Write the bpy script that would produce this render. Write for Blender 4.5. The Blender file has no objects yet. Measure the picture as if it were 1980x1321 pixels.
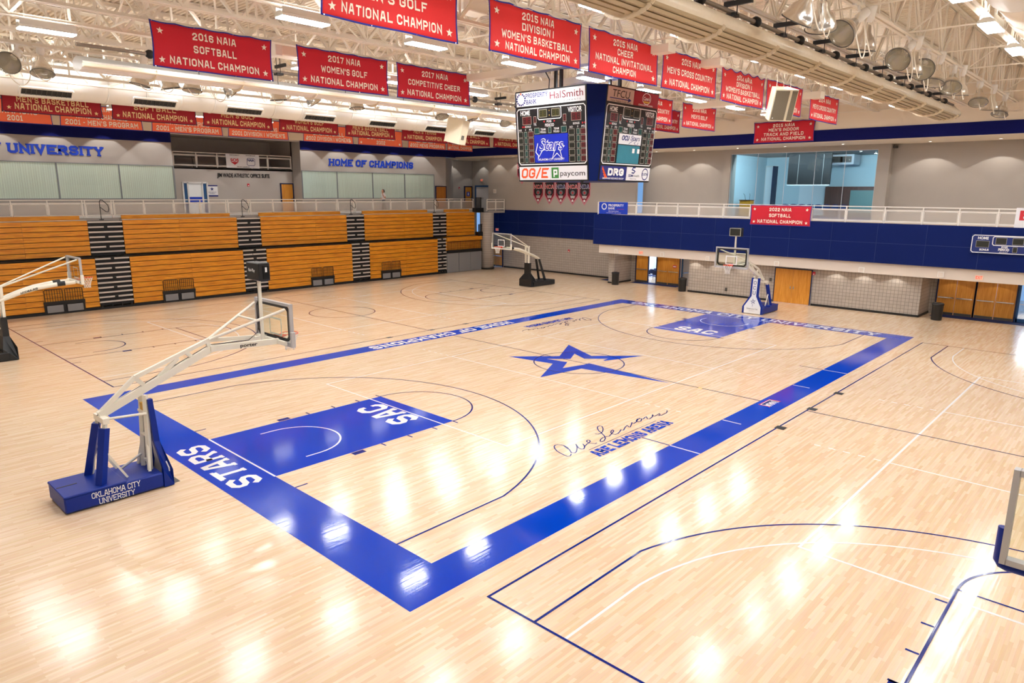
import bpy, math, random
from math import sin, cos, pi, radians, atan2, sqrt, hypot
from mathutils import Vector, Matrix
random.seed(7)
SC = bpy.context.scene
COL = SC.collection

# ------------------------------------------------------------------ camera
CAMP = Vector((-21.8626, -16.6612, 6.7592))
YAW, PITCH, ROLL, FPX = 0.750684, -0.212866, 0.0067763, 1335.17
_f = Vector((cos(PITCH)*cos(YAW), cos(PITCH)*sin(YAW), sin(PITCH)))
_r = _f.cross(Vector((0, 0, 1))).normalized()
_u = _r.cross(_f)
CR = cos(ROLL)*_r + sin(ROLL)*_u
CU = -sin(ROLL)*_r + cos(ROLL)*_u
CF = _f
cd = bpy.data.cameras.new('camera')
cd.sensor_width = 36.0
cd.lens = 36.0*FPX/1980.0
cd.clip_start, cd.clip_end = 0.1, 300
cam = bpy.data.objects.new('camera', cd)
COL.objects.link(cam)
cam.matrix_world = Matrix(((CR.x, CU.x, -CF.x, CAMP.x), (CR.y, CU.y, -CF.y, CAMP.y), (CR.z, CU.z, -CF.z, CAMP.z), (0, 0, 0, 1)))
SC.camera = cam

def ray(u, v):
    return CR*((u-990.0)/FPX) + CU*((660.5-v)/FPX) + CF
def at_x(u, v, x):
    d = ray(u, v); return CAMP + d*((x-CAMP.x)/d.x)
def at_y(u, v, y):
    d = ray(u, v); return CAMP + d*((y-CAMP.y)/d.y)
def at_z(u, v, z=0.0):
    d = ray(u, v); return CAMP + d*((z-CAMP.z)/d.z)

# ------------------------------------------------------------------ world, exposure
W = bpy.data.worlds.new('world'); SC.world = W
W.use_nodes = True
bg = W.node_tree.nodes['Background']
bg.inputs['Color'].default_value = (0.22, 0.42, 0.80, 1)
bg.inputs['Strength'].default_value = 1.0
SC.view_settings.view_transform = 'Standard'
SC.view_settings.look = 'None'
SC.view_settings.exposure = 0.0
SC.view_settings.gamma = 1.0
SC.view_settings.use_curve_mapping = False
LAMP_STRENGTH = 75.0          # the high-bay lamps (their emitting lens is built with each lamp)

# ------------------------------------------------------------------ materials
def lin(c):
    c = c/255.0
    return c/12.92 if c <= 0.04045 else ((c+0.055)/1.055)**2.4
def rgb(r, g, b):
    return (lin(r), lin(g), lin(b), 1.0)
MATS = {}
def mat(name, col, rough=0.5, metal=0.0, noise=0.0, nscale=6.0, spec=0.5, bump=0.0, bscale=40.0, coat=0.0, trans=0.0, alpha=1.0, emit=None, estr=0.0):
    m = bpy.data.materials.new(name); m.use_nodes = True
    nt = m.node_tree; b = nt.nodes['Principled BSDF']
    b.inputs['Base Color'].default_value = col
    b.inputs['Roughness'].default_value = rough
    b.inputs['Metallic'].default_value = metal
    b.inputs['Specular IOR Level'].default_value = spec
    if coat: b.inputs['Coat Weight'].default_value = coat; b.inputs['Coat Roughness'].default_value = 0.08
    if trans: b.inputs['Transmission Weight'].default_value = trans
    if alpha < 1: b.inputs['Alpha'].default_value = alpha
    if emit: b.inputs['Emission Color'].default_value = emit; b.inputs['Emission Strength'].default_value = estr
    if noise or bump:
        tc = nt.nodes.new('ShaderNodeTexCoord')
    if noise:
        n = nt.nodes.new('ShaderNodeTexNoise'); n.inputs['Scale'].default_value = nscale; n.inputs['Detail'].default_value = 4
        nt.links.new(tc.outputs['Object'], n.inputs['Vector'])
        mx = nt.nodes.new('ShaderNodeMix'); mx.data_type = 'RGBA'
        mx.inputs[6].default_value = tuple(max(0, c*(1-noise)) for c in col[:3])+(1,)
        mx.inputs[7].default_value = tuple(min(1, c*(1+noise)) for c in col[:3])+(1,)
        nt.links.new(n.outputs['Fac'], mx.inputs[0]); nt.links.new(mx.outputs[2], b.inputs['Base Color'])
    if bump:
        n2 = nt.nodes.new('ShaderNodeTexNoise'); n2.inputs['Scale'].default_value = bscale
        nt.links.new(tc.outputs['Object'], n2.inputs['Vector'])
        bp = nt.nodes.new('ShaderNodeBump'); bp.inputs['Strength'].default_value = bump; bp.inputs['Distance'].default_value = 0.02
        nt.links.new(n2.outputs['Fac'], bp.inputs['Height']); nt.links.new(bp.outputs['Normal'], b.inputs['Normal'])
    MATS[name] = m
    return m

def floor_finish(nt, b, rough=0.155, spec=0.5, tilt=0.0012):
    """Gym-floor lacquer: long narrow strips that are never quite level break up every reflection."""
    tc = nt.nodes.new('ShaderNodeTexCoord')
    mp = nt.nodes.new('ShaderNodeMapping'); mp.inputs['Scale'].default_value = (0.9, 17.5, 1)
    nt.links.new(tc.outputs['Object'], mp.inputs['Vector'])
    n = nt.nodes.new('ShaderNodeTexNoise'); n.inputs['Scale'].default_value = 1.0; n.inputs['Detail'].default_value = 1.5
    nt.links.new(mp.outputs['Vector'], n.inputs['Vector'])
    bp = nt.nodes.new('ShaderNodeBump'); bp.inputs['Strength'].default_value = 1.0; bp.inputs['Distance'].default_value = tilt
    nt.links.new(n.outputs['Fac'], bp.inputs['Height']); nt.links.new(bp.outputs['Normal'], b.inputs['Normal'])
    b.inputs['Roughness'].default_value = rough
    b.inputs['Specular IOR Level'].default_value = spec

def wood_floor():
    m = bpy.data.materials.new('maple_floor'); m.use_nodes = True
    nt = m.node_tree; b = nt.nodes['Principled BSDF']
    floor_finish(nt, b)
    tc = nt.nodes.new('ShaderNodeTexCoord')
    br = nt.nodes.new('ShaderNodeTexBrick'); br.offset = 0.37; br.offset_frequency = 2; br.squash_frequency = 3; br.squash = 0.7
    br.inputs['Scale'].default_value = 1.0
    br.inputs['Brick Width'].default_value = 0.86; br.inputs['Row Height'].default_value = 0.057
    br.inputs['Mortar Size'].default_value = 0.0008; br.inputs['Mortar Smooth'].default_value = 0.3
    br.inputs['Color1'].default_value = rgb(224, 189, 150); br.inputs['Color2'].default_value = rgb(237, 212, 181)
    br.inputs['Mortar'].default_value = rgb(214, 180, 140)
    nt.links.new(tc.outputs['Object'], br.inputs['Vector'])
    mp = nt.nodes.new('ShaderNodeMapping'); mp.inputs['Scale'].default_value = (2.2, 26, 1)
    nt.links.new(tc.outputs['Object'], mp.inputs['Vector'])
    n = nt.nodes.new('ShaderNodeTexNoise'); n.inputs['Scale'].default_value = 1.0; n.inputs['Detail'].default_value = 3
    nt.links.new(mp.outputs['Vector'], n.inputs['Vector'])
    mx = nt.nodes.new('ShaderNodeMix'); mx.data_type = 'RGBA'; mx.blend_type = 'OVERLAY'; mx.inputs[0].default_value = 0.16
    nt.links.new(br.outputs['Color'], mx.inputs[6]); nt.links.new(n.outputs['Color'], mx.inputs[7])
    hs = nt.nodes.new('ShaderNodeHueSaturation'); hs.inputs['Saturation'].default_value = 0.95
    nt.links.new(mx.outputs[2], hs.inputs['Color'])
    nt.links.new(hs.outputs['Color'], b.inputs['Base Color'])
    MATS['maple_floor'] = m
    return m
def floor_paint(name, col):
    m = bpy.data.materials.new(name); m.use_nodes = True
    b = m.node_tree.nodes['Principled BSDF']; b.inputs['Base Color'].default_value = col
    floor_finish(m.node_tree, b, 0.085, 0.28, 0.0007); MATS[name] = m
    return m
def block_wall(name, c1, c2, mortar, w, h, ax, ms=0.008, rough=0.45):
    """Stacked glazed block: joints both ways. ax 'x' for a wall whose face runs along Y, 'y' for one along X."""
    m = bpy.data.materials.new(name); m.use_nodes = True
    nt = m.node_tree; b = nt.nodes['Principled BSDF']; b.inputs['Roughness'].default_value = rough
    tc = nt.nodes.new('ShaderNodeTexCoord'); sp = nt.nodes.new('ShaderNodeSeparateXYZ'); cb = nt.nodes.new('ShaderNodeCombineXYZ')
    nt.links.new(tc.outputs['Object'], sp.inputs[0])
    if ax == 'xy':
        ad = nt.nodes.new('ShaderNodeMath'); ad.operation = 'ADD'
        nt.links.new(sp.outputs['X'], ad.inputs[0]); nt.links.new(sp.outputs['Y'], ad.inputs[1]); nt.links.new(ad.outputs[0], cb.inputs['X'])
    else:
        nt.links.new(sp.outputs['Y' if ax == 'x' else 'X'], cb.inputs['X'])
    nt.links.new(sp.outputs['Z'], cb.inputs['Y'])
    br = nt.nodes.new('ShaderNodeTexBrick'); br.offset = 0.0; br.squash = 1.0
    br.inputs['Scale'].default_value = 1.0; br.inputs['Brick Width'].default_value = w; br.inputs['Row Height'].default_value = h
    br.inputs['Mortar Size'].default_value = ms; br.inputs['Mortar Smooth'].default_value = 0.1
    br.inputs['Color1'].default_value = c1; br.inputs['Color2'].default_value = c2; br.inputs['Mortar'].default_value = mortar
    nt.links.new(cb.outputs[0], br.inputs['Vector']); nt.links.new(br.outputs['Color'], b.inputs['Base Color'])
    MATS[name] = m
    return m
def grain_wood(name, c1, c2, axis=(1.2, 30, 30), rough=0.35, mixscale=1.0):
    m = bpy.data.materials.new(name); m.use_nodes = True
    nt = m.node_tree; b = nt.nodes['Principled BSDF']; b.inputs['Roughness'].default_value = rough
    tc = nt.nodes.new('ShaderNodeTexCoord'); mp = nt.nodes.new('ShaderNodeMapping'); mp.inputs['Scale'].default_value = axis
    gi = nt.nodes.new('ShaderNodeObjectInfo'); ad = nt.nodes.new('ShaderNodeVectorMath'); ad.operation = 'ADD'
    ml = nt.nodes.new('ShaderNodeMath'); ml.operation = 'MULTIPLY'; ml.inputs[1].default_value = 40
    nt.links.new(gi.outputs['Random'], ml.inputs[0])
    nt.links.new(tc.outputs['Object'], ad.inputs[0]); nt.links.new(ml.outputs[0], ad.inputs[1])
    nt.links.new(ad.outputs[0], mp.inputs['Vector'])
    n = nt.nodes.new('ShaderNodeTexNoise'); n.inputs['Scale'].default_value = mixscale; n.inputs['Detail'].default_value = 5; n.inputs['Distortion'].default_value = 0.6
    nt.links.new(mp.outputs['Vector'], n.inputs['Vector'])
    cr = nt.nodes.new('ShaderNodeValToRGB'); cr.color_ramp.elements[0].position = 0.35; cr.color_ramp.elements[1].position = 0.65
    cr.color_ramp.elements[0].color = c1; cr.color_ramp.elements[1].color = c2
    nt.links.new(n.outputs['Fac'], cr.inputs['Fac']); nt.links.new(cr.outputs['Color'], b.inputs['Base Color'])
    MATS[name] = m
    return m
def glass_mat(name, tint=(0.9, 1, 0.95, 1), amt=0.12, rough=0.02):
    """Thin pane: mostly see-through, a little mirror."""
    m = bpy.data.materials.new(name); m.use_nodes = True
    nt = m.node_tree
    for n in list(nt.nodes): nt.nodes.remove(n)
    out = nt.nodes.new('ShaderNodeOutputMaterial'); tr = nt.nodes.new('ShaderNodeBsdfTransparent'); tr.inputs[0].default_value = tint
    gl = nt.nodes.new('ShaderNodeBsdfGlossy'); gl.inputs['Roughness'].default_value = rough
    fr = nt.nodes.new('ShaderNodeLayerWeight'); fr.inputs['Blend'].default_value = 0.5
    pw = nt.nodes.new('ShaderNodeMath'); pw.operation = 'POWER'; pw.inputs[1].default_value = 5.0
    nt.links.new(fr.outputs['Facing'], pw.inputs[0])
    ad = nt.nodes.new('ShaderNodeMath'); ad.operation = 'ADD'; ad.inputs[1].default_value = amt*0.3; ad.use_clamp = True
    nt.links.new(pw.outputs[0], ad.inputs[0])
    mx = nt.nodes.new('ShaderNodeMixShader')
    nt.links.new(ad.outputs[0], mx.inputs[0]); nt.links.new(tr.outputs[0], mx.inputs[1]); nt.links.new(gl.outputs[0], mx.inputs[2])
    nt.links.new(mx.outputs[0], out.inputs['Surface'])
    MATS[name] = m
    return m

M = MATS
wood_floor()
floor_paint('court_blue', rgb(0, 62, 186)); floor_paint('court_navy', rgb(10, 34, 120)); floor_paint('court_white', rgb(236, 236, 236)); floor_paint('court_red', rgb(190, 30, 60))
mat('mat_black', rgb(22, 22, 24), 0.6)
mat('carpet_blue', rgb(14, 36, 92), 0.95, bump=0.4, bscale=300)
mat('wall_grey', rgb(180, 172, 164), 0.75, noise=0.03, nscale=2)
mat('wall_cool', rgb(182, 176, 170), 0.75, noise=0.03, nscale=2)
mat('wall_cream', rgb(238, 222, 200), 0.75)
mat('wall_navy', rgb(10, 16, 88), 0.8, spec=0.2)
mat('pad_blue', rgb(0, 26, 92), 0.7, spec=0.2, noise=0.08, nscale=0.7)
mat('pad_seam', rgb(16, 44, 110), 0.6)
mat('fascia', rgb(226, 212, 198), 0.7)
block_wall('tile_far', rgb(184, 174, 164), rgb(176, 166, 156), rgb(122, 113, 106), 0.2, 0.2, 'xy', 0.009)
block_wall('tile_pale', rgb(190, 182, 174), rgb(182, 174, 166), rgb(126, 120, 114), 0.2, 0.2, 'xy', 0.008)
mat('baseboard_black', rgb(20, 18, 18), 0.5)
mat('deck', rgb(232, 216, 194), 0.6)
mat('steel_cream', rgb(242, 232, 216), 0.5)
mat('duct_white', rgb(246, 243, 238), 0.45)
mat('grille_black', rgb(24, 26, 30), 0.5)
mat('vinyl_cream', rgb(242, 230, 208), 0.25, bump=0.5, bscale=5)
mat('vinyl_mesh', rgb(182, 164, 132), 0.5)
mat('strap', rgb(240, 224, 196), 0.5)
mat('pipe_grey', rgb(150, 138, 126), 0.4, 0.3)
mat('black_metal', rgb(18, 18, 20), 0.45)
mat('black_plastic', rgb(24, 25, 27), 0.4)
mat('white_paint', rgb(240, 234, 226), 0.4)
mat('hoop_white', rgb(236, 230, 214), 0.35)
mat('hoop_grey', rgb(186, 185, 186), 0.4, 0.25)
mat('pad_royal', rgb(2, 40, 138), 0.42, spec=0.35)
mat('pad_black', rgb(24, 26, 28), 0.45)
mat('pad_grey', rgb(140, 140, 148), 0.5)
mat('rim_orange', rgb(226, 74, 40), 0.4)
mat('net', rgb(240, 236, 228), 0.8)
mat('chrome', rgb(200, 200, 202), 0.2, 1.0)
mat('reflector', rgb(236, 234, 230), 0.2, 1.0)
mat('lens_glass', rgb(150, 144, 120), 0.12, spec=0.8, alpha=0.5)
mat('cable_white', rgb(238, 226, 208), 0.5)
mat('cable_black', rgb(26, 24, 24), 0.5)
mat('lamp_housing', rgb(240, 238, 232), 0.4)
mat('lamp_lens', (1, 1, 1, 1), 0.4, emit=(0.94, 0.975, 1.0, 1), estr=LAMP_STRENGTH)
mat('lamp_ceiling_fill', (1, 1, 1, 1), 0.4, emit=(0.94, 0.975, 1.0, 1), estr=LAMP_STRENGTH*0.4)  # added upward glow that brightens the ceiling
mat('lamp_fill', (1, 1, 1, 1), 0.4, emit=(0.94, 0.975, 1.0, 1), estr=LAMP_STRENGTH*0.12)  # weak lens for the lamp row added behind the duct
mat('can_lens', (1, 1, 1, 1), 0.4, emit=(1, 0.93, 0.82, 1), estr=14)
grain_wood('bleacher_wood', rgb(204, 122, 16), rgb(240, 164, 40), (1.1, 14, 22), 0.34)
grain_wood('door_wood', rgb(206, 134, 40), rgb(226, 158, 62), (14, 14, 1.2), 0.35)
grain_wood('door_wood_dark', rgb(170, 98, 24), rgb(196, 122, 40), (14, 14, 1.2), 0.35)
grain_wood('cabinet_wood', rgb(92, 52, 44), rgb(112, 66, 56), (10, 10, 1), 0.4)
mat('step_black', rgb(11, 12, 16), 0.6)
mat('step_grey', rgb(206, 198, 192), 0.5)
mat('panel_grey', rgb(138, 138, 140), 0.5)
mat('banner_red', rgb(224, 38, 40), 0.7, noise=0.05, nscale=30)
mat('banner_scarlet', rgb(204, 18, 42), 0.7, noise=0.05, nscale=30)
mat('banner_crimson', rgb(160, 14, 34), 0.7)
mat('banner_orange', rgb(255, 118, 78), 0.7)
mat('banner_edge', rgb(22, 44, 150), 0.7)
mat('banner_edge_dark', rgb(26, 24, 60), 0.7)
mat('letter_cream', rgb(250, 240, 222), 0.7)
mat('letter_gold', rgb(236, 208, 150), 0.7)
mat('letter_white', rgb(246, 246, 246), 0.6)
mat('letter_blue', rgb(10, 64, 200), 0.5)
mat('letter_black', rgb(30, 28, 28), 0.6)
mat('letter_navy', rgb(26, 36, 118), 0.6)
mat('letter_red', rgb(206, 40, 52), 0.6)
mat('letter_orange', rgb(240, 90, 36), 0.6)
mat('letter_grey', rgb(120, 120, 126), 0.6)
mat('board_black', rgb(22, 22, 24), 0.4)
mat('board_blue', rgb(16, 40, 112), 0.4)
mat('logo_blue', rgb(16, 44, 190), 0.4)
mat('logo_green', rgb(60, 130, 60), 0.5)
mat('logo_teal', rgb(46, 128, 148), 0.5, noise=0.12, nscale=4)
mat('logo_crimson', rgb(160, 26, 44), 0.5)
mat('logo_tan', rgb(206, 184, 172), 0.3)
mat('logo_gold', rgb(220, 172, 70), 0.5)
mat('digit_red', rgb(106, 24, 34), 0.3)
mat('digit_green', rgb(22, 92, 88), 0.3)
mat('digit_olive', rgb(74, 70, 34), 0.3)
mat('digit_dark', rgb(38, 40, 34), 0.3)
mat('outline_grey', rgb(186, 182, 168), 0.5)
mat('sign_white', rgb(236, 236, 240), 0.5)
mat('sign_blue', rgb(10, 60, 190), 0.4)
mat('exit_red', rgb(250, 90, 70), 0.4, emit=rgb(255, 80, 50), estr=0.5)
mat('exit_plate', rgb(245, 214, 190), 0.4)
mat('blind', rgb(232, 244, 234), 0.6)
mat('mullion', rgb(132, 138, 142), 0.5)
mat('frame_navy', rgb(18, 30, 74), 0.5)
mat('frame_blue', rgb(34, 86, 140), 0.5)
mat('frame_white', rgb(230, 228, 226), 0.5)
mat('door_white', rgb(226, 224, 226), 0.5)
mat('cyan_wall', rgb(206, 226, 232), 0.7)
mat('dark_screen', rgb(12, 13, 16), 0.5, spec=0.25)
mat('screen_white', rgb(240, 244, 246), 0.6)
mat('green_board', rgb(120, 150, 146), 0.3)
mat('chair_blue', rgb(20, 52, 110), 0.6)
mat('speaker_cream', rgb(246, 236, 208), 0.4)
mat('speaker_grille', rgb(128, 118, 100), 0.7, bump=0.4, bscale=200)
mat('skin', rgb(206, 150, 124), 0.55)
mat('hair', rgb(52, 34, 26), 0.6)
mat('shirt', rgb(236, 226, 228), 0.7)
mat('trousers', rgb(108, 104, 106), 0.7)
mat('shoe', rgb(40, 36, 40), 0.6)
mat('rail_mesh', rgb(206, 196, 186), 0.5, alpha=0.42)
mat('pennant_black', rgb(30, 24, 34), 0.6)
mat('pennant_maroon', rgb(136, 26, 48), 0.6)
mat('pennant_pink', rgb(206, 132, 146), 0.6)
mat('vent_metal', rgb(90, 88, 86), 0.5, 0.6)
mat('stone_light', rgb(214, 214, 220), 0.7)
glass_mat('pane_glass', (0.98, 1.0, 0.99, 1), 0.10)
glass_mat('board_glass', (0.95, 0.97, 0.93, 1), 0.06)
glass_mat('room_glass', (0.82, 0.95, 1.0, 1), 0.10)

# ------------------------------------------------------------------ mesh helpers
class MB:
    def __init__(s): s.v = []; s.f = []; s.sm = []
    def add(s, vs, fs, smooth=False):
        n = len(s.v); s.v += [tuple(p) for p in vs]
        for f in fs: s.f.append(tuple(i+n for i in f)); s.sm.append(smooth)
        return s
    def box(s, x0, x1, y0, y1, z0, z1):
        vs = [(x, y, z) for z in (z0, z1) for y in (y0, y1) for x in (x0, x1)]
        return s.add(vs, [(0, 2, 3, 1), (4, 5, 7, 6), (0, 1, 5, 4), (2, 6, 7, 3), (0, 4, 6, 2), (1, 3, 7, 5)])
    def cbox(s, x, y, z, a, b, c):
        return s.box(x-a/2, x+a/2, y-b/2, y+b/2, z-c/2, z+c/2)
    def bevbox(s, x0, x1, y0, y1, z0, z1, r=0.02):
        """box with chamfered edges"""
        X = (x0, x0+r, x1-r, x1); Y = (y0, y0+r, y1-r, y1); Z = (z0, z0+r, z1-r, z1)
        pts = {}
        vs = []
        def P(i, j, k):
            key = (i, j, k)
            if key not in pts: pts[key] = len(vs); vs.append((X[i], Y[j], Z[k]))
            return pts[key]
        fs = []
        a, b = (1, 2)
        fs += [(P(1,1,0), P(1,2,0), P(2,2,0), P(2,1,0)), (P(1,1,3), P(2,1,3), P(2,2,3), P(1,2,3)),
               (P(1,0,1), P(2,0,1), P(2,0,2), P(1,0,2)), (P(1,3,1), P(1,3,2), P(2,3,2), P(2,3,1)),
               (P(0,1,1), P(0,1,2), P(0,2,2), P(0,2,1)), (P(3,1,1), P(3,2,1), P(3,2,2), P(3,1,2))]
        for k, kk in ((0, 1), (3, 2)):
            fs += [(P(1,1,k), P(2,1,k), P(2,0,kk), P(1,0,kk)), (P(1,2,k), P(1,3,kk), P(2,3,kk), P(2,2,k)),
                   (P(1,1,k), P(1,2,k), P(0,2,kk), P(0,1,kk)), (P(2,1,k), P(3,1,kk), P(3,2,kk), P(2,2,k))]
        for i, ii in ((0, 1), (3, 2)):
            for j, jj in ((0, 1), (3, 2)):
                fs += [(P(ii,j,1), P(ii,j,2), P(i,jj,2), P(i,jj,1))]
                for k, kk in ((0, 1), (3, 2)): fs += [(P(ii,jj,k), P(ii,j,kk), P(i,jj,kk))]
        return s.add(vs, fs)
    def bar(s, p, q, w, h=None, up=(0, 0, 1)):
        h = w if h is None else h
        p = Vector(p); q = Vector(q); d = (q-p)
        if d.length < 1e-9: return s
        d.normalize(); up = Vector(up)
        a = d.cross(up)
        if a.length < 1e-4: a = d.cross(Vector((1, 0, 0)))
        a.normalize(); b = a.cross(d)
        vs = []
        for c in (p, q):
            for i, j in ((-1, -1), (1, -1), (1, 1), (-1, 1)): vs.append(c + a*(i*w/2) + b*(j*h/2))
        return s.add(vs, [(3, 2, 1, 0), (4, 5, 6, 7), (0, 1, 5, 4), (1, 2, 6, 5), (2, 3, 7, 6), (3, 0, 4, 7)])
    def tube(s, pts, r, n=8, cap=True, closed=False):
        pts = [Vector(p) for p in pts]; N = len(pts)
        rs = r if isinstance(r, (list, tuple)) else [r]*N
        prev = None; vs = []
        for i, p in enumerate(pts):
            if closed: t = pts[(i+1) % N]-pts[i-1]
            else: t = pts[min(i+1, N-1)]-pts[max(i-1, 0)]
            if t.length < 1e-9: t = Vector((0, 0, 1))
            t.normalize()
            if prev is None:
                a = t.cross(Vector((0, 0, 1)))
                if a.length < 1e-3: a = t.cross(Vector((1, 0, 0)))
            else:
                a = prev - t*prev.dot(t)
                if a.length < 1e-6: a = t.cross(Vector((0, 0, 1)))
            a.normalize(); prev = a; b = t.cross(a)
            for k in range(n):
                th = 2*pi*k/n; vs.append(p + (a*cos(th)+b*sin(th))*rs[i])
        fs = []
        for i in range(N if closed else N-1):
            j = (i+1) % N
            for k in range(n):
                kk = (k+1) % n; fs.append((i*n+k, i*n+kk, j*n+kk, j*n+k))
        s.add(vs, fs, True)
        if cap and not closed:
            s.add(vs[:n], [tuple(range(n))[::-1]]); s.add(vs[-n:], [tuple(range(n))])
        return s
    def lathe(s, prof, o=(0, 0, 0), axis=(0, 0, 1), n=20, smooth=True):
        """prof: list of (radius, distance along axis)"""
        o = Vector(o); d = Vector(axis).normalized()
        a = d.cross(Vector((0, 0, 1)))
        if a.length < 1e-3: a = Vector((1, 0, 0))
        a.normalize(); b = d.cross(a)
        vs = []
        for r, h in prof:
            for k in range(n):
                th = 2*pi*k/n; vs.append(o + d*h + (a*cos(th)+b*sin(th))*r)
        fs = []
        for i in range(len(prof)-1):
            for k in range(n):
                kk = (k+1) % n; fs.append((i*n+k, i*n+kk, (i+1)*n+kk, (i+1)*n+k))
        return s.add(vs, fs, smooth)
    def prism(s, poly, f0, f1):
        """poly: 2D points; f0/f1 map (a,b)->3D for the two ends"""
        n = len(poly)
        vs = [f0(*p) for p in poly] + [f1(*p) for p in poly]
        fs = [tuple(range(n))[::-1], tuple(range(n, 2*n))]
        for i in range(n):
            j = (i+1) % n; fs.append((i, j, n+j, n+i))
        return s.add(vs, fs)
    def quad(s, a, b, c, d): return s.add([a, b, c, d], [(0, 1, 2, 3)])
    def poly(s, pts): return s.add(pts, [tuple(range(len(pts)))])
    def disc(s, c, nrm, r, n=20, r2=None):
        c = Vector(c); d = Vector(nrm).normalized()
        a = d.cross(Vector((0, 0, 1)))
        if a.length < 1e-3: a = Vector((1, 0, 0))
        a.normalize(); b = d.cross(a); r2 = r if r2 is None else r2
        return s.poly([c + a*cos(2*pi*k/n)*r + b*sin(2*pi*k/n)*r2 for k in range(n)])
    def mapped(s, fn):
        s.v = [tuple(fn(*p)) for p in s.v]; return s
    def merge(s, o):
        n = len(s.v); s.v += o.v; s.f += [tuple(i+n for i in f) for f in o.f]; s.sm += o.sm; return s
    def build(s, name, m, parent=None, world=False):
        me = bpy.data.meshes.new(name)
        vs = s.v
        if parent is not None and world:
            # vertices are given in world space: bring them into the parent chain's space
            inv = world_matrix(parent).inverted()
            vs = [tuple(inv @ Vector(p)) for p in vs]
        me.from_pydata(vs, [], s.f)
        me.polygons.foreach_set('use_smooth', s.sm)
        me.materials.append(M[m] if isinstance(m, str) else m)
        me.update()
        o = bpy.data.objects.new(name, me); COL.objects.link(o)
        if parent is not None: o.parent = parent
        return o

def world_matrix(o):
    m = o.matrix_basis.copy()
    while o.parent is not None:
        o = o.parent; m = o.matrix_basis @ m
    return m
def thing(name, label, cat, loc=(0, 0, 0), rotz=0.0, group=None):
    o = bpy.data.objects.new(name, None); COL.objects.link(o)
    o.location = loc; o.rotation_euler = (0, 0, rotz); o.empty_display_size = 0.2
    return tag(o, label, cat, group)
def tag(o, label, cat, group=None):
    o['label'] = label; o['category'] = cat
    if group: o['group'] = group
    return o
def struct(name, mb, m, parent=None):
    o = mb.build(name, m, parent, world=parent is not None)
    if parent is None: o['kind'] = 'structure'
    return o
def kids(o): return [c for c in bpy.data.objects if c.parent == o]
def dup(root, loc, rotz, label=None, group=None):
    r = root.copy(); COL.objects.link(r); r.location = loc; r.rotation_euler = (0, 0, rotz)
    if label: r['label'] = label
    if group: r['group'] = group
    def rec(src, dst):
        for ch in kids(src):
            c = ch.copy(); COL.objects.link(c); c.parent = dst; rec(ch, c)
    rec(root, r)
    return r

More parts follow.
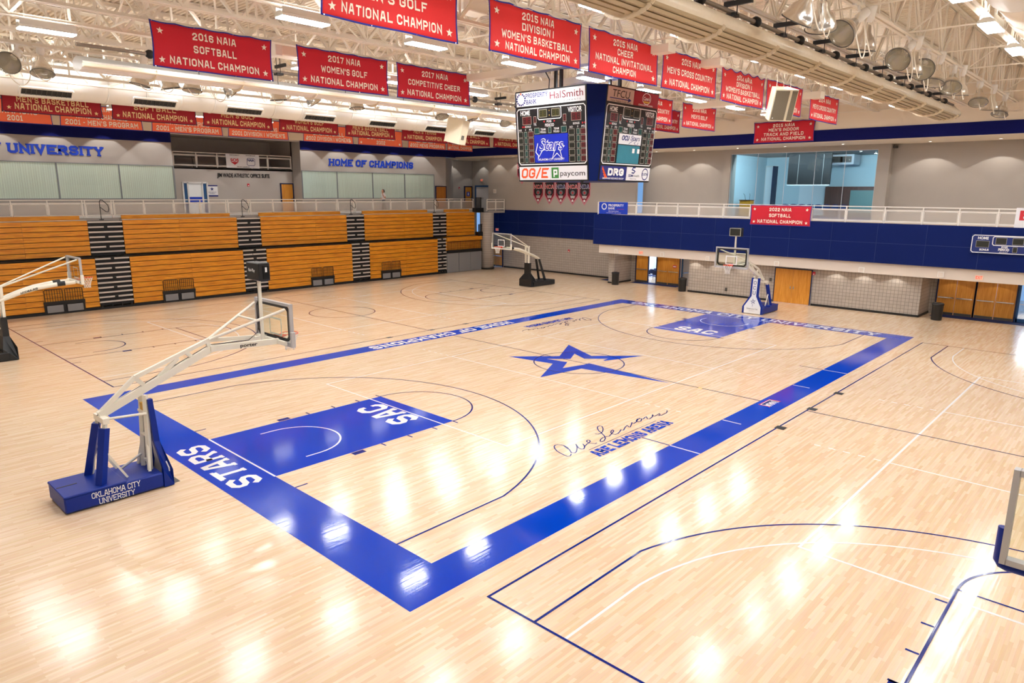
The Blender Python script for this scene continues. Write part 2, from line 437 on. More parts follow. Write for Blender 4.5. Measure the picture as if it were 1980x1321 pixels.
# ------------------------------------------------------------------ block lettering
GL = {
 'A': [[(0,0),(1.35,6),(2.65,6),(4,0)],[(0.6,1.9),(3.4,1.9)]],
 'B': [[(0,3.1),(3,3.1),(3.8,4),(3.8,5.1),(3,6),(0,6),(0,0),(3,0),(4,1),(4,2.2),(3,3.1)]],
 'C': [[(4,4.7),(4,5),(3,6),(1,6),(0,5),(0,1),(1,0),(3,0),(4,1),(4,1.3)]],
 'D': [[(0,0),(0,6),(3,6),(4,5),(4,1),(3,0),'c']],
 'E': [[(4,6),(0,6),(0,0),(4,0)],[(0,3.05),(3,3.05)]],
 'F': [[(4,6),(0,6),(0,0)],[(0,3.05),(3,3.05)]],
 'G': [[(4,4.4),(4,5),(3,6),(1,6),(0,5),(0,1),(1,0),(3,0),(4,1),(4,2.8),(2.3,2.8)]],
 'H': [[(0,0),(0,6)],[(4,0),(4,6)],[(0,3),(4,3)]],
 'I': [[(0,0),(0,6)]],
 'J': [[(0,1.6),(0,1),(1,0),(2.6,0),(3.6,1),(3.6,6)]],
 'K': [[(0,0),(0,6)],[(3.9,6),(0.4,2.7)],[(1.5,3.6),(4,0)]],
 'L': [[(0,6),(0,0),(3.6,0)]],
 'M': [[(0,0),(0,6),(2.4,2.6),(4.8,6),(4.8,0)]],
 'N': [[(0,0),(0,6),(4,0),(4,6)]],
 'O': [[(1,0),(0,1),(0,5),(1,6),(3,6),(4,5),(4,1),(3,0),'c']],
 'P': [[(0,0),(0,6),(3,6),(4,5),(4,3.7),(3,2.7),(0,2.7)]],
 'Q': [[(1,0),(0,1),(0,5),(1,6),(3,6),(4,5),(4,1),(3,0),'c'],[(2.4,1.6),(4.2,-0.4)]],
 'R': [[(0,0),(0,6),(3,6),(4,5),(4,3.8),(3,2.9),(0,2.9)],[(2.3,2.9),(4,0)]],
 'S': [[(4,5.0),(3.2,6),(0.8,6),(0,5.1),(0,4.0),(0.8,3.15),(3.2,2.85),(4,2.0),(4,0.9),(3.2,0),(0.8,0),(0,1.0)]],
 'T': [[(0,6),(4,6)],[(2,6),(2,0)]],
 'U': [[(0,6),(0,1),(1,0),(3,0),(4,1),(4,6)]],
 'V': [[(0,6),(2,0),(4,6)]],
 'W': [[(0,6),(1.2,0),(2.8,4.4),(4.4,0),(5.6,6)]],
 'X': [[(0,0),(4,6)],[(0,6),(4,0)]],
 'Y': [[(0,6),(2,3),(4,6)],[(2,3),(2,0)]],
 'Z': [[(0,6),(4,6),(0,0),(4,0)]],
 '0': [[(1,0),(0,1),(0,5),(1,6),(2.6,6),(3.6,5),(3.6,1),(2.6,0),'c']],
 '1': [[(0,5),(1,6),(1,0)],[(0,0),(2,0)]],
 '2': [[(0,4.6),(0,5),(1,6),(2.8,6),(3.6,5),(3.6,3.9),(0,0.9),(0,0),(3.6,0)]],
 '3': [[(0,5.1),(0.8,6),(2.8,6),(3.6,5.1),(3.6,4.0),(2.8,3.1),(1.4,3.1),(2.8,3.1),(3.6,2.2),(3.6,0.9),(2.8,0),(0.8,0),(0,0.9)]],
 '4': [[(2.8,0),(2.8,6),(0,2),(3.8,2)]],
 '5': [[(3.6,6),(0,6),(0,3.4),(2.6,3.4),(3.6,2.5),(3.6,1),(2.6,0),(1,0),(0,1)]],
 '6': [[(3.6,5),(2.6,6),(1,6),(0,5),(0,1),(1,0),(2.6,0),(3.6,1),(3.6,2.4),(2.6,3.3),(0,3.3)]],
 '7': [[(0,6),(3.6,6),(1.4,0)]],
 '8': [[(1,3.1),(0,4),(0,5),(1,6),(2.6,6),(3.6,5),(3.6,4),(2.6,3.1),(1,3.1),(0,2.2),(0,1),(1,0),(2.6,0),(3.6,1),(3.6,2.2),(2.6,3.1)]],
 "'": [[(0,6),(0,4.6)]], '.': [[(0,0),(0,0.4)]], '-': [[(0,3),(1.4,3)]], '/': [[(0,-0.5),(2.4,6.5)]], '&': [[(4,0),(0.6,4.6),(0.6,5.4),(1.2,6),(2.2,6),(2.8,5.2),(2.6,4.4),(0,2),(0,1),(1,0),(2.4,0),(4,2.4)]],
}
def strip2d(pts, closed, h):
    """mitred ribbon of half-width h along a 2D polyline -> list of (verts, quads)"""
    n = len(pts); L = []; R = []
    P = [Vector(p) for p in pts]
    for i in range(n):
        a = P[i-1] if (i > 0 or closed) else None
        b = P[(i+1) % n] if (i < n-1 or closed) else None
        if a is None: d1 = d2 = (b-P[i]).normalized()
        elif b is None: d1 = d2 = (P[i]-a).normalized()
        else: d1 = (P[i]-a).normalized(); d2 = (b-P[i]).normalized()
        n1 = Vector((-d1.y, d1.x)); n2 = Vector((-d2.y, d2.x))
        mvec = n1+n2
        if mvec.length < 1e-5: mvec = n1
        mvec.normalize(); k = h/max(0.42, mvec.dot(n1))
        q = P[i].copy()
        if a is None: q = q - d1*h*0.9
        elif b is None: q = q + d1*h*0.9
        L.append(q+mvec*k); R.append(q-mvec*k)
    vs = L+R; fs = []
    for i in range(n if closed else n-1):
        j = (i+1) % n; fs.append((i, n+i, n+j, j))
    return vs, fs
def block_text(text, height, weight=0.13, aspect=0.62, gap=1.5, serif=0.0, slant=0.0, space=2.6):
    """flat 2D lettering centred on x, base line at y=0: MB with z=0. weight: half stroke as a share of the height."""
    h = weight*6; mb = MB(); x = 0.0; lay_i = 0
    for ch in text:
        if ch == ' ': x += space; continue
        g = GL.get(ch)
        if g is None: continue
        w = max(p[0] for st in g for p in st if p != 'c')
        for st in g:
            closed = st[-1] == 'c'; pts = [p for p in st if p != 'c']
            pts = [(p[0]*(1.0), h + p[1]*(6-2*h)/6.0) for p in pts]
            if not closed and hypot(pts[0][0]-pts[-1][0], pts[0][1]-pts[-1][1]) < 1e-6: closed = True; pts = pts[:-1]
            vs, fs = strip2d(pts, closed, h/aspect*0.0+h)
            lay = 0.00025*(lay_i % 17); lay_i += 1
            mb.add([(x+p.x, p.y, lay) for p in vs], [f for f in fs])
            if serif and not closed:
                for p, raw in ((pts[0], st[0]), (pts[-1], st[-1])):
                    if raw[1] in (0, 6):
                        yy = p[1]; lay = 0.00025*(lay_i % 17); lay_i += 1; ya, yb = (yy-h, yy+h*0.15) if raw[1] == 0 else (yy-h*0.15, yy+h)
                        mb.quad((x+p[0]-h*serif, ya, lay), (x+p[0]+h*serif, ya, lay), (x+p[0]+h*serif, yb, lay), (x+p[0]-h*serif, yb, lay))
        x += w + 2*h + gap*0.55
    x -= gap*0.55 + 2*h
    sc = height/6.0
    return mb.mapped(lambda a, b, c: ((a-x/2)*sc*aspect/0.62*1.0 + slant*b*sc, b*sc, c)), (x+2*h)*sc*aspect/0.62
_fc = {}
def font_text(text, height, width=None, bold=0.0, slant=0.0):
    """sans lettering from the built-in face as a flat MB, centred on x, base line at 0; height = cap height"""
    cu = bpy.data.curves.new('lettering', 'FONT'); cu.body = text; cu.size = height/0.70; cu.offset = bold*height; cu.shear = slant
    cu.align_x = 'CENTER'; cu.resolution_u = 3
    o = bpy.data.objects.new('lettering', cu); COL.objects.link(o)
    dg = bpy.context.evaluated_depsgraph_get(); dg.update()
    me = bpy.data.meshes.new_from_object(o.evaluated_get(dg))
    mb = MB(); mb.add([tuple(v.co) for v in me.vertices], [tuple(p.vertices) for p in me.polygons])
    bpy.data.objects.remove(o); bpy.data.curves.remove(cu); bpy.data.meshes.remove(me)
    xs = [v[0] for v in mb.v] or [0, 1]
    w = max(xs)-min(xs); c = (max(xs)+min(xs))/2; k = width/w if width else 1.0
    return mb.mapped(lambda a, b, z: ((a-c)*k, b, 0))
def fit_block(text, height, width, **kw):
    mb, w = block_text(text, height, **kw)
    k = width/w
    return mb.mapped(lambda a, b, c: (a*k, b, c))
def frame(o, r, u, off=0.0):
    """map 2D (a,b) on a plane with origin o, right r, up u, lifted off along the normal"""
    o = Vector(o); r = Vector(r).normalized(); u = Vector(u).normalized(); n = r.cross(u).normalized()
    return lambda a, b, c=0.0: o + r*a + u*b + n*(off+c)
def star2d(R, r=None, n=5, rot=pi/2):
    r = R*0.42 if r is None else r
    return [((R if k % 2 == 0 else r)*cos(rot+pi*k/n), (R if k % 2 == 0 else r)*sin(rot+pi*k/n)) for k in range(2*n)]
def star_mb(R, cx=0, cy=0, rot=pi/2, r=None):
    mb = MB(); pts = star2d(R, r, 5, rot)
    mb.add([(cx, cy, 0)]+[(cx+a, cy+b, 0) for a, b in pts], [(0, 1+i, 1+(i+1) % 10) for i in range(10)])
    return mb
def rect2(x0, x1, y0, y1): return MB().quad((x0, y0, 0), (x1, y0, 0), (x1, y1, 0), (x0, y1, 0))
def outline2(x0, x1, y0, y1, t, ch=0.0):
    pts = [(x0+ch, y0), (x1-ch, y0), (x1, y0+ch), (x1, y1-ch), (x1-ch, y1), (x0+ch, y1), (x0, y1-ch), (x0, y0+ch)] if ch else [(x0, y0), (x1, y0), (x1, y1), (x0, y1)]
    vs, fs = strip2d(pts, True, t/2); return MB().add([(p.x, p.y, 0) for p in vs], fs)
def ribbon(pts, t, closed=False):
    vs, fs = strip2d(pts, closed, t/2); return MB().add([(p.x, p.y, 0) for p in vs], fs)
def arc(cx, cy, r, a0, a1, n=40): return [(cx+r*cos(a0+(a1-a0)*i/n), cy+r*sin(a0+(a1-a0)*i/n)) for i in range(n+1)]
# ================================================================== SETTING
FX = 20.9            # front of the right-hand balcony
floor = struct('floor', MB().box(-27, 34, -29, 37, -0.12, 0), 'maple_floor')
def paint(name, mb, m, z=0.002):
    return mb.mapped(lambda a, b, c: (a, b, z+c)).build(name, m, floor)
L_, H_ = 14.325, 7.62
# blue frame round the main court
b = MB()
b.merge(rect2(-15.56, -L_, -8.53, 8.53)).merge(rect2(L_, 15.5, -8.53, 8.53))
b.merge(rect2(-L_, L_, -8.53, -H_)).merge(rect2(-L_, L_, H_, 8.53))
paint('court_border', b, 'court_blue')
b = MB()
for s in (-1, 1): b.merge(rect2(min(s*8.53, s*L_), max(s*8.53, s*L_), -1.83, 1.83))
paint('key_paint', b, 'court_blue', 0.0022)
LW = 0.05
b = MB()
for s in (-1, 1):
    c = s*12.75; a0 = math.acos(1.46/6.75)
    th = math.asin(6.59/6.75)
    arcp = arc(c, 0, 6.73, pi-th if s > 0 else -th, pi+th if s > 0 else th, 60)
    if s > 0: pts = [(L_, 6.59)] + arcp + [(L_, -6.59)]
    else: pts = [(-L_, -6.59)] + arcp + [(-L_, 6.59)]
    b.merge(ribbon(pts, LW))
    b.merge(ribbon(arc(s*8.53, 0, 1.83, pi/2 if s > 0 else -pi/2, 3*pi/2 if s > 0 else pi/2, 40), LW))
    for sy in (-1, 1):
        y0, y1 = sorted((sy*1.84, sy*2.06))
        for d in (3.15, 4.06, 4.98, 5.79): b.merge(rect2(*sorted((s*(L_-d), s*(L_-d+0.05))), y0, y1))
        b.merge(rect2(*sorted((s*(L_-2.13), s*(L_-2.5))), *sorted((sy*1.86, sy*2.05))))
        b.merge(rect2(*sorted((s*L_, s*(L_-0.32))), sy*2.76-0.025, sy*2.76+0.025))
b.merge(ribbon(arc(0, 0, 1.83, 0, 2*pi, 72)[:-1], LW, True))
b.merge(rect2(-0.025, 0.025, -H_, H_))
for s in (-1, 1): b.merge(rect2(s*5.8-0.025, s*5.8+0.025, -H_, -6.72))
paint('court_line', b, 'court_navy', 0.004)
b = MB()
for s in (-1, 1):
    b.merge(rect2(s*L_-0.025, s*L_+0.025, -1.83, 1.83))
    th = arc(s*12.75, 0, 1.22, pi/2 if s > 0 else -pi/2, 3*pi/2 if s > 0 else pi/2, 36)
    b.merge(ribbon([(s*13.11, th[0][1])]+th+[(s*13.11, th[-1][1])], LW))
    b.merge(rect2(s*5.8-0.025, s*5.8+0.025, -8.53, -H_)); b.merge(rect2(s*2.74-0.025, s*2.74+0.025, -8.24, -H_-0.03))
paint('court_line', b, 'court_white', 0.0042)
def volleyball(cy, hw, t=0.05):
    b = outline2(-8.95, 8.95, cy-hw, cy+hw, t)
    for s in (-1, 1):
        b.merge(rect2(s*2.95-t/2, s*2.95+t/2, cy-hw, cy+hw))
        for sy in (-1, 1):
            for k in range(5):
                y = cy+sy*(hw+0.28+0.38*k); b.merge(rect2(s*2.95-t/2, s*2.95+t/2, y-0.09, y+0.09))
    return b
paint('volleyball_line', volleyball(0, 4.45), 'court_white', 0.0034)
def side_court(cy, m):
    b = outline2(-14.36, 14.36, cy-7.62, cy+7.62, LW)
    b.merge(rect2(-0.025, 0.025, cy-7.62, cy+7.62))
    b.merge(ribbon([(x, cy+y) for x, y in arc(0, 0, 1.83, 0, 2*pi, 72)[:-1]], LW, True))
    w = MB()
    for s in (-1, 1):
        for R_, hh, tgt in ((6.75, 6.58, b), (5.97, 5.95, w)):
            th = math.asin(min(1, hh/R_))
            ar = arc(s*12.75, cy, R_, pi-th if s > 0 else -th, pi+th if s > 0 else th, 60)
            tgt.merge(ribbon([(s*14.33, ar[0][1])]+ar+[(s*14.33, ar[-1][1])], LW))
        for sy in (-1, 1):
            b.merge(rect2(*sorted((s*14.33, s*8.53)), cy+sy*1.83-0.025, cy+sy*1.83+0.025))
            for d in (3.2, 4.12, 5.04, 5.96): b.merge(rect2(*sorted((s*(L_-d+0.73), s*(L_-d+0.78))), *sorted((cy+sy*1.86, cy+sy*2.05))))
            b.merge(rect2(*sorted((s*12.2, s*11.86)), *sorted((cy+sy*1.86, cy+sy*2.03))))
            b.merge(rect2(*sorted((s*L_, s*(L_-0.32))), cy+sy*2.76-0.025, cy+sy*2.76+0.025))
        b.merge(rect2(s*8.53-0.025, s*8.53+0.025, cy-1.83, cy+1.83))
        b.merge(ribbon(arc(s*8.53, cy, 1.83, pi/2 if s > 0 else -pi/2, 3*pi/2 if s > 0 else pi/2, 40), LW))
        th = arc(s*12.75, cy, 1.22, pi/2 if s > 0 else -pi/2, 3*pi/2 if s > 0 else pi/2, 36)
        b.merge(ribbon([(s*13.11, th[0][1])]+th+[(s*13.11, th[-1][1])], LW))
    paint('side_court_line', b, m, 0.0036); paint('side_court_arc', w, 'court_white', 0.003)
    paint('volleyball_line', volleyball(cy, 4.42, 0.06), 'court_white', 0.0028)
side_court(-16.77, 'court_navy'); side_court(17.02, 'court_navy')
b = MB()
for x0 in (-2.37, 0.14, 2.62): b.merge(rect2(x0, x0+0.3, -9.37, -9.08))
for x0 in (-2.6, 0.02, 2.35): b.merge(rect2(x0, x0+0.3, 9.28, 9.5))
paint('floor_patch', b, 'mat_black', 0.0046)
# star at centre court (outer shape minus inner window)
so = [(-1.29,2.72),(0.29,1.25),(2.3,2.36),(1.27,0.31),(2.86,-1.26),(1.50,-0.62),(1.0,-0.5),(0.54,-0.40),(-0.18,-4.31),(-0.76,-0.72),(-2.88,-0.41),(-0.94,0.6)]
si = [(-0.48,1.31),(0.21,0.6),(1.07,1.06),(0.64,0.2),(1.32,-0.49)]
sj = [(-0.18,-0.40),(-1.21,-0.14),(-0.32,0.34)]
b = MB()
V = lambda p: (p[0], p[1], 0)
loop = [(-1.29,2.72),(0.29,1.25),(2.3,2.36),(1.27,0.31),(2.86,-1.26),(0.95,-0.62)]
inner = [(-0.48,1.31),(0.21,0.6),(1.07,1.06),(0.64,0.2),(1.34,-0.50),(0.95,-0.52)]
for i in range(5): b.quad(V(loop[i]), V(loop[i+1]), V(inner[i+1]), V(inner[i]))
loop2 = [(-1.29,2.72),(-0.94,0.6),(-2.88,-0.41),(-0.76,-0.72),(-0.18,-4.31),(0.0,-0.40)]
inner2 = [(-0.48,1.31),(-0.32,0.34),(-1.21,-0.14),(-0.18,-0.40),(-0.02,-0.40),(0.0,-0.40)]
b.quad(V(loop2[0]), V(loop2[1]), V(inner2[1]), V(inner2[0])); b.quad(V(loop2[1]), V(loop2[2]), V(inner2[2]), V(inner2[1]))
b.quad(V(loop2[2]), V(loop2[3]), V(inner2[3]), V(inner2[2]))
b.add([V(loop2[3]), V(loop2[4]), (0.16, -0.40, 0), V(inner2[3])], [(0, 1, 2, 3)])
paint('center_star', b, 'court_blue', 0.0030)
# lettering on the floor
def floor_text(mb, ox, oy, rx, ry, m, z=0.0046):
    ux, uy = -ry, rx
    return paint('floor_lettering', mb.mapped(lambda a, b_, c: (ox+rx*a+ux*b_, oy+ry*a+uy*b_, c)), m, z)
floor_text(fit_block('STARS', 0.76, 3.42, weight=0.10, serif=1.5, gap=2.2), -14.60, -0.14, 0, 1, 'court_white')
floor_text(fit_block('SAC', 1.0, 2.12, weight=0.11, serif=1.4, gap=2.0), -9.02, 0.14, 0, 1, 'court_white')
floor_text(fit_block('SAC', 1.0, 2.12, weight=0.11, serif=1.4, gap=2.0), 9.02, -0.1, 0, -1, 'court_white')
floor_text(fit_block('OKLAHOMA CITY UNIVERSITY', 0.76, 14.3, weight=0.115, serif=1.6, gap=2.2), 14.53, 0.05, 0, -1, 'court_white')
floor_text(fit_block('HOME OF CHAMPIONS', 0.62, 8.9, weight=0.12, serif=1.6, gap=2.0), 0.03, 8.39, -1, 0, 'court_white')
for s in (1, -1):
    floor_text(fit_block('ABE LEMONS ARENA', 0.40, 3.72, weight=0.13, serif=1.6), s*-5.93, s*-6.73, s, 0, 'court_blue')
def signature():
    px = [[(425,715),(418,735),(405,742),(375,744),(335,728),(290,705),(245,678),(215,645),(207,620),(222,602),(250,595),(290,597),(330,606),(372,628),(405,662),(428,700),(445,700),(470,702),(490,688),(498,660),(500,630),(492,600),(485,590)],
          [(330,608),(370,640),(395,655)],
          [(485,590),(500,612),(520,638),(555,654),(585,650),(597,630),(590,605),(575,588)],
          [(597,620),(625,590),(650,572),(668,556),(660,540),(640,536),(622,545),(628,562),(660,576),(700,580),(730,584),(752,575)],
          [(735,458),(770,462),(805,450),(828,425),(832,390),(818,362),(790,355),(765,365),(758,385),(775,415),(815,450),(850,485),(862,515),(845,545),(815,558),(795,552),(800,530),(830,505),(880,492),(910,488),(930,468),(955,440),(970,418),(955,408),(938,418),(930,440),(945,458),(985,466),(1020,455),(1045,430),(1060,405),(1085,412),(1092,412),(1115,372),(1140,350),(1165,372),(1178,372),(1195,335),(1200,315),(1225,325),(1255,305),(1275,275),(1300,258),(1325,268),(1315,295),(1280,305),(1255,292),(1270,268),(1310,262),(1345,268),(1370,245),(1385,240),(1398,265),(1425,268),(1455,245),(1470,220),(1465,212),(1458,225),(1490,232),(1520,218),(1550,197),(1560,215),(1540,225),(1575,222),(1610,205),(1640,190),(1650,172),(1647,160)]]
    out = []
    for st in px: out.append([tuple(at_z(1040+x/6.6, 770+y/6.6)[:2]) for x, y in st])
    return out
sg = signature()
for s in (1, -1):
    b = MB()
    for st in sg: b.merge(ribbon([(s*x, s*y) for x, y in st], 0.032))
    p0 = at_z(1139, 870.5); p1 = at_z(1268, 814); b.merge(ribbon([(s*p0.x, s*p0.y), (s*p1.x, s*p1.y)], 0.02))
    paint('floor_signature', b, 'court_navy', 0.0046)
# association emblem on the near side line
b = MB(); e = [at_z(1440+x/19.8, 760+y/19.8) for x, y in ((940,240),(1400,325),(1100,390),(985,460),(960,560),(880,520),(520,450))]
b.poly([(p.x, p.y, 0) for p in e]); paint('floor_emblem', b, 'court_red', 0.0034)
cx_ = sum(p.x for p in e)/7; cy_ = sum(p.y for p in e)/7
b = MB(); b.poly([(cx_+(p.x-cx_)*0.86, cy_+(p.y-cy_)*0.86, 0) for p in e]); paint('floor_emblem', b, 'court_white', 0.0038)
b = MB(); b.poly([(cx_+(p.x-cx_)*0.76, cy_+(p.y-cy_)*0.76, 0) for p in e]); paint('floor_emblem', b, 'court_navy', 0.0042)
floor_text(fit_block('NAIA', 0.24, 0.62, weight=0.12), cx_+0.02, cy_+0.10, -1, 0, 'court_white')
# inlaid cover plates of the floor sockets, brass and steel
b = MB(); b.merge(rect2(-0.06, 0.06, -5.5, -5.36)); paint('floor_plate', b, 'logo_gold', 0.0052)
b = MB(); b.merge(rect2(-16.28, -16.02, -0.48, -0.12)); paint('floor_plate', b, 'vent_metal', 0.004)
b = MB().merge(rect2(23.2, 24.3, 9.0, 13.0)).merge(rect2(23.0, 24.3, -16, -7.5)).merge(rect2(22.9, 24.2, 13.95, 15.6))
paint('entrance_carpet', b, 'carpet_blue', 0.006)

# ---- near side and right side of the hall (behind the photographer)
struct('wall_near', MB().box(-26.4, -26, -28.4, 37, 0, 13.4), 'wall_grey')
struct('wall_right', MB().box(-26, 34, -28.4, -28, 0, 13.4), 'wall_grey')
# ---- left side
struct('wall_left_lower', MB().box(-26, 22.0, 28.7, 29.0, 0, 4.95), 'wall_cool')
struct('trim_1', MB().box(-26, 22.0, 28.58, 37, 4.95, 5.15).box(22.0, 28.4, 27.2, 37, 4.95, 5.15), 'wall_cool')
wl = MB().box(-26, -2.95, 31.5, 32.9, 5.15, 13.2).box(6.35, 19.55, 31.5, 32.9, 5.15, 13.2).box(-2.95, 6.35, 31.5, 31.8, 10.33, 13.2)
struct('wall_left', wl.box(19.55, 22.3, 31.5, 31.8, 10.4, 13.2), 'wall_cool')
struct('wall_left_upper', MB().box(-26, 22.0, 31.42, 31.5, 10.42, 13.2), 'wall_cream')
struct('trim_2', MB().box(-26, -2.97, 31.44, 31.5, 9.78, 10.42).box(6.37, 19.55, 31.44, 31.5, 9.78, 10.42).box(19.55, 22.05, 31.44, 31.56, 9.8, 10.45), 'wall_navy')
rb = MB().box(-2.95, 6.35, 32.75, 33.0, 5.15, 8.28).box(-2.95, 6.35, 32.75, 36.2, 8.18, 8.28).box(-2.95, 6.35, 36.0, 36.3, 8.28, 10.6).box(-3.1, -2.95, 32.7, 36.2, 5.15, 10.6).box(6.35, 6.5, 32.7, 36.2, 5.15, 10.6).box(-2.95, 6.35, 31.7, 36.2, 10.45, 10.6)
struct('wall_left_recess', rb, 'wall_cool')
# alcove in the far left corner
al = MB().box(19.55, 20.85, 31.5, 31.7, 5.15, 9.8).box(22.6, 27.8, 35.0, 35.3, 5.15, 9.8).box(27.5, 27.8, 26, 35.0, 5.15, 9.8)
al.prism([(20.85, 31.5), (24.9, 35.0), (24.9, 35.3), (20.85, 31.75)], lambda a, b_: (a, b_, 5.15), lambda a, b_: (a, b_, 9.8))
struct('wall_corner', al, 'wall_cool')
struct('wall_far_banner', MB().box(24.2, 24.45, 13.42, 29.42, 5.15, 9.8), 'wall_grey')
# ---- far side, upper
struct('wall_far_upper', MB().box(22.0, 22.3, -28, 31.5, 9.83, 13.2), 'wall_cream')
struct('trim_3', MB().box(21.94, 22.0, -28, 31.5, 9.84, 10.5), 'wall_navy')
struct('ceiling_soffit', MB().box(22.0, 28.2, -28, 37, 9.8, 9.86), 'wall_cream')
uw = MB().box(25.7, 25.95, 7.05, 13.75, 5.15, 9.8).box(26.15, 26.4, -28, -3.8, 5.15, 9.8)
uw.box(25.5, 26.4, 6.5, 7.05, 5.15, 9.8).box(25.5, 26.4, -3.8, -3.1, 5.15, 9.8).box(25.5, 25.8, -3.1, 6.5, 9.5, 9.8)
struct('wall_far', uw, 'wall_grey')
# ---- far side, balcony and lower wall
struct('trim_4', MB().box(FX, 26.2, -28, 14.32, 2.36, 5.15).box(24.2, 28.2, 14.32, 27.2, 4.95, 5.15), 'fascia')
fw = MB().box(24.2, 24.5, 13.9, 27.55, 0, 3.02)
fw.box(21.8, 24.2, 13.5, 14.0, 0, 2.36)
fw.box(21.85, 22.1, 1.15, 7.23, 0, 2.36).box(21.85, 22.1, -7.18, -1.2, 0, 2.36).box(22.1, 24.5, -7.18, -6.9, 0, 2.36).box(22.1, 24.1, 6.9, 7.23, 0, 2.36)
fw.box(21.85, 22.1, -1.2, 1.15, 2.16, 2.36).box(24.2, 24.5, 29.3, 33, 0, 3.02).box(24.2, 24.5, 27.55, 29.3, 1.95, 3.02)
struct('wall_far_lower', fw, 'tile_far')
struct('wall_far_entrance', MB().box(24.1, 24.3, 13.0, 13.5, 0, 2.36).box(24.1, 24.3, -7.5, -6.9, 0, 2.36).box(24.1, 24.3, 7.2, 7.95, 0, 2.36), 'tile_far')
struct('baseboard_far', MB().box(21.82, 21.86, 1.2, 7.25, 0, 0.13).box(21.82, 21.86, -7.2, -1.25, 0, 0.13).box(21.82, 24.2, -7.22, -7.17, 0, 0.13).box(24.16, 24.22, 14.0, 27.4, 0, 0.13).box(21.77, 24.2, 13.46, 14.03, 0, 0.12), 'baseboard_black')
pad = MB().box(FX-0.2, FX, -28, 14.75, 3.0, 5.2).box(24.08, 24.2, 14.2, 29.4, 3.02, 5.2)
pd = struct('trim_5', pad, 'pad_blue')
sm = MB()
for y in [14.7-2.45*k for k in range(17)]: sm.box(FX-0.212, FX-0.2, y-0.01, y+0.01, 3.0, 5.2)
sm.box(FX-0.212, FX-0.2, -28, 14.75, 4.1, 4.125)
for y in [28-2.45*k for k in range(6)]: sm.box(24.07, 24.08, y-0.01, y+0.01, 3.02, 5.2)
sm.box(24.07, 24.08, 14.2, 29.4, 4.1, 4.125)
sm.build('pad_seam', 'pad_seam', pd)
struct('wall_far_column', MB().lathe([(0.01, 0.1), (0.62, 0.1), (0.62, 5.0), (0.01, 5.0)], (22.15, 27.55, 0), n=28), 'tile_pale')
struct('baseboard_column', MB().lathe([(0.01, 0), (0.66, 0), (0.66, 0.14), (0.01, 0.14)], (22.15, 27.55, 0), n=28), 'baseboard_black')

# ---- roof deck: ribbed sheet, ribs run across the hall
dk = MB(); x = -26.0; per = 0.19; zb, zt = 13.10, 13.17
prof = []
while x < 22.3:
    prof += [(x, zb), (x+per*0.52, zb), (x+per*0.62, zt), (x+per*0.90, zt)]; x += per
prof.append((22.4, zb))
vs = []; fs = []
for i, (a, z) in enumerate(prof): vs += [(a, -28.2, z), (a, 32.0, z)]
for i in range(len(prof)-1): fs.append((2*i, 2*i+1, 2*i+3, 2*i+2))
dk.add(vs, fs)
struct('ceiling', dk, 'deck')
struct('ceiling_top', MB().box(-26.4, 34, -28.4, 37, 13.25, 13.4), 'deck')

# ---- roof trusses along the hall, one every 2.15 m
ZB, ZT = 11.38, 13.03
TY = [4.8+2.15*k for k in range(-10, 13)]
def truss_webs():
    w = MB(); pan = 1.42; x = -25.0; k = 0
    while x < 21.5:
        a, b_ = (ZB, ZT) if k % 2 == 0 else (ZT, ZB)
        for s in (-0.028, 0.028): w.bar((x, s*1.3, a+0.03), (min(x+pan, 21.8), s*1.3, b_-0.03), 0.075, 0.04, up=(0, 1, 0))
        if k % 2 == 1: w.bar((x, 0, ZB), (x, 0, ZT), 0.07, 0.06)
        if k % 2 == 0: w.bar((x, 0, ZB), (x, 0, ZT), 0.05, 0.05)
        x += pan; k += 1
    return w
def chord(z):
    c = MB()
    for s in (-1, 1):
        c.box(-26, 21.98, s*0.035-0.006, s*0.035+0.006, z-0.05, z+0.05)
        c.box(-26, 21.98, min(s*0.035, s*0.125), max(s*0.035, s*0.125), z-0.05 if z < 12 else z+0.04, z-0.04 if z < 12 else z+0.05)
    return c
tb, tt, tw = chord(ZB), chord(ZT), truss_webs()
proto = None
side = {-1: 'right', 1: 'left'}
for i, y in enumerate(TY):
    lab = 'cream steel roof truss, number %d counted from the bleacher side' % (len(TY)-i)
    if proto is None:
        proto = thing('roof_truss', lab, 'truss', (0, y, 0)); proto['kind'] = 'structure'
        tb.build('bottom_chord', 'steel_cream', proto); tt.build('top_chord', 'steel_cream', proto); tw.build('web_lattice', 'steel_cream', proto)
        cb = MB()
        for k in range(6):
            x = -22+8*k
            cb.bar((x, 0.0, ZB+0.03), (x, 2.15, ZT-0.03), 0.04, 0.04, up=(1, 0, 0)); cb.bar((x+0.1, 0.0, ZT-0.03), (x+0.1, 2.15, ZB+0.03), 0.04, 0.04, up=(1, 0, 0))
            for dx in (0, 4): cb.bar((x+dx, 0, ZB+0.05), (x+dx, 2.15, ZB+0.05), 0.04, 0.04)
        cb.build('cross_bracing', 'steel_cream', proto)
    else:
        dup(proto, (0, y, 0), 0, lab)

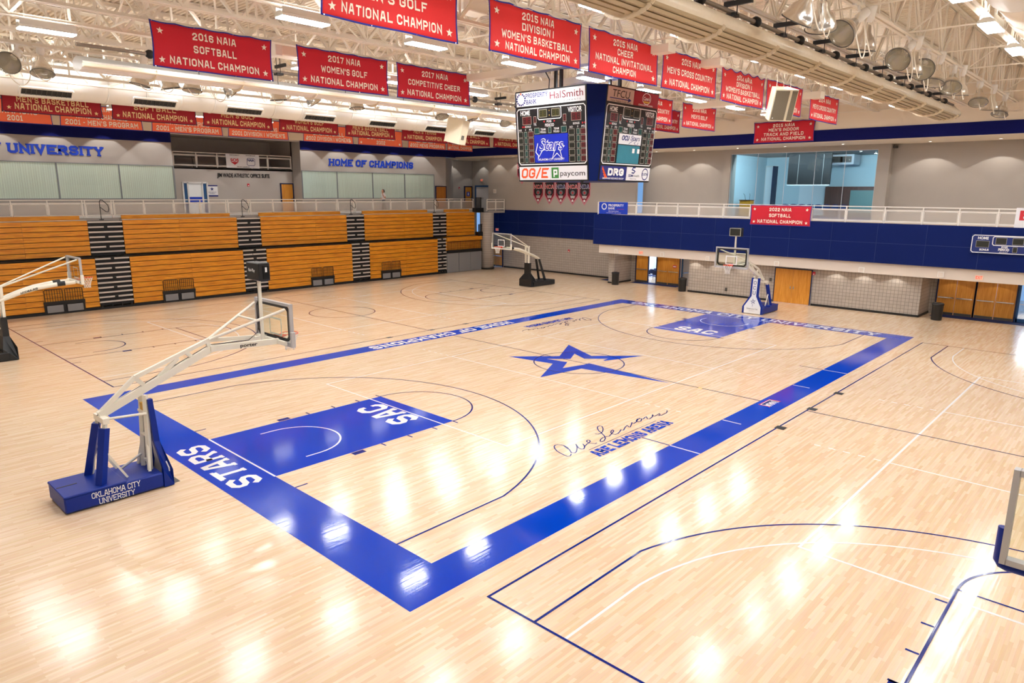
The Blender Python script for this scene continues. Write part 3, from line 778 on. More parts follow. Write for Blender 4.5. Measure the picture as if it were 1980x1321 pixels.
# ---- windows of the office wall (left, on the balcony)
def window_band(n, x0, x1, z0, z1, y, cuts):
    f = MB(); t = 0.035
    f.box(x0-0.05, x1+0.05, y-0.05, y, z0-0.05, z0).box(x0-0.05, x1+0.05, y-0.05, y, z1, z1+0.05)
    for c in [x0-0.025]+cuts+[x1+0.025]: f.box(c-t, c+t, y-0.05, y, z0, z1)
    w = struct('window_%d' % n, f, 'mullion')
    e = [x0]+cuts+[x1]
    for a, b_ in zip(e[:-1], e[1:]):
        MB().box(a+t, b_-t, y-0.035, y-0.03, z0, z1).build('pane', 'pane_glass', w)
        s = MB(); x = a+t
        k = 0; random.seed(int(a*100))
        while x < b_-t-0.01:
            wd = random.choice((0.11, 0.12, 0.13)); x2 = min(x+wd, b_-t); dy = 0.006+0.012*random.random()
            s.quad((x, y-0.004-dy, z0), (x2-0.004, y-0.004, z0), (x2-0.004, y-0.004, z1), (x, y-0.004-dy, z1)); x = x2
        s.build('vertical_blind', 'blind', w)
window_band(1, -22.0, -2.98, 6.22, 8.27, 31.5, [-19.2, -16.0, -12.85, -9.62, -6.24])
window_band(2, 6.42, 19.42, 6.22, 8.22, 31.5, [9.46, 12.84, 16.15])

# ---- lettering on the walls: standing letters
def wall_sign(name, mb, o, r, u, m, label, cat='lettering', depth=0.03):
    F0 = frame(o, r, u, 0.004); 
    out = MB(); n = Vector(r).cross(Vector(u)).normalized()
    k = len(mb.v); front = [tuple(F0(*p)+n*depth) for p in mb.v]; back = [tuple(F0(*p)) for p in mb.v]
    fs = [tuple(f) for f in mb.f] + [tuple(i+k for i in f)[::-1] for f in mb.f]
    cnt = {}
    for f in mb.f:
        for a, b_ in zip(f, f[1:]+f[:1]): cnt[(a, b_)] = 1
    for (a, b_) in list(cnt):
        if (b_, a) not in cnt: fs.append((a, a+k, b_+k, b_))
    out.add(front+back, fs)
    return tag(out.build(name, m), label, cat)
def mid(p, q): return (p+q)/2
wall_sign('wall_lettering', fit_block('OKLAHOMA CITY UNIVERSITY', 0.55, 11.8, weight=0.13, serif=1.6), (-12.92, 31.5, 8.74), (1, 0, 0), (0, 0, 1), 'letter_blue', 'blue block letters ending CITY UNIVERSITY on the grey wall above the left windows')
wall_sign('wall_lettering', fit_block('HOME OF CHAMPIONS', 0.54, 8.3, weight=0.13, serif=1.7, slant=0.08), (12.93, 31.5, 8.68), (1, 0, 0), (0, 0, 1), 'letter_blue', 'blue block letters HOME OF CHAMPIONS on the grey wall above the middle windows')
jw = MB(); xx = 0
a = font_text('JIM WADE ATHLETIC OFFICE SUITE', 0.27, 3.95, bold=0.03)
wall_sign('wall_lettering', a, (2.47, 32.75, 7.68), (1, 0, 0), (0, 0, 1), 'letter_black', 'small black letters naming the office suite on the recessed grey wall')

# ---- doors
def door(n, o, r, w, h, leaves, m, fm, ft=0.07, bars=True, label=None, lite=False, window=None):
    """door set in plane with origin o (bottom centre), right r"""
    r = Vector(r).normalized(); u = Vector((0, 0, 1)); nn = r.cross(u)
    F = lambda a, b_, c: Vector(o)+r*a+u*b_+nn*c
    def bx(mb, a0, a1, b0, b1, c0, c1):
        vs = [F(a, b_, c) for c in (c0, c1) for b_ in (b0, b1) for a in (a0, a1)]
        mb.add(vs, [(0, 2, 3, 1), (4, 5, 7, 6), (0, 1, 5, 4), (2, 6, 7, 3), (0, 4, 6, 2), (1, 3, 7, 5)]); return mb
    f = MB()
    bx(f, -w/2-ft, -w/2, 0, h+ft, 0, 0.10); bx(f, w/2, w/2+ft, 0, h+ft, 0, 0.10); bx(f, -w/2, w/2, h, h+ft, 0, 0.10)
    d = struct('door_%d' % n, f, fm)
    lw = w/leaves
    for i in range(leaves):
        a0 = -w/2+lw*i+0.006; a1 = a0+lw-0.012
        leaf = bx(MB(), a0, a1, 0.015, h-0.006, 0.02, 0.065).build('door_leaf', m, d)
        if bars:
            bx(MB(), a0+0.05, a1-0.05, 0.98, 1.04, 0.09, 0.14).build('push_bar', 'chrome', leaf)
            bx(MB(), a0+0.02, a1-0.02, 0.02, 0.16, 0.065, 0.07).build('kick_plate', 'vent_metal', leaf)
        else:
            hx = a1-0.09 if i == 0 else a0+0.09
            bx(MB(), hx-0.03, hx+0.03, 0.92, 1.08, 0.065, 0.10).build('door_handle', 'chrome', leaf)
    return d
door(1, (24.1, 12.45, 0), (0, -1, 0), 1.05, 2.12, 1, 'door_wood', 'frame_navy')
door(2, (24.1, 10.17, 0), (0, -1, 0), 1.9, 2.12, 2, 'door_wood', 'frame_navy')
door(3, (21.85, -0.03, 0), (0, -1, 0), 2.25, 2.16, 2, 'door_wood', 'frame_navy', 0.04, bars=False)
door(4, (24.1, -8.47, 0), (0, -1, 0), 1.82, 2.12, 2, 'door_wood', 'frame_navy')
door(5, (24.1, -10.38, 0), (0, -1, 0), 1.84, 2.12, 2, 'door_wood', 'frame_navy')
door(6, (24.2, 28.4, 0), (0, -1, 0), 1.7, 1.9, 2, 'door_wood', 'frame_navy')
door(7, (20.2, 31.5, 5.15), (1, 0, 0), 1.16, 2.06, 1, 'door_wood_dark', 'frame_navy', 0.06, bars=False)
door(8, (26.88, 35.0, 5.15), (1, 0, 0), 0.9, 2.1, 1, 'door_wood', 'frame_navy', 0.09, bars=False)
door(9, (27.5, 33.5, 5.15), (0, -1, 0), 1.75, 2.1, 2, 'door_white', 'frame_blue', 0.16, bars=False)
door(10, (6.27-0.5+0.02, 32.75, 5.15), (1, 0, 0), 0.94, 2.1, 1, 'door_wood', 'frame_navy', 0.07, bars=False)
# glazed entrance to the offices: white frame, side lights
f = MB(); x0, x1, y = -1.95, -0.3, 32.75
f.box(x0, x1, y-0.08, y, 7.22, 7.32)
for x in (x0, x0+0.32, x1-0.34, x1): f.box(x-0.05, x+0.05, y-0.08, y, 5.15, 7.3)
d11 = struct('door_11', f, 'frame_white')
MB().box(x0+0.37, x1-0.39, y-0.02, y, 5.15, 7.22).build('door_leaf', 'screen_white', d11)
MB().box(x0+0.37, x1-0.39, y-0.03, y-0.02, 5.9, 6.3).build('door_band', 'sign_blue', d11)
MB().box(x0+0.05, x0+0.27, y-0.02, y, 5.15, 7.22).build('side_light', 'frame_blue', d11)
MB().box(x1-0.29, x1-0.05, y-0.02, y, 5.15, 7.22).build('side_light', 'frame_blue', d11)
# steel door standing ajar with daylight past its edge, right of the wooden pair
f = MB().box(24.05, 24.15, 8.98, 9.08, 0, 2.2).box(24.05, 24.15, 7.9, 7.98, 0, 2.2)
d12 = struct('door_12', f, 'frame_blue')
lf = MB().bar((24.12, 8.97, 1.06), (24.95, 8.66, 1.06), 0.05, 2.1).build('door_leaf', 'wall_cool', d12)
MB().bar((24.10, 8.93, 1.0), (24.9, 8.62, 1.0), 0.05, 0.06).build('push_bar', 'chrome', lf)
# glass doors to the outside at the far right
f = MB()
for yy in (-11.42, -12.4, -13.4, -14.4): f.box(24.05, 24.15, yy-0.06, yy+0.06, 0, 2.3)
f.box(24.05, 24.15, -14.4, -11.4, 2.2, 2.36).box(24.05, 24.15, -14.4, -11.4, 0, 0.2)
d13 = struct('door_13', f, 'frame_blue')
for yy in (-12.4, -13.4, -14.4): MB().box(24.09, 24.1, yy+0.05, yy+0.93, 0.2, 2.2).build('pane', 'pane_glass', d13)
MB().bar((24.0, -11.5, 1.0), (24.0, -12.35, 1.0), 0.04).build('push_bar', 'chrome', d13)
struct('wall_far_end', MB().box(24.1, 24.3, -28, -14.45, 0, 2.36), 'tile_far')

# ---- rooms seen through openings
cr_ = MB().box(26.2, 33.2, -3.8, -3.65, 5.15, 9.7).box(26.0, 33.2, 7.1, 7.25, 5.15, 9.7).box(33.0, 33.2, -4.0, 7.25, 5.15, 9.7)
struct('wall_meeting_room', cr_, 'cyan_wall')
struct('ceiling_meeting_room', MB().box(25.8, 33.2, -4, 7.25, 9.55, 9.7), 'vent_metal')
struct('floor_meeting_room', MB().box(25.6, 33.2, -4, 7.25, 5.05, 5.16), 'carpet_blue')
f = MB()
for yy in (6.47, 4.55, 2.6, 0.65, -1.2, -3.07): f.box(25.58, 25.62, yy-0.012, yy+0.012, 5.16, 9.5)
f.box(25.57, 25.63, -3.1, 6.5, 9.46, 9.5)
w3 = struct('window_3', f, 'stone_light')
for a, b_ in zip((6.46, 4.54, 2.59, 0.64, -1.21), (4.56, 2.61, 0.66, -1.19, -3.06)): MB().box(25.595, 25.605, b_, a, 5.16, 9.46).build('pane', 'room_glass', w3)
# store room behind the open leaf
struct('wall_store', MB().box(27.6, 27.8, 9.0, 13.6, 0, 2.4).box(24.3, 27.8, 13.4, 13.6, 0, 2.4).box(24.3, 27.8, 9.2, 9.35, 0, 2.4), 'stone_light')
def area(name, loc, rot, sx, sy, power, col):
    l = bpy.data.lights.new(name, 'AREA'); l.shape = 'RECTANGLE'; l.size = sx; l.size_y = sy; l.energy = power; l.color = col
    o = bpy.data.objects.new(name, l); COL.objects.link(o); o.location = loc; o.rotation_euler = rot
    return o
area('meeting_room_fill', (26.1, 1.6, 9.25), (0, radians(-62), 0), 0.5, 8.0, 560, (0.82, 0.94, 1.0))  # added lamp hidden over the glass, lights the room in place of daylight
area('store_fill', (26.2, 11.4, 2.32), (0, 0, 0), 2.4, 2.0, 260, (0.62, 0.80, 1.0))  # unseen overhead lamp added to give the store its bluish light
struct('wall_light_backdrop', MB().box(27.0, 27.2, 7.2, 9.1, 0, 2.4), 'stone_light')  # added surface behind the door slit, lit so the slit shows white
area('backdrop_fill', (26.2, 8.3, 2.3), (0, radians(-25), 0), 0.8, 1.4, 110, (0.92, 0.96, 1.0))  # added lamp that whitens the surface behind the door slit
area('entrance_daylight', (27.0, -12.9, 2.2), (0, radians(60), 0), 2.0, 3.0, 160, (0.85, 0.93, 1.0))
w4 = struct('window_4', MB().box(25.78, 25.84, 13.75, 13.79, 5.15, 9.8).box(25.78, 25.84, 14.55, 14.62, 5.15, 9.8).box(25.78, 25.84, 13.75, 14.62, 7.6, 7.66), 'frame_blue')
MB().box(25.80, 25.81, 13.79, 14.55, 5.15, 9.8).build('pane', 'pane_glass', w4)

# ---- downlights in the soffits
def downlight(i, x, y, z, power, cone, lab, blend=0.07):
    t = thing('downlight', lab, 'downlight', (x, y, z), 0, 'recessed downlights in the soffit')
    MB().lathe([(0.11, -0.012), (0.085, -0.012), (0.085, 0.0), (0.11, 0.0), (0.11, -0.012)], n=20).build('trim_ring', 'white_paint', t)
    MB().disc((0, 0, -0.004), (0, 0, -1), 0.085).build('lens', 'can_lens', t)
    l = bpy.data.lights.new('downlight_beam', 'SPOT'); l.energy = power; l.spot_size = cone; l.spot_blend = blend; l.shadow_soft_size = 0.04; l.color = (1, 0.93, 0.84)
    o = bpy.data.objects.new('downlight_beam', l); COL.objects.link(o); o.parent = t; o.location = (0, 0, -0.03)
k = 0
for u in (1285, 1357, 1440, 1530, 1640, 1805, 1938, 2075):
    inner = 1395 < u < 1715; xw = 25.5 if inner else (25.7 if u < 1400 else 26.15)
    y = at_x(u, 300, xw).y; k += 1
    downlight(k, xw-1.15, y, 9.8, 110 if not inner else 50, radians(108), 'round ceiling downlight in the far soffit, number %d from its left end' % k)
for n_, (x, y) in enumerate(((24.9, 34.35), (26.9, 33.4), (23.62, 28.0), (23.62, 25.8), (23.62, 23.6), (23.62, 21.4))):
    downlight(n_, x, y, 9.8, 42, radians(88), ['round downlight before the door with the blue sign', 'round downlight before the white double doors', 'round downlight at the corner of the pennant wall', 'second downlight along the pennant wall', 'third downlight along the pennant wall', 'fourth downlight along the pennant wall, behind the scoreboard'][n_])
nw = 0
for x in [-15.2+2.75*k for k in range(13)]:
    nw += 1; t = thing('wall_washer', 'wall washer lamp behind the orange banners, number %d from the left' % nw, 'lamp', (x, 30.35, 11.20), 0, 'wall washers behind the orange banners')
    MB().lathe([(0.0, 0.13), (0.09, 0.13), (0.12, 0.0), (0.10, 0.0), (0.08, 0.08)], n=18).build('housing', 'white_paint', t)
    MB().disc((0, 0, 0.03), (0, 0, -1), 0.085).build('lens', 'can_lens', t)
    l = bpy.data.lights.new('wall_washer_beam', 'SPOT'); l.energy = 210; l.spot_size = radians(84); l.spot_blend = 0.10; l.shadow_soft_size = 0.06; l.color = (1, 0.97, 0.93)
    o = bpy.data.objects.new('wall_washer_beam', l); COL.objects.link(o); o.parent = t; o.location = (0, 0, -0.02)
for n_, u in enumerate((1345, 1388, 1440, 1620, 1674, 1736)):
    y = at_x(u, 520, 21.85).y
    downlight(n_, 21.42, y, 2.36, 22, radians(118), 'small downlight under the balcony over the tiled wall, number %d from the left' % (n_+1))
for n_, y in enumerate((12.4, 10.2, -8.4, -10.4)):
    downlight(n_, 23.2, y, 2.36, 14, radians(120), ['small downlight before the single wooden door leaf', 'small downlight before the left wooden double door', 'small downlight before the right wooden doors, left one', 'small downlight before the right wooden doors, right one'][n_])
# ================================================================== BLEACHERS (pushed back against the left wall)
YL, YU = 27.40, 27.95
nth = ['first', 'second', 'third', 'fourth', 'fifth', 'sixth', 'seventh', 'eighth', 'ninth', 'tenth', 'eleventh', 'twelfth']
def bank(tier, x0, x1, z0, z1, rows, y, lab, cuts=(), base=True, hole=None):
    t = thing('bleacher_bank', lab, 'bleachers', ((x0+x1)/2, y+0.3, z0 if not base else 0), 0, tier+' bleacher banks')
    h = (z1-z0)/rows
    for i in range(rows):
        a = z0+h*i
        xs = [x0]+[c for c in cuts if x0 < c < x1]+[x1]
        for p, q in zip(xs[:-1], xs[1:]):
            segs = [(p, q)]
            if hole and a < hole[2]-0.02:
                segs = []
                if p < hole[0]: segs.append((p, min(q, hole[0])))
                if q > hole[1]: segs.append((max(p, hole[1]), q))
            for s0, s1 in segs:
                if s1-s0 < 0.02: continue
                # seat board whose lower edge stands proud of the one below
                b_ = MB(); e0, e1 = s0+0.004, s1-0.004
                b_.prism([(y+0.022, a+0.012), (y-0.012, a+0.030), (y+0.004, a+h-0.014), (y+0.05, a+h-0.014), (y+0.05, a+0.012)], lambda c, d: (e0, c, d), lambda c, d: (e1, c, d))
                b_.build('seat_board', 'bleacher_wood', t, world=True)
    MB().box(x0, x1, y+0.06, y+0.5, z0, z1-0.02).build('understructure', 'step_black', t, world=True)
    if base:
        MB().box(x0, x1, y-0.03, y+0.06, 0, z0).build('skirt', 'step_black', t, world=True)
    return t
def aisle(x0, x1, z0, z1, n, y, lab, base=True):
    t = thing('bleacher_aisle', lab, 'bleacher steps', ((x0+x1)/2, y+0.3, 0 if base else z0), 0, 'bleacher aisles')
    MB().box(x0, x1, y+0.1, y+0.45, z0, z1-0.01).build('riser', 'step_black', t, world=True)
    h = (z1-z0)/n
    for i in range(n):
        MB().box(x0, x1, y+0.0, y+0.12, z0+h*i+h*0.62, z0+h*i+h*0.94).build('tread', 'step_grey', t, world=True)
        if i % 2: 
            xm = (x0+x1)/2; MB().box(xm-0.09, xm+0.09, y-0.02, y+0.02, z0+h*i+h*0.55, z0+h*i+h*0.96).build('latch', 'black_metal', t, world=True)
    if base:
        MB().box(x0, x1, y-0.03, y+0.1, 0, 0.12).build('skirt', 'step_black', t, world=True)
        for k in range(4):
            x = x0+(x1-x0)*(0.06+0.29*k); MB().box(x-0.03, x+0.03, y-0.02, y+0.03, 0.1, 0.28).build('caster_fork', 'black_metal', t, world=True)
    return t
LX = [(-16.6, -9.35), (-7.52, -0.62), (1.03, 7.81), (9.40, 16.21)]
holes = [(-12.05, -10.15), (-5.84, -3.98), (4.31, 6.11), (10.43, 12.25)]
for i, (a, b_) in enumerate(LX):
    bank('lower', a, b_, 0.16, 2.93, 9, YL, 'lower folded bank of orange wooden bleachers, %s from the left of the photo' % nth[i], (-12.9, -4.0, 5.0, 12.9), True, holes[i]+(1.38,))
AX_ = [(-9.33, -7.54), (-0.6, 1.01), (7.83, 9.38), (16.23, 17.2)]
for i, (a, b_) in enumerate(AX_):
    aisle(a, b_, 0.2, 2.945, 10, YL, 'lower black aisle steps with grey treads, %s from the left' % nth[i])
    aisle(a, b_ if i < 3 else 17.7, 3.02, 5.0, 7, YU, 'upper black aisle steps with grey treads, %s from the left' % nth[i], False)
UX = [(-16.6, -9.35), (-7.52, -0.62), (1.03, 7.81), (9.40, 16.21), (17.72, 21.0)]
for i, (a, b_) in enumerate(UX):
    bank('upper', a, b_, 3.05, 5.03, 7, YU, 'upper folded bank of orange wooden bleachers, %s from the left of the photo' % nth[i], (-12.5, -4.3, 5.2, 13.2), False)
    bt = thing('top_bench', 'low wooden top bench below the white balcony railing, %s from the left' % nth[i], 'bench', ((a+b_)/2, 28.4, 5.03), 0, 'top row benches')
    MB().box(a+0.1, b_-0.25, 28.35, 28.42, 5.05, 5.29).build('back_board', 'bleacher_wood', bt, world=True)
    MB().box(a, b_, 28.0, 28.45, 5.03, 5.06).build('deck_board', 'step_grey', bt, world=True)
MBt = MB().box(-16.6, 17.2, YL+0.02, YU-0.01, 2.952, 2.97)
tag(MBt.build('bleacher_walkway', 'step_black'), 'long black ledge between the lower and upper bleacher banks', 'walkway')
MBt = MB()
for (a, b_) in AX_: MBt.box(a, min(b_, 21), YU+0.0, 28.58, 5.0, 5.04)
# aisle handrails at the head of each aisle
def aisle_rail(x, lab):
    t = thing('aisle_handrail', lab, 'handrail', (x, 28.15, 5.04), 0, 'looped aisle handrails')
    MB().tube([(0, 0, 0), (0, 0, 1.02), (0.05, -0.0, 1.13), (0.16, 0, 1.12), (0.42, -0.0, 0.85), (0.46, 0, 0.62), (0.40, 0, 0.45), (0.28, 0, 0.48), (0.02, 0, 0.72)], 0.022, 8).build('loop_tube', 'black_metal', t)
    MB().bevbox(-0.10, 0.12, -0.07, 0.07, 0, 0.05, 0.01).build('foot_plate', 'black_metal', t)
for i, x in enumerate((-8.35, 0.10, 8.55, 16.75)): aisle_rail(x-0.2, 'black looped handrail at the head of the %s bleacher aisle from the left' % nth[i])
# wheelchair bays with folded guard rails
def bay(x0, x1, lab):
    w = x1-x0; t = thing('wheelchair_bay', lab, 'guard rail', (x0+w/2, YL, 0), 0, 'black guard rails in the lower bleachers')
    g = MB(); 
    MB().box(-w/2-0.05, w/2+0.05, -0.10, 0.0, 0.55, 0.72).build('beam', 'black_metal', t)
    MB().box(-w/2+0.01, w/2-0.01, 0.02, 0.055, 0.56, 1.40).build('back_panel', 'bleacher_wood', t)
    for s in (-1, 1):
        a0, a1 = sorted((s*0.06, s*(w/2-0.03)))
        r = MB(); r.tube([(a0, -0.06, 0.70), (a0, -0.06, 1.33), (a0+0.05, -0.06, 1.38), (a1-0.05, -0.06, 1.38), (a1, -0.06, 1.33), (a1, -0.06, 0.70)], 0.020, 6)
        for k in range(1, 7): x = a0+(a1-a0)*k/7; r.tube([(x, -0.06, 0.7), (x, -0.06, 1.38)], 0.013, 6)
        for z in (0.92, 1.15): r.tube([(a0, -0.06, z), (a1, -0.06, z)], 0.011, 6)
        r.build('rail_panel', 'black_metal', t)
        MB().box(a0+0.06, a1-0.02, -0.05, 0.0, 0.11, 0.50).build('grey_panel', 'panel_grey', t)
    MB().box(-0.06, 0.06, -0.08, 0, 0.02, 0.56).build('leg', 'black_metal', t)
    for s in (-1, 1): MB().box(s*w/2-0.04, s*w/2+0.04, -0.08, 0, 0.02, 0.56).build('leg', 'black_metal', t)
for i, (a, b_) in enumerate(holes): bay(a, b_, 'black double guard rail over grey panels in the lower bleachers, %s from the left' % nth[i])
# far end of the lower tier: short bank with a long guard rail over grey panels
t = thing('end_bay', 'long black guard rail over tall grey panels at the column end of the bleachers', 'guard rail', (19.3, YL, 0))
MB().box(17.22, 21.3, YL+0.1, YL+0.4, 1.7, 3.0).build('seat_bank', 'bleacher_wood', t, world=True)
MB().box(17.22, 21.3, YL-0.12, YL+0.12, 2.68, 2.98).build('seat_board', 'bleacher_wood', t, world=True)
r = MB()
x = 17.3
while x < 21.25: r.tube([(x, YL-0.05, 1.9), (x, YL-0.05, 2.6)], 0.018, 6); x += 0.155
for z in (1.9, 2.62): r.tube([(17.25, YL-0.05, z), (21.3, YL-0.05, z)], 0.022, 6)
r.build('rail_panel', 'black_metal', t, world=True)
MB().box(17.22, 21.3, YL-0.10, YL+0.1, 1.66, 1.88).build('beam', 'black_metal', t, world=True)
for k in range(3): MB().box(17.24+1.36*k, 17.24+1.36*k+1.33, YL-0.02, YL+0.08, 0.02, 1.66).build('grey_panel', 'panel_grey', t, world=True)
# folded guard rails at the column
def stack_rail(o, n, h, lab):
    t = thing('folded_guardrail', lab, 'guard rail', o, 0, 'folded black end guard rails')
    for k in range(n):
        r = MB(); d = 0.09*k
        r.tube([(d, -0.25+0.05*k, 0), (d, -0.25+0.05*k, h), (d+0.6, -0.25+0.05*k, h), (d+0.6, -0.25+0.05*k, 0)], 0.022, 6)
        for j in range(1, 6): r.tube([(d+0.1*j, -0.25+0.05*k, 0.1), (d+0.1*j, -0.25+0.05*k, h)], 0.012, 5)
        r.build('rail_panel', 'black_metal', t)
    MB().box(-0.05, 0.95, -0.3, 0.1, -0.02, 0.35).build('base_frame', 'black_metal', t)
stack_rail((20.95, 28.0, 5.05), 3, 1.25, 'folded black guard rails standing on the top bleacher tier beside the column')
stack_rail((21.05, 27.75, 2.98), 3, 1.0, 'folded black guard rails on the lower bleacher tier beside the column')
MB().box(21.02, 21.5, 27.6, 28.5, 3.0, 5.03)

# ================================================================== RAILINGS
def railing(name, P, R, z0, z1, posts, lab, mesh=True, gates=()):
    """P: origin; R: direction; posts: distances along R"""
    R = Vector(R); t = thing(name, lab, 'railing', (P[0], P[1], z0))
    nn = Vector((0, 0, 1)).cross(R)
    F = lambda s, z, d=0.0: (R.x*s+nn.x*d, R.y*s+nn.y*d, z-z0)
    up = (0, 0, 1)
    for s in posts: MB().bar(F(s, z0), F(s, z1), 0.055, 0.055).build('post', 'white_paint', t)
    a, b_ = posts[0], posts[-1]
    MB().bar(F(a, z1), F(b_, z1), 0.06, 0.05).build('top_rail', 'white_paint', t)
    MB().bar(F(a, z1-0.17), F(b_, z1-0.17), 0.04, 0.04).build('middle_rail', 'white_paint', t)
    MB().bar(F(a, z0+0.12), F(b_, z0+0.12), 0.04, 0.05).build('bottom_rail', 'white_paint', t)
    for p, q in zip(posts[:-1], posts[1:]):
        if q-p < 0.3: continue
        fr = MB(); e = 0.06
        for u_, v_ in (((p+e, z0+0.17), (p+e, z1-0.22)), ((q-e, z0+0.17), (q-e, z1-0.22)), ((p+e, z1-0.22), (q-e, z1-0.22)), ((p+e, z0+0.17), (q-e, z0+0.17))):
            fr.bar(F(*u_), F(*v_), 0.03, 0.03)
        pf = fr.build('panel_frame', 'white_paint', t)
        if mesh:
            MB().quad(F(p+e, z0+0.17), F(q-e, z0+0.17), F(q-e, z1-0.22), F(p+e, z1-0.22)).build('mesh_infill', 'rail_mesh', pf)
    return t
xs = [-16.4, -14.5, -12.7, -11.02, -9.31, -9.18, -7.80, -7.68, -6.02, -4.27, -2.63, -0.95, -0.82, 0.58, 0.71, 2.35, 4.08, 5.73, 7.44, 7.56, 8.96, 9.08, 10.72, 12.4, 14.06, 15.76, 15.90, 17.06, 18.58, 20.05, 21.48]
railing('balcony_railing', (0, 28.62), (1, 0, 0), 5.15, 6.16, xs, 'long white railing with mesh panels along the balcony above the bleachers')
railing('balcony_railing', (0, 27.15), (1, 0, 0), 5.15, 6.14, [21.75, 22.85, 23.95], 'short white railing on top of the round tiled column')
ys = [at_x(u, 395, 20.82).y for u in (1157, 1231, 1270, 1311, 1352.5, 1400, 1452, 1512, 1571, 1638, 1713, 1787, 1858, 1934)]
ys += [ys[-1]-1.75*k for k in range(1, 6)]
railing('balcony_railing', (20.82, ys[0]), (0, -1, 0), 5.17, 6.10, [ys[0]-y for y in ys], 'long white railing along the blue padded balcony front')
railing('upper_railing', (-2.9, 32.8), (1, 0, 0), 8.30, 9.30, [0.5, 2.05, 3.5, 6.05, 7.3, 9.2], 'white railing across the dark recess above the office entrance', mesh=False)
# folding table and crates left behind the upper railing
t = thing('folding_table', 'grey folding table behind the left end of the upper white railing', 'table', (-1.3, 33.8, 8.285))
MB().box(-0.9, 0.9, -0.35, 0.35, 0.72, 0.76).build('tabletop', 'vent_metal', t)
for s in (-1, 1):
    for q in (-1, 1): MB().tube([(s*0.8, q*0.3, 0), (s*0.7, q*0.3, 0.72)], 0.02, 6).build('leg', 'vent_metal', t)

# ================================================================== PORTABLE HOOPS
def backboard(t, X, s=1, pad=None, inner_frame=True):
    """glass board in plane x=X (front faces +x), in the thing's local space"""
    g = MB().box(X-0.012, X, -0.915, 0.915, 2.90, 3.97).build('backboard_glass', 'board_glass', t)
    f = MB()
    for a in ((-0.915, -0.86, 2.90, 3.97), (0.86, 0.915, 2.90, 3.97), (-0.86, 0.86, 3.90, 3.97), (-0.86, 0.86, 2.90, 2.97)): f.box(X-0.075, X+0.012, a[0], a[1], a[2], a[3])
    f.build('backboard_frame', 'hoop_grey', t)
    if inner_frame:
        i = MB(); i.add(*[[], []]) if False else None
        vs, fs = strip2d([(-0.70, 3.02), (-0.80, 3.12), (-0.80, 3.78), (-0.70, 3.87), (0.70, 3.87), (0.80, 3.78), (0.80, 3.12), (0.70, 3.02)], True, 0.035)
        n = len(vs)
        i.add([(X-0.07, p.x, p.y) for p in vs]+[(X-0.03, p.x, p.y) for p in vs], [f_ for f_ in fs]+[tuple(k+n for k in f_)[::-1] for f_ in fs])
        i.build('inner_frame', 'black_metal', t)
    w = MB(); vs, fs = strip2d([(-0.295, 3.08), (-0.295, 3.50), (0.295, 3.50), (0.295, 3.08)], True, 0.025)
    w.add([(X+0.004, p.x, p.y) for p in vs], fs).build('target_square', 'letter_white', t)
    r = MB(); cx = X+0.15+0.2286
    r.tube([(cx+0.2286*cos(2*pi*k/28), 0.2286*sin(2*pi*k/28), 3.048) for k in range(28)], 0.011, 8, closed=True)
    r.box(X+0.01, X+0.17, -0.10, 0.10, 3.03, 3.05).box(X+0.005, X+0.02, -0.12, 0.12, 2.95, 3.06)
    for q in (-1, 1): r.bar((X+0.02, q*0.1, 2.98), (X+0.2, q*0.16, 3.04), 0.02)
    rim = r.build('rim', 'rim_orange', t)
    nt_ = MB(); NN = 12
    rad = [0.228, 0.20, 0.165, 0.135, 0.12, 0.125]; zz = [3.04, 2.95, 2.86, 2.77, 2.68, 2.60]
    for k in range(NN):
        for d in (1, -1):
            pts = []
            for j in range(6):
                th = 2*pi*(k+d*j*0.5)/NN; pts.append((cx+rad[j]*cos(th), rad[j]*sin(th), zz[j]))
            nt_.tube(pts, 0.006, 4, cap=False)
    nt_.build('net', 'net', rim)
    if pad:
        for q in (-1, 1):
            pm = MB(); pm.bevbox(X-0.09, X+0.035, min(q*0.87, q*0.95), max(q*0.87, q*0.95), 2.86, 3.26, 0.015); pm.build('corner_pad', pad, t)
        MB().bevbox(X-0.08, X+0.03, -0.93, 0.93, 2.855, 2.92, 0.015).build('bottom_pad', pad, t)
def shot_clock(t, x, z, back):
    MB().bar((x, 0, 2.98), (x, 0, z), 0.07, 0.07).build('clock_post', 'hoop_white', t)
    b_ = MB().bevbox(x-0.15, x+0.15, -0.33, 0.33, z, z+0.45, 0.02).build('shot_clock', 'black_plastic', t)
    F = frame((x-0.15, 0.04, z+0.22), (0, -1, 0), (0, 0, 1), 0.003)
    font_text('Fair-Play', 0.075, 0.34, bold=0.01, slant=0.2).mapped(F).build('lettering', 'letter_white', b_)
    MB().box(x-0.04, x+0.12, -0.345, -0.33, z+0.05, z+0.38).build('side_panel', 'dark_screen', b_)
    MB().box(x+0.01, x+0.06, -0.35, -0.345, z+0.22, z+0.34).build('side_label', 'letter_white', b_)
    o2 = MB(); vs, fs = strip2d([(-0.3, z+0.03), (-0.3, z+0.42), (0.3, z+0.42), (0.3, z+0.03)], True, 0.012)
    o2.add([(x+0.153, p.x, p.y) for p in vs], fs).build('face_outline', 'outline_grey', b_)
    MB().box(x+0.148, x+0.152, -0.28, 0.28, z+0.05, z+0.40).build('face_panel', 'digit_dark', b_)
    MB().tube([(x-0.02, 0.1, z+0.45), (x-0.06, 0.1, z+0.66)], 0.006, 5).build('antenna', 'cable_black', b_)
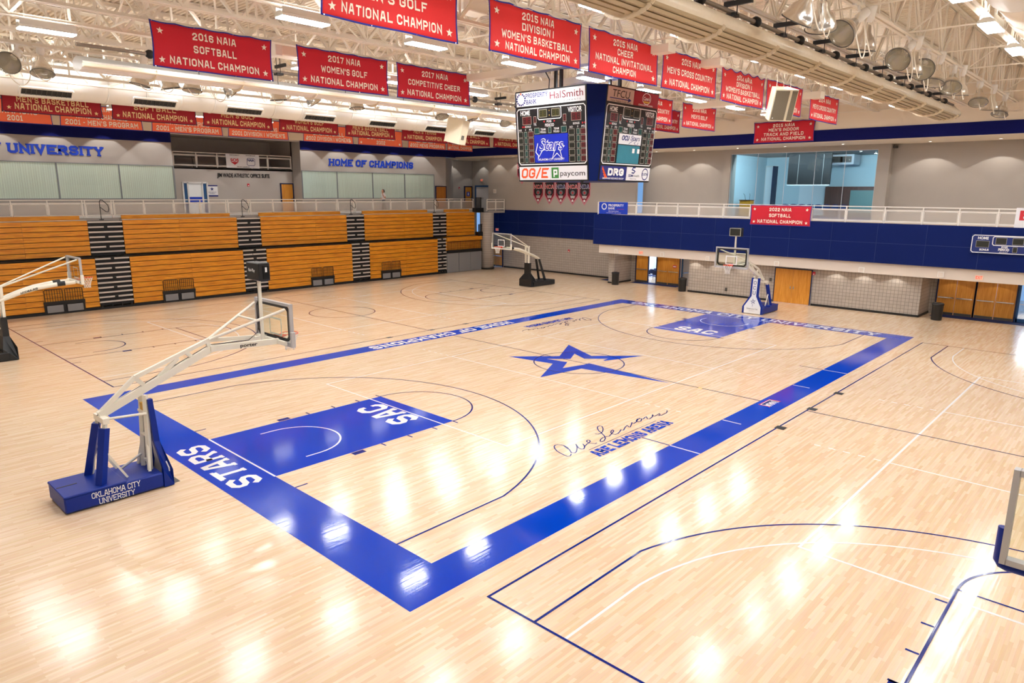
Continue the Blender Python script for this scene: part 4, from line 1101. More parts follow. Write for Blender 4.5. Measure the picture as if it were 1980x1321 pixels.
def main_hoop(loc, rz, lab, wx):
    """folding competition goal; local x points at the board, base centred on the origin"""
    t = thing('basketball_hoop', lab, 'basketball hoop', loc, rz, 'court goals')
    O = lambda X, Y, Z: (X-wx, Y, Z)       # written in the near goal's own court coordinates
    # weighted base
    MB().bevbox(-18.42-wx, -16.42-wx, -0.60, 0.60, 0.03, 0.38, 0.03).build('base_pad', 'pad_royal', t)
    bp = MB().bevbox(-18.43-wx, -17.2-wx, -0.61, 0.61, 0.36, 0.42, 0.015).build('base_cover', 'pad_royal', t)
    MB().box(-18.40-wx, -18.0-wx, 0.02, 0.06, 0.415, 0.425).build('cover_slot', 'black_metal', bp)
    F = frame(O(-17.42, -0.602, 0.22), (1, 0, 0), (0, 0, 1), 0.003)
    L1 = fit_block('OKLAHOMA CITY', 0.13, 0.98, weight=0.07, serif=2.0, aspect=0.62).mapped(lambda a, b_, c: (a, b_, c))
    L2 = fit_block('UNIVERSITY', 0.13, 0.72, weight=0.07, serif=2.0).mapped(lambda a, b_, c: (a, b_-0.165, c))
    L1.merge(L2).mapped(F).build('lettering', 'letter_white', t)
    for q in (-1, 1):
        MB().lathe([(0.0, 0), (0.06, 0), (0.06, 0.04), (0, 0.04)], O(-18.1, q*0.45, 0.06), (0, 1, 0), 12).build('caster', 'black_metal', t)
    # front pylon: profile pad on each side and a padded front
    prof = [(-16.42, 0.02), (-16.20, 0.02), (-16.20, 0.40), (-16.30, 1.02), (-16.36, 2.06), (-16.47, 2.06), (-16.43, 1.05), (-16.40, 0.45)]
    half = lambda z: 0.60 if z < 0.42 else (0.60-(z-0.42)/0.60*0.36 if z < 1.02 else 0.24)
    n = len(prof)
    for q in (-1, 1):
        vs = [O(x, q*(half(z)), z) for x, z in prof]+[O(x, q*(half(z)-0.12), z) for x, z in prof]
        fs = [tuple(range(n)), tuple(range(n, 2*n))[::-1]]+[(i, (i+1) % n, n+(i+1) % n, n+i) for i in range(n)]
        MB().add(vs, fs).build('side_pad', 'pad_royal', t)
    # front panel in bright white with writing
    fz = [(0.03, 0.49), (0.42, 0.49), (1.02, 0.135), (2.0, 0.135)]
    fx = lambda z: (-16.195 if z < 0.4 else (-16.195-(z-0.4)/0.62*0.10 if z < 1.02 else -16.295-(z-1.02)/1.04*0.06))
    vs = []; fs = []
    for z, hw in fz: vs += [O(fx(z), -hw, z), O(fx(z), hw, z), O(fx(z)-0.06, -hw, z), O(fx(z)-0.06, hw, z)]
    for i in range(3):
        k = 4*i; fs += [(k, k+1, k+5, k+4), (k+2, k+6, k+7, k+3), (k, k+4, k+6, k+2), (k+1, k+3, k+7, k+5)]
    fs += [(12, 13, 15, 14), (0, 2, 3, 1)]
    fp = MB().add(vs, fs).build('front_pad', 'letter_white', t)
    m = lambda a, b_, c: O(fx(b_)+0.006, a, b_)
    lt = MB()
    for ch, z in (('O', 1.70), ('C', 1.41), ('U', 1.12)): lt.merge(fit_block(ch, 0.19, 0.16, weight=0.06, serif=2.0).mapped(lambda a, b_, c: (a, b_+z, 0)))
    lt.mapped(m).build('lettering', 'letter_navy', fp)
    st = MB(); o = star2d(0.17, 0.055, 5, pi/2+0.15); i_ = star2d(0.095, 0.03, 5, pi/2+0.15)
    st.add([(a, b_+0.72, 0) for a, b_ in o]+[(a, b_+0.72, 0) for a, b_ in i_], [(k, (k+1) % 10, 10+(k+1) % 10, 10+k) for k in range(10)])
    st.quad((-0.012, 0.56, 0), (0.012, 0.56, 0), (0.0, 0.40, 0), (-0.004, 0.40, 0))
    st.mapped(m).build('emblem', 'letter_navy', fp)
    tx = font_text('Oklahoma City', 0.075, 0.66, bold=0.005).mapped(lambda a, b_, c: (a, b_+0.27, 0)); tx.merge(font_text('U N I V E R S I T Y', 0.035, 0.36).mapped(lambda a, b_, c: (a, b_+0.17, 0)))
    tx.mapped(m).build('lettering', 'letter_grey', fp)
    # white steel behind the front pad
    s = MB()
    for q in (-1, 1):
        s.bar(O(-16.56, q*0.20, 0.38), O(-16.48, q*0.14, 2.16), 0.09, 0.09)
        s.bar(O(-16.62, q*0.36, 0.40), O(-16.52, q*0.16, 1.1), 0.06, 0.06)
    for z in (0.55, 1.2, 1.75): s.bar(O(-16.54, -0.2, z), O(-16.54, 0.2, z), 0.05, 0.05)
    s.build('front_upright', 'hoop_white', t)
    MB().box(-16.53-wx, -16.48-wx, -0.12, 0.12, 1.74, 1.95).build('label_plate', 'logo_gold', t)
    MB().tube([O(-17.1, 0.1, 0.46), O(-16.62, 0.08, 0.72)], 0.03, 8).build('hydraulic_strut', 'hoop_grey', t)
    # rear legs
    for q in (-1, 1):
        MB().bar(O(-17.66, q*0.42, 0.40), O(-17.42, q*0.26, 1.62), 0.16, 0.15).build('rear_leg_pad', 'pad_royal', t)
        MB().bar(O(-17.60, q*0.40, 0.40), O(-17.38, q*0.24, 1.80), 0.07, 0.07).build('rear_leg', 'hoop_white', t)
        MB().bar(O(-17.1, q*0.36, 0.41), O(-17.50, q*0.34, 1.15), 0.045, 0.045).build('leg_brace', 'hoop_white', t)
    MB().bar(O(-17.38, -0.32, 1.78), O(-17.38, 0.32, 1.78), 0.13, 0.13).build('rear_axle', 'hoop_white', t)
    MB().tube([O(-17.34, -0.2, 1.80), O(-16.52, -0.2, 1.74)], 0.03, 8).build('tie_rod', 'hoop_white', t)
    # boom: lower beam, truss chord, webs, forked end
    MB().bar(O(-17.42, 0, 1.86), O(-14.83, 0, 2.97), 0.13, 0.17).build('lower_boom', 'hoop_white', t)
    u = MB(); u.bar(O(-17.35, 0, 1.95), O(-16.61, 0, 2.58), 0.09, 0.09).bar(O(-16.61, 0, 2.58), O(-14.84, 0, 3.20), 0.09, 0.09)
    u.build('upper_boom', 'hoop_white', t)
    for a, b_ in (((-16.61, 2.56), (-16.40, 2.32)), ((-16.2, 2.40), (-15.62, 2.86)), ((-15.42, 2.96), (-15.28, 2.80)), ((-14.9, 3.14), (-14.86, 2.96))):
        MB().bar(O(a[0], 0, a[1]), O(b_[0], 0, b_[1]), 0.07, 0.09).build('boom_web', 'hoop_white', t)
    for q in (-1, 1):
        MB().bar(O(-14.86, q*0.04, 2.97), O(-13.22, q*0.34, 2.96), 0.10, 0.14).build('fork_arm', 'hoop_white', t)
        MB().tube([O(-14.86, q*0.04, 3.2), O(-13.24, q*0.80, 3.84)], 0.035, 10).build('brace_tube', 'hoop_white', t)
    MB().bar(O(-14.86, 0.0, 3.18), O(-13.7, 0.0, 3.09), 0.08, 0.09).build('fork_rail', 'hoop_white', t)
    MB().tube([O(-13.85, -0.52, 3.60), O(-13.85, 0.52, 3.60)], 0.028, 8).build('cross_tube', 'hoop_white', t)
    MB().bar(O(-13.24, -0.75, 2.95), O(-13.24, 0.75, 2.95), 0.08, 0.10).build('board_rail', 'hoop_white', t)
    F = frame(O(-13.98, -0.258, 2.925), (1.64, -0.3, 0.0), (0, 0, 1), 0.003)
    font_text('porter', 0.085, 0.42, bold=0.03).mapped(F).build('lettering', 'letter_black', t)
    MB().tube([O(-17.4, 0.1, 1.5), O(-17.44, 0.06, 1.85), O(-17.3, 0.02, 1.99), O(-16.3, 0.02, 2.44), O(-14.85, 0.02, 3.06), O(-13.9, -0.1, 3.05), O(-13.6, 0.0, 3.2), O(-13.52, 0.04, 3.6), O(-13.5, 0.03, 4.4)], 0.009, 5).build('cable', 'cable_black', t)
    backboard(t, -13.1-wx, pad='hoop_grey')
    shot_clock(t, -13.47-wx, 4.54, True)
    return t
h1 = main_hoop((-17.42, 0, 0), 0, 'blue padded portable basketball goal reading OKLAHOMA CITY UNIVERSITY on its base', -17.42)
dup(h1, (17.42, 0, 0), pi, 'blue padded portable basketball goal with OCU on its front, under the balcony')
def rib_hoop(loc, rz, lab):
    wx = -16.9
    t = thing('basketball_hoop', lab, 'basketball hoop', loc, rz, 'side court goals')
    O = lambda X, Y, Z: (X-wx, Y, Z)
    MB().bevbox(-18.3-wx, -15.9-wx, -0.62, 0.62, 0.02, 0.36, 0.03).build('base_pad', 'pad_black', t)
    prof = [(-16.1, 0.02), (-15.62, 0.02), (-15.62, 0.52), (-15.76, 0.95), (-15.76, 1.72), (-15.98, 1.72), (-15.98, 0.95), (-16.1, 0.5)]
    half = lambda z: 0.60 if z < 0.55 else (0.60-(z-0.52)/0.43*0.36 if z < 0.94 else 0.24)
    n = len(prof); vs = [O(x, -half(z), z) for x, z in prof]+[O(x, half(z), z) for x, z in prof]
    MB().add(vs, [tuple(range(n)), tuple(range(n, 2*n))[::-1]]+[(i, (i+1) % n, n+(i+1) % n, n+i) for i in range(n)]).build('front_pad', 'pad_black', t)
    for q in (-1, 1):
        MB().bar(O(-15.86, q*0.15, 0.3), O(-15.80, q*0.15, 2.92), 0.10, 0.10).build('upright', 'hoop_white', t)
        MB().bar(O(-17.5, q*0.30, 0.34), O(-16.95, q*0.14, 1.95), 0.13, 0.13).build('rear_leg_pad', 'pad_black', t)
        MB().tube([O(-15.82, q*0.1, 2.92), O(-13.2, q*0.82, 3.90)], 0.032, 8).build('brace_tube', 'hoop_white', t)
        MB().tube([O(-16.95, q*0.12, 2.02), O(-16.3, q*0.14, 2.28), O(-15.8, q*0.15, 2.42), O(-15.2, q*0.2, 2.64), O(-14.6, q*0.27, 2.80), O(-13.85, q*0.36, 2.90), O(-13.25, q*0.42, 2.93)], [0.05, 0.06, 0.075, 0.085, 0.09, 0.09, 0.075], 10).build('rib_arm', 'hoop_white', t)
        MB().tube([O(-13.9, q*0.355, 2.90), O(-13.62, q*0.385, 2.915)], 0.10, 10).build('arm_clamp', 'pad_black', t)
        MB().tube([O(-16.6, q*0.2, 0.36), O(-15.98, q*0.05, 1.3)], 0.02, 6).build('leg_brace', 'hoop_white', t)
    MB().bar(O(-15.82, -0.2, 2.90), O(-15.82, 0.2, 2.90), 0.10, 0.12).build('upright_head', 'hoop_white', t)
    MB().bar(O(-16.96, -0.2, 1.98), O(-16.96, 0.2, 1.98), 0.08, 0.08).build('rear_axle', 'hoop_white', t)
    MB().bar(O(-13.22, -0.75, 2.95), O(-13.22, 0.75, 2.95), 0.08, 0.10).build('board_rail', 'hoop_white', t)
    d = Vector(O(-14.6, -0.27, 2.80))-Vector(O(-15.2, -0.2, 2.64))
    F = frame(O(-14.9, -0.335, 2.67), d, (0, 0, 1), 0.004)
    font_text('HYDRA-RIB', 0.085, 0.62, bold=0.03).mapped(F).build('lettering', 'letter_black', t)
    MB().tube([O(-16.0, -0.2, 0.4), O(-15.95, -0.16, 1.3), O(-15.9, -0.1, 2.4)], 0.008, 5).build('cable', 'cable_white', t)
    backboard(t, -13.08-wx, inner_frame=False, pad='hoop_white')
    return t
h3 = rib_hoop((-16.9, 17.02, 0), 0, 'white arched basketball goal with black base at the left edge of the photo')
dup(h3, (16.9, 17.02, 0), pi, 'white arched basketball goal with black padded base near the tiled column')
# the goal whose board edge shows at the right: hung from the roof
t = thing('basketball_hoop', 'glass basketball backboard with dark blue edge padding at the right edge of the photo', 'basketball hoop', (-13.25, -16.80, 0))
g = MB().box(-0.012, 0, -0.915, 0.915, 2.90, 3.97).build('backboard_glass', 'board_glass', t)
f = MB()
for a in ((-0.915, -0.855, 2.90, 3.97), (0.855, 0.915, 2.90, 3.97), (-0.86, 0.86, 3.905, 3.97), (-0.86, 0.86, 2.90, 2.965)): f.box(-0.10, 0.012, *a)
f.build('backboard_frame', 'hoop_grey', t)
MB().tube([(0.0, 0.93, 3.28), (0.0, 0.93, 2.90), (0, 0.90, 2.86), (0, 0.85, 2.845), (0, -0.85, 2.845), (0, -0.90, 2.86), (0, -0.93, 2.9), (0, -0.93, 3.28)], 0.05, 12).build('edge_pad', 'pad_royal', t)
w = MB(); vs, fs = strip2d([(-0.295, 3.08), (-0.295, 3.50), (0.295, 3.50), (0.295, 3.08)], True, 0.025)
w.add([(0.004, p.x, p.y) for p in vs], fs).build('target_square', 'letter_white', t)
r = MB(); r.tube([(0.38+0.2286*cos(2*pi*k/28), 0.2286*sin(2*pi*k/28), 3.048) for k in range(28)], 0.011, 8, closed=True).box(0.01, 0.17, -0.1, 0.1, 3.03, 3.05)
r.build('rim', 'rim_orange', t)
m_ = MB()
for q in (-1, 1): m_.tube([(-0.12, q*0.45, 3.0), (-0.12, q*0.45, 11.36)], 0.05, 10)
m_.tube([(-0.12, -0.45, 3.85), (-0.12, 0.45, 3.85)], 0.04, 8).tube([(-0.12, -0.45, 3.0), (-0.12, 0.45, 3.0)], 0.04, 8)
m_.build('hanging_mast', 'steel_cream', t)
# ================================================================== BANNERS
def banner(name, lab, TL, R, w, h, lines, m, edge, lm, group=None, stars=(1, 1, 1, 1), sag=0.03, et=0.035, seed=0, starr=0.085, warp=0.02, double=False, hide_hang=False):
    """cloth hung from its top edge: TL top-left corner, R along its width"""
    R = Vector(R).normalized(); U = Vector((0, 0, 1)); N = R.cross(U).normalized()
    rnd = random.Random(seed); ph = rnd.uniform(0, 6); f1 = rnd.uniform(1.5, 3); k1 = rnd.uniform(0.7, 1.3)
    def D(a, b_, c=0.0):
        s = a/w; d = 1-b_/h           # s 0..1 along, d 0 at top
        off = warp*sin(ph+f1*2*pi*s+1.1*d)*(0.4+0.6*d) + warp*0.6*sin(ph*2+9*s+2*d)*d*k1
        dz = -sag*abs(sin(pi*s*5))*(1-d)**3 + 0.25*sag*sin(pi*s)*d*-1
        xs = (s-0.5)*-0.02*w*sin(pi*d)
        return R*(a+xs) + U*(b_-h+dz) + N*(off+c)
    t = thing(name, lab, 'banner', TL, 0, group)
    nx, ny = max(12, int(w*10)), 8
    def grid(x0, x1, y0, y1, gx, gy, c0, c1):
        g = MB(); vs = []
        for c in (c1, c0):
            for j in range(gy+1):
                for i in range(gx+1): vs.append(D(x0+(x1-x0)*i/gx, y0+(y1-y0)*j/gy, c))
        n = (gx+1)*(gy+1); fs = []
        for j in range(gy):
            for i in range(gx):
                a = j*(gx+1)+i; fs.append((a, a+1, a+gx+2, a+gx+1)); fs.append((n+a, n+a+gx+1, n+a+gx+2, n+a+1))
        for i in range(gx):
            fs.append((i, n+i, n+i+1, i+1)); q = gy*(gx+1)+i; fs.append((q, q+1, n+q+1, n+q))
        for j in range(gy):
            a = j*(gx+1); fs.append((a, a+gx+1, n+a+gx+1, n+a)); a = j*(gx+1)+gx; fs.append((a, n+a, n+a+gx+1, a+gx+1))
        return g.add(vs, fs, True)
    grid(0, w, 0, h, nx, ny, -0.003, 0.0).build('cloth', m, t)
    e = MB()
    for x0, x1, y0, y1, gx, gy in ((0, w, h-et, h, nx, 1), (0, w, 0, et, nx, 1), (0, et, 0, h, 1, ny), (w-et, w, 0, h, 1, ny)): e.merge(grid(x0, x1, y0, y1, gx, gy, -0.006, 0.004))
    e.build('border', edge, t)
    txt = MB()
    for (s, cy, th, tw) in lines:
        if not s: continue
        tx = fit_block(s, th*h*1.12, tw*w, weight=0.10, gap=2.5)
        txt.merge(tx.mapped(lambda a, b_, c: (a+w/2, b_+cy*h-th*h/2, c)))
    if txt.v: txt.mapped(lambda a, b_, c: D(a, b_, 0.009+c)).build('lettering', lm, t)
    sp = [(0.055*w+0.05, 0.80*h), (w-0.055*w-0.05, 0.80*h), (0.055*w+0.05, 0.17*h), (w-0.055*w-0.05, 0.17*h)]
    for k in range(4):
        if stars[k]: star_mb(starr*h/1.22*1.15, *sp[k], rot=pi/2+rnd.uniform(-0.1, 0.1)).mapped(lambda a, b_, c: D(a, b_, 0.009)).build('star', lm, t)
    gm = MB()
    for k in range(4):
        p = D(w*(0.02+0.32*k), h-et/2, 0.006); gm.disc(p, N, 0.012, 10)
        p = D(w*(0.02+0.32*k), et/2, 0.006); gm.disc(p, N, 0.012, 10)
    gm.build('grommet', 'chrome', t)
    return t
ZT_, ZB_ = 11.37, 10.14
def row_banner(y, u0, v0, u1, v1, lines, lab, m='banner_red', ztop=ZT_, zbot=ZB_, edge='banner_edge', lm='letter_cream', x0=None, x1=None, **kw):
    if y < 12: y -= 0.14
    a = at_y(u0, v0, y).x if x0 is None else x0
    b_ = at_y(u1, v1, y).x if x1 is None else x1
    return banner('championship_banner', lab, (a, y, ztop), (1, 0, 0), b_-a, ztop-zbot, lines, m, edge, lm, seed=int(abs(a*13+y*7)), **kw)
YA, YB, YC = 4.8, -3.78, 2.65
G1 = 'red banners hung from the roof trusses'
L3 = lambda a, b_, wa, wb, c='NATIONAL CHAMPION', wc=0.74: [(a, 0.78, 0.15, wa), (b_, 0.49, 0.15, wb), (c, 0.19, 0.15, wc)]
row_banner(YA, 287, 38, 525, 82, L3('2016 NAIA', 'SOFTBALL', 0.36, 0.36), 'red banner reading 2016 NAIA SOFTBALL NATIONAL CHAMPION', 'banner_scarlet', group=G1)
row_banner(YA, 572, 88, 749, 120, L3('2017 NAIA', "WOMEN'S GOLF", 0.36, 0.52), "red banner reading 2017 NAIA WOMEN'S GOLF NATIONAL CHAMPION", 'banner_scarlet', group=G1)
row_banner(YA, 766, 122, 908, 146, L3('2017 NAIA', 'COMPETITIVE CHEER', 0.36, 0.72), 'red banner reading 2017 NAIA COMPETITIVE CHEER NATIONAL CHAMPION', 'banner_scarlet', group=G1)
row_banner(YB, 612, 30, 877, 87, L3('2015 NAIA', "MEN'S GOLF", 0.36, 0.50), "red banner cut by the top of the photo, ending in GOLF NATIONAL CHAMPION", group=G1, x0=at_y(611, 30, YB).x, x1=at_y(878, 87, YB).x)
L4 = [("2015 NAIA", 0.82, 0.135, 0.35), ("DIVISION I", 0.61, 0.135, 0.35), ("WOMEN'S BASKETBALL", 0.39, 0.135, 0.78), ("NATIONAL CHAMPION", 0.17, 0.135, 0.70)]
row_banner(YB, 945, 0, 1125, 47, L4, "red banner reading 2015 NAIA DIVISION I WOMEN'S BASKETBALL NATIONAL CHAMPION", group=G1)
row_banner(YB, 1139, 52, 1273, 90, [("2015 NAIA", 0.80, 0.135, 0.35), ("CHEER", 0.60, 0.135, 0.22), ("NATIONAL INVITATIONAL", 0.39, 0.135, 0.84), ("CHAMPION", 0.18, 0.135, 0.33)], 'red banner reading 2015 NAIA CHEER NATIONAL INVITATIONAL CHAMPION', group=G1)
row_banner(YB, 1282, 100, 1387, 122, L3('2015 NAIA', "MEN'S CROSS COUNTRY", 0.36, 0.84), "red banner reading 2015 NAIA MEN'S CROSS COUNTRY NATIONAL CHAMPION", group=G1)
L5 = [("2014 NAIA", 0.78, 0.14, 0.36), ("DIVISION I", 0.58, 0.135, 0.36), ("WOMEN'S BASKETBALL", 0.38, 0.135, 0.80), ("NATIONAL CHAMPION", 0.17, 0.135, 0.74)]
row_banner(YB, 1396, 132, 1480, 151, L5, "red banner reading 2014 NAIA DIVISION I WOMEN'S BASKETBALL NATIONAL CHAMPION", group=G1, sag=0.12)
row_banner(YB, 1484, 152, 1553, 172, L3('2014 NAIA', '', 0.5, 0.3), 'red roof banner half hidden behind the hanging speaker', group=G1)
row_banner(YB, 1568, 179, 1622, 192, L3('2014 NAIA', "MEN'S CROSS COUNTRY", 0.42, 0.84), "red banner reading 2014 NAIA MEN'S CROSS COUNTRY NATIONAL CHAMPION", group=G1)
row_banner(YC, 1320, 202, 1385, 213, L3('2016 NAIA', "MEN'S GOLF", 0.40, 0.48), "red banner reading 2016 NAIA MEN'S GOLF NATIONAL CHAMPION", group=G1)
row_banner(YC, 1238, 190, 1301, 196, L3('2016 NAIA', "MEN'S CROSS COUNTRY", 0.40, 0.84), 'red banner just right of the scoreboard, its end reading UNTRY and MPION', group=G1, x0=at_y(1301, 196, YC).x-3.6)
row_banner(YA, 1250, 214, 1316, 217, L3('2016 NAIA', "WOMEN'S CROSS COUNTRY", 0.40, 0.86), 'dark red banner behind its neighbour right of the scoreboard, ending in NTRY', 'banner_scarlet', group=G1, x0=at_y(1316, 217, YA).x-3.7)
# far wall banner (indoor track and field)
pT, pR = at_x(1460, 223, 21.9), at_x(1580, 211, 21.9)
banner('championship_banner', 'dark red banner reading INDOOR TRACK AND FIELD NATIONAL CHAMPION on the far wall', (21.88, pT.y, 11.16), (0, -1, 0), pT.y-pR.y, 1.28, [("2015 NAIA", 0.80, 0.14, 0.36), ("MEN'S INDOOR", 0.60, 0.135, 0.50), ("TRACK AND FIELD", 0.39, 0.135, 0.66), ("NATIONAL CHAMPION", 0.18, 0.135, 0.72)], 'banner_scarlet', 'banner_edge', 'letter_cream', seed=5)
# softball banner on the balcony railing
pT, pR = at_x(1452, 396, 20.66), at_x(1571, 398, 20.66)
banner('railing_banner', 'red banner reading 2022 NAIA SOFTBALL NATIONAL CHAMPION on the balcony railing', (20.66, pT.y, 6.10), (0, -1, 0), pT.y-pR.y, 1.24, L3('2022 NAIA', 'SOFTBALL', 0.36, 0.36), 'banner_scarlet', 'banner_edge', 'letter_cream', sag=0.02, seed=9, warp=0.012)
# crimson row behind the white duct
CRIMSON = [(-60, 198, "MEN'S BASKETBALL"), (214, 379, "SOFTBALL"), (390, 526, "MEN'S GOLF"), (537, 653, "WOMEN'S GOLF"), (665, 763, "MEN'S BASKETBALL"), (775, 864, "MEN'S TENNIS"), (866, 947, "SOFTBALL"), (953, 1026, "WOMEN'S TENNIS")]
YR = 22.0
for i, (a, b_, s) in enumerate(CRIMSON):
    big = i in (0, 4)
    ls = [('2003 NAIA', 0.82, 0.16, 0.36), (s, 0.53 if not big else 0.47, 0.18, 0.72 if len(s) > 12 else 0.5), ('NATIONAL CHAMPION', 0.22, 0.20, 0.76)]
    row_banner(YR+0.14-0.14, a, 210, b_, 210, ls, 'crimson banner with gold letters behind the white duct, %s from the left' % nth[i], 'banner_crimson', ztop=11.37, zbot=10.14, edge='banner_edge_dark', lm='letter_gold', group='crimson banners behind the duct', stars=(0, 0, 1, 1), x0=(at_y(b_, 210, YR).x-4.1 if i == 0 else None))
# orange row on the beige wall
OR = [(-45, 105, 'CHAMPIONS', '2001'), (117, 278, 'NATIONAL CHAMPIONS', "2001 - MEN'S PROGRAM"), (293, 431, 'NATIONAL CHAMPIONS', "2001 - MEN'S PROGRAM"), (440, 558, 'NATIONAL CHAMPIONS', "2001 DIVISION I WOMEN'S"), (585, 683, 'BASKETBALL', "2002 DIVISION I WOMENS"), (691, 778, 'SOFTBALL', '2002'), (788, 862, 'GOLF', "2002 MENS PROGRAM"), (864, 914, '2003 GOLF', 'NATIONAL CHAMPION')]
for i, (a, b_, s, s2) in enumerate(OR):
    xa, xb = at_y(a, 250, 28.31).x, min(21.8, at_y(b_, 260, 28.31).x)
    banner('championship_banner', 'orange banner before the beige wall %s, %s from the left' % (('reading '+s2) if i in (5,) else 'below the crimson row', nth[i]), (xa, 28.31, 11.37), (1, 0, 0), xb-xa, 1.22, [('NAIA', 0.82, 0.16, 0.2), (s, 0.49, 0.20, 0.62), (s2, 0.20, 0.20, 0.88 if len(s2) > 10 else 0.2)], 'banner_orange', 'banner_edge', 'letter_cream', 'orange banners before the beige wall', (0, 0, 1, 1) if i in (4, 5, 6, 7, 8) else (0, 0, 0, 0), seed=i+40, sag=0.0, warp=0.01, starr=0.1)

# pennants on the far wall
def pennant(y0, y1, word, lab, m2, z=7.62):
    x = 24.185; w = y0-y1
    t = thing('pennant', lab, 'pennant', (x, (y0+y1)/2, 7.62), 0, 'pennants on the far grey wall')
    t.location.z = z
    F = frame((0, 0, 0), (0, -1, 0), (0, 0, 1), 0.0)
    def shield(k, c):
        pts = [(-w/2*k, -0.01/k), (-w/2*k, -1.16*k-0.01), (0, -1.86*k-0.02), (w/2*k, -1.16*k-0.01), (w/2*k, -0.01/k)]
        return MB().prism(pts, lambda a, b_: F(a, b_, c-0.006), lambda a, b_: F(a, b_, c))
    b_ = shield(1.0, 0.0); b_.build('cloth', 'pennant_pink', t)
    shield(0.90, 0.004).build('ground', 'pennant_maroon', t); shield(0.74, 0.008).build('shield', 'pennant_black', t)
    fit_block(word, 0.34, w*0.80, weight=0.12, serif=1.3).mapped(lambda a, b_, c: F(a, b_-0.55, 0.013+c)).build('lettering', 'letter_white', t)
    fit_block(word, 0.28, w*0.76, weight=0.09, serif=1.3).mapped(lambda a, b_, c: F(a, b_-0.52, 0.016+c)).build('lettering', m2, t)
    MB().disc(F(0, -0.86, 0.012), (-1, 0, 0), 0.22, 20, 0.2).build('emblem', 'letter_grey', t)
    star_mb(0.15, 0, -0.87).mapped(lambda a, b_, c: F(a, b_, 0.016)).build('emblem', 'letter_red', t)
    e = MB()
    for k in range(3): e.merge(rect2(-0.24+0.02*k, 0.24-0.02*k, -1.16-0.075*k, -1.12-0.075*k))
    e.merge(rect2(-0.09, 0.09, -1.60, -1.42)); e.mapped(lambda a, b_, c: F(a, b_, 0.014)).build('small_print', 'letter_white', t)
PN = [((1031, 1051), 'NCA'), ((1053, 1073), 'NCA'), ((1074, 1096), 'NDA'), ((1097, 1119), 'NCA'), ((1120, 1142), 'NDA')]
for i, ((a, b_), s) in enumerate(PN):
    pennant(at_x(a, 352, 24.18).y, at_x(b_, 352, 24.18).y, s, 'maroon and black %s shield pennant on the grey wall, %s from the left' % (s, nth[i]), 'letter_red' if s == 'NCA' else 'letter_navy')
pennant(at_x(1000, 310, 24.18).y, at_x(1019, 310, 24.18).y, 'NCA', 'maroon NCA pennant half hidden by the left edge of the scoreboard', 'letter_red', 9.33)

# ================================================================== LAMPS
LX_ = [-15.75+4.07*i for i in range(-1, 9)]
LYR = [-18.9, -12.6, -6.2, 0.2, 6.6, 13.1, 19.0, 25.9]
rown = ['near the right edge', 'over the right court', 'by the right curtain', 'over mid court', 'by the left curtain', 'over the left court', 'added above the white duct', 'added behind the white duct']  # last two rows are added, to brighten the duct and the orange banners
protos = {}
for j, y in enumerate(LYR):
    for i, x in enumerate(LX_):
        lab = 'white high bay lamp in the row %s, %s toward far wall' % (rown[j], nth[i])
        zl = 12.7 if j == 6 else 11.0
        key = (zl, j == 7)
        if key not in protos:
            proto = protos[key] = thing('high_bay_lamp', lab, 'lamp', (x, y, zl), 0, 'high bay lamps under the roof')
            hb = MB(); hb.prism([(-0.20, 0.0), (0.20, 0.0), (0.20, 0.05), (0.08, 0.13), (-0.08, 0.13), (-0.20, 0.05)], lambda a, b_: (-0.68, a, b_), lambda a, b_: (0.68, a, b_))
            hb.build('housing', 'lamp_housing', proto)
            MB().box(-0.665, 0.665, -0.185, 0.185, -0.028, -0.002).build('lens', 'lamp_fill' if j == 7 else 'lamp_lens', proto)
            for q in (-1, 1): MB().box(-0.66, 0.66, q*0.16-0.008, q*0.16+0.008, 0.06, 0.22).build('uplight_shield', 'lamp_housing', proto)  # side walls added to screen the upward glow from below
            MB().quad((-0.6, -0.10, 0.136), (0.6, -0.10, 0.136), (0.6, 0.10, 0.136), (-0.6, 0.10, 0.136)).build('added_uplight', 'lamp_ceiling_fill', proto)  # glowing strip added on the housing top to brighten the ceiling
            for s in (-0.5, 0.5): MB().tube([(s, 0, 0.12), (s, 0, 13.11-zl)], 0.006, 5).build('hanger', 'cable_white', proto)
        else: dup(protos[key], (x, y, zl), 0, lab)
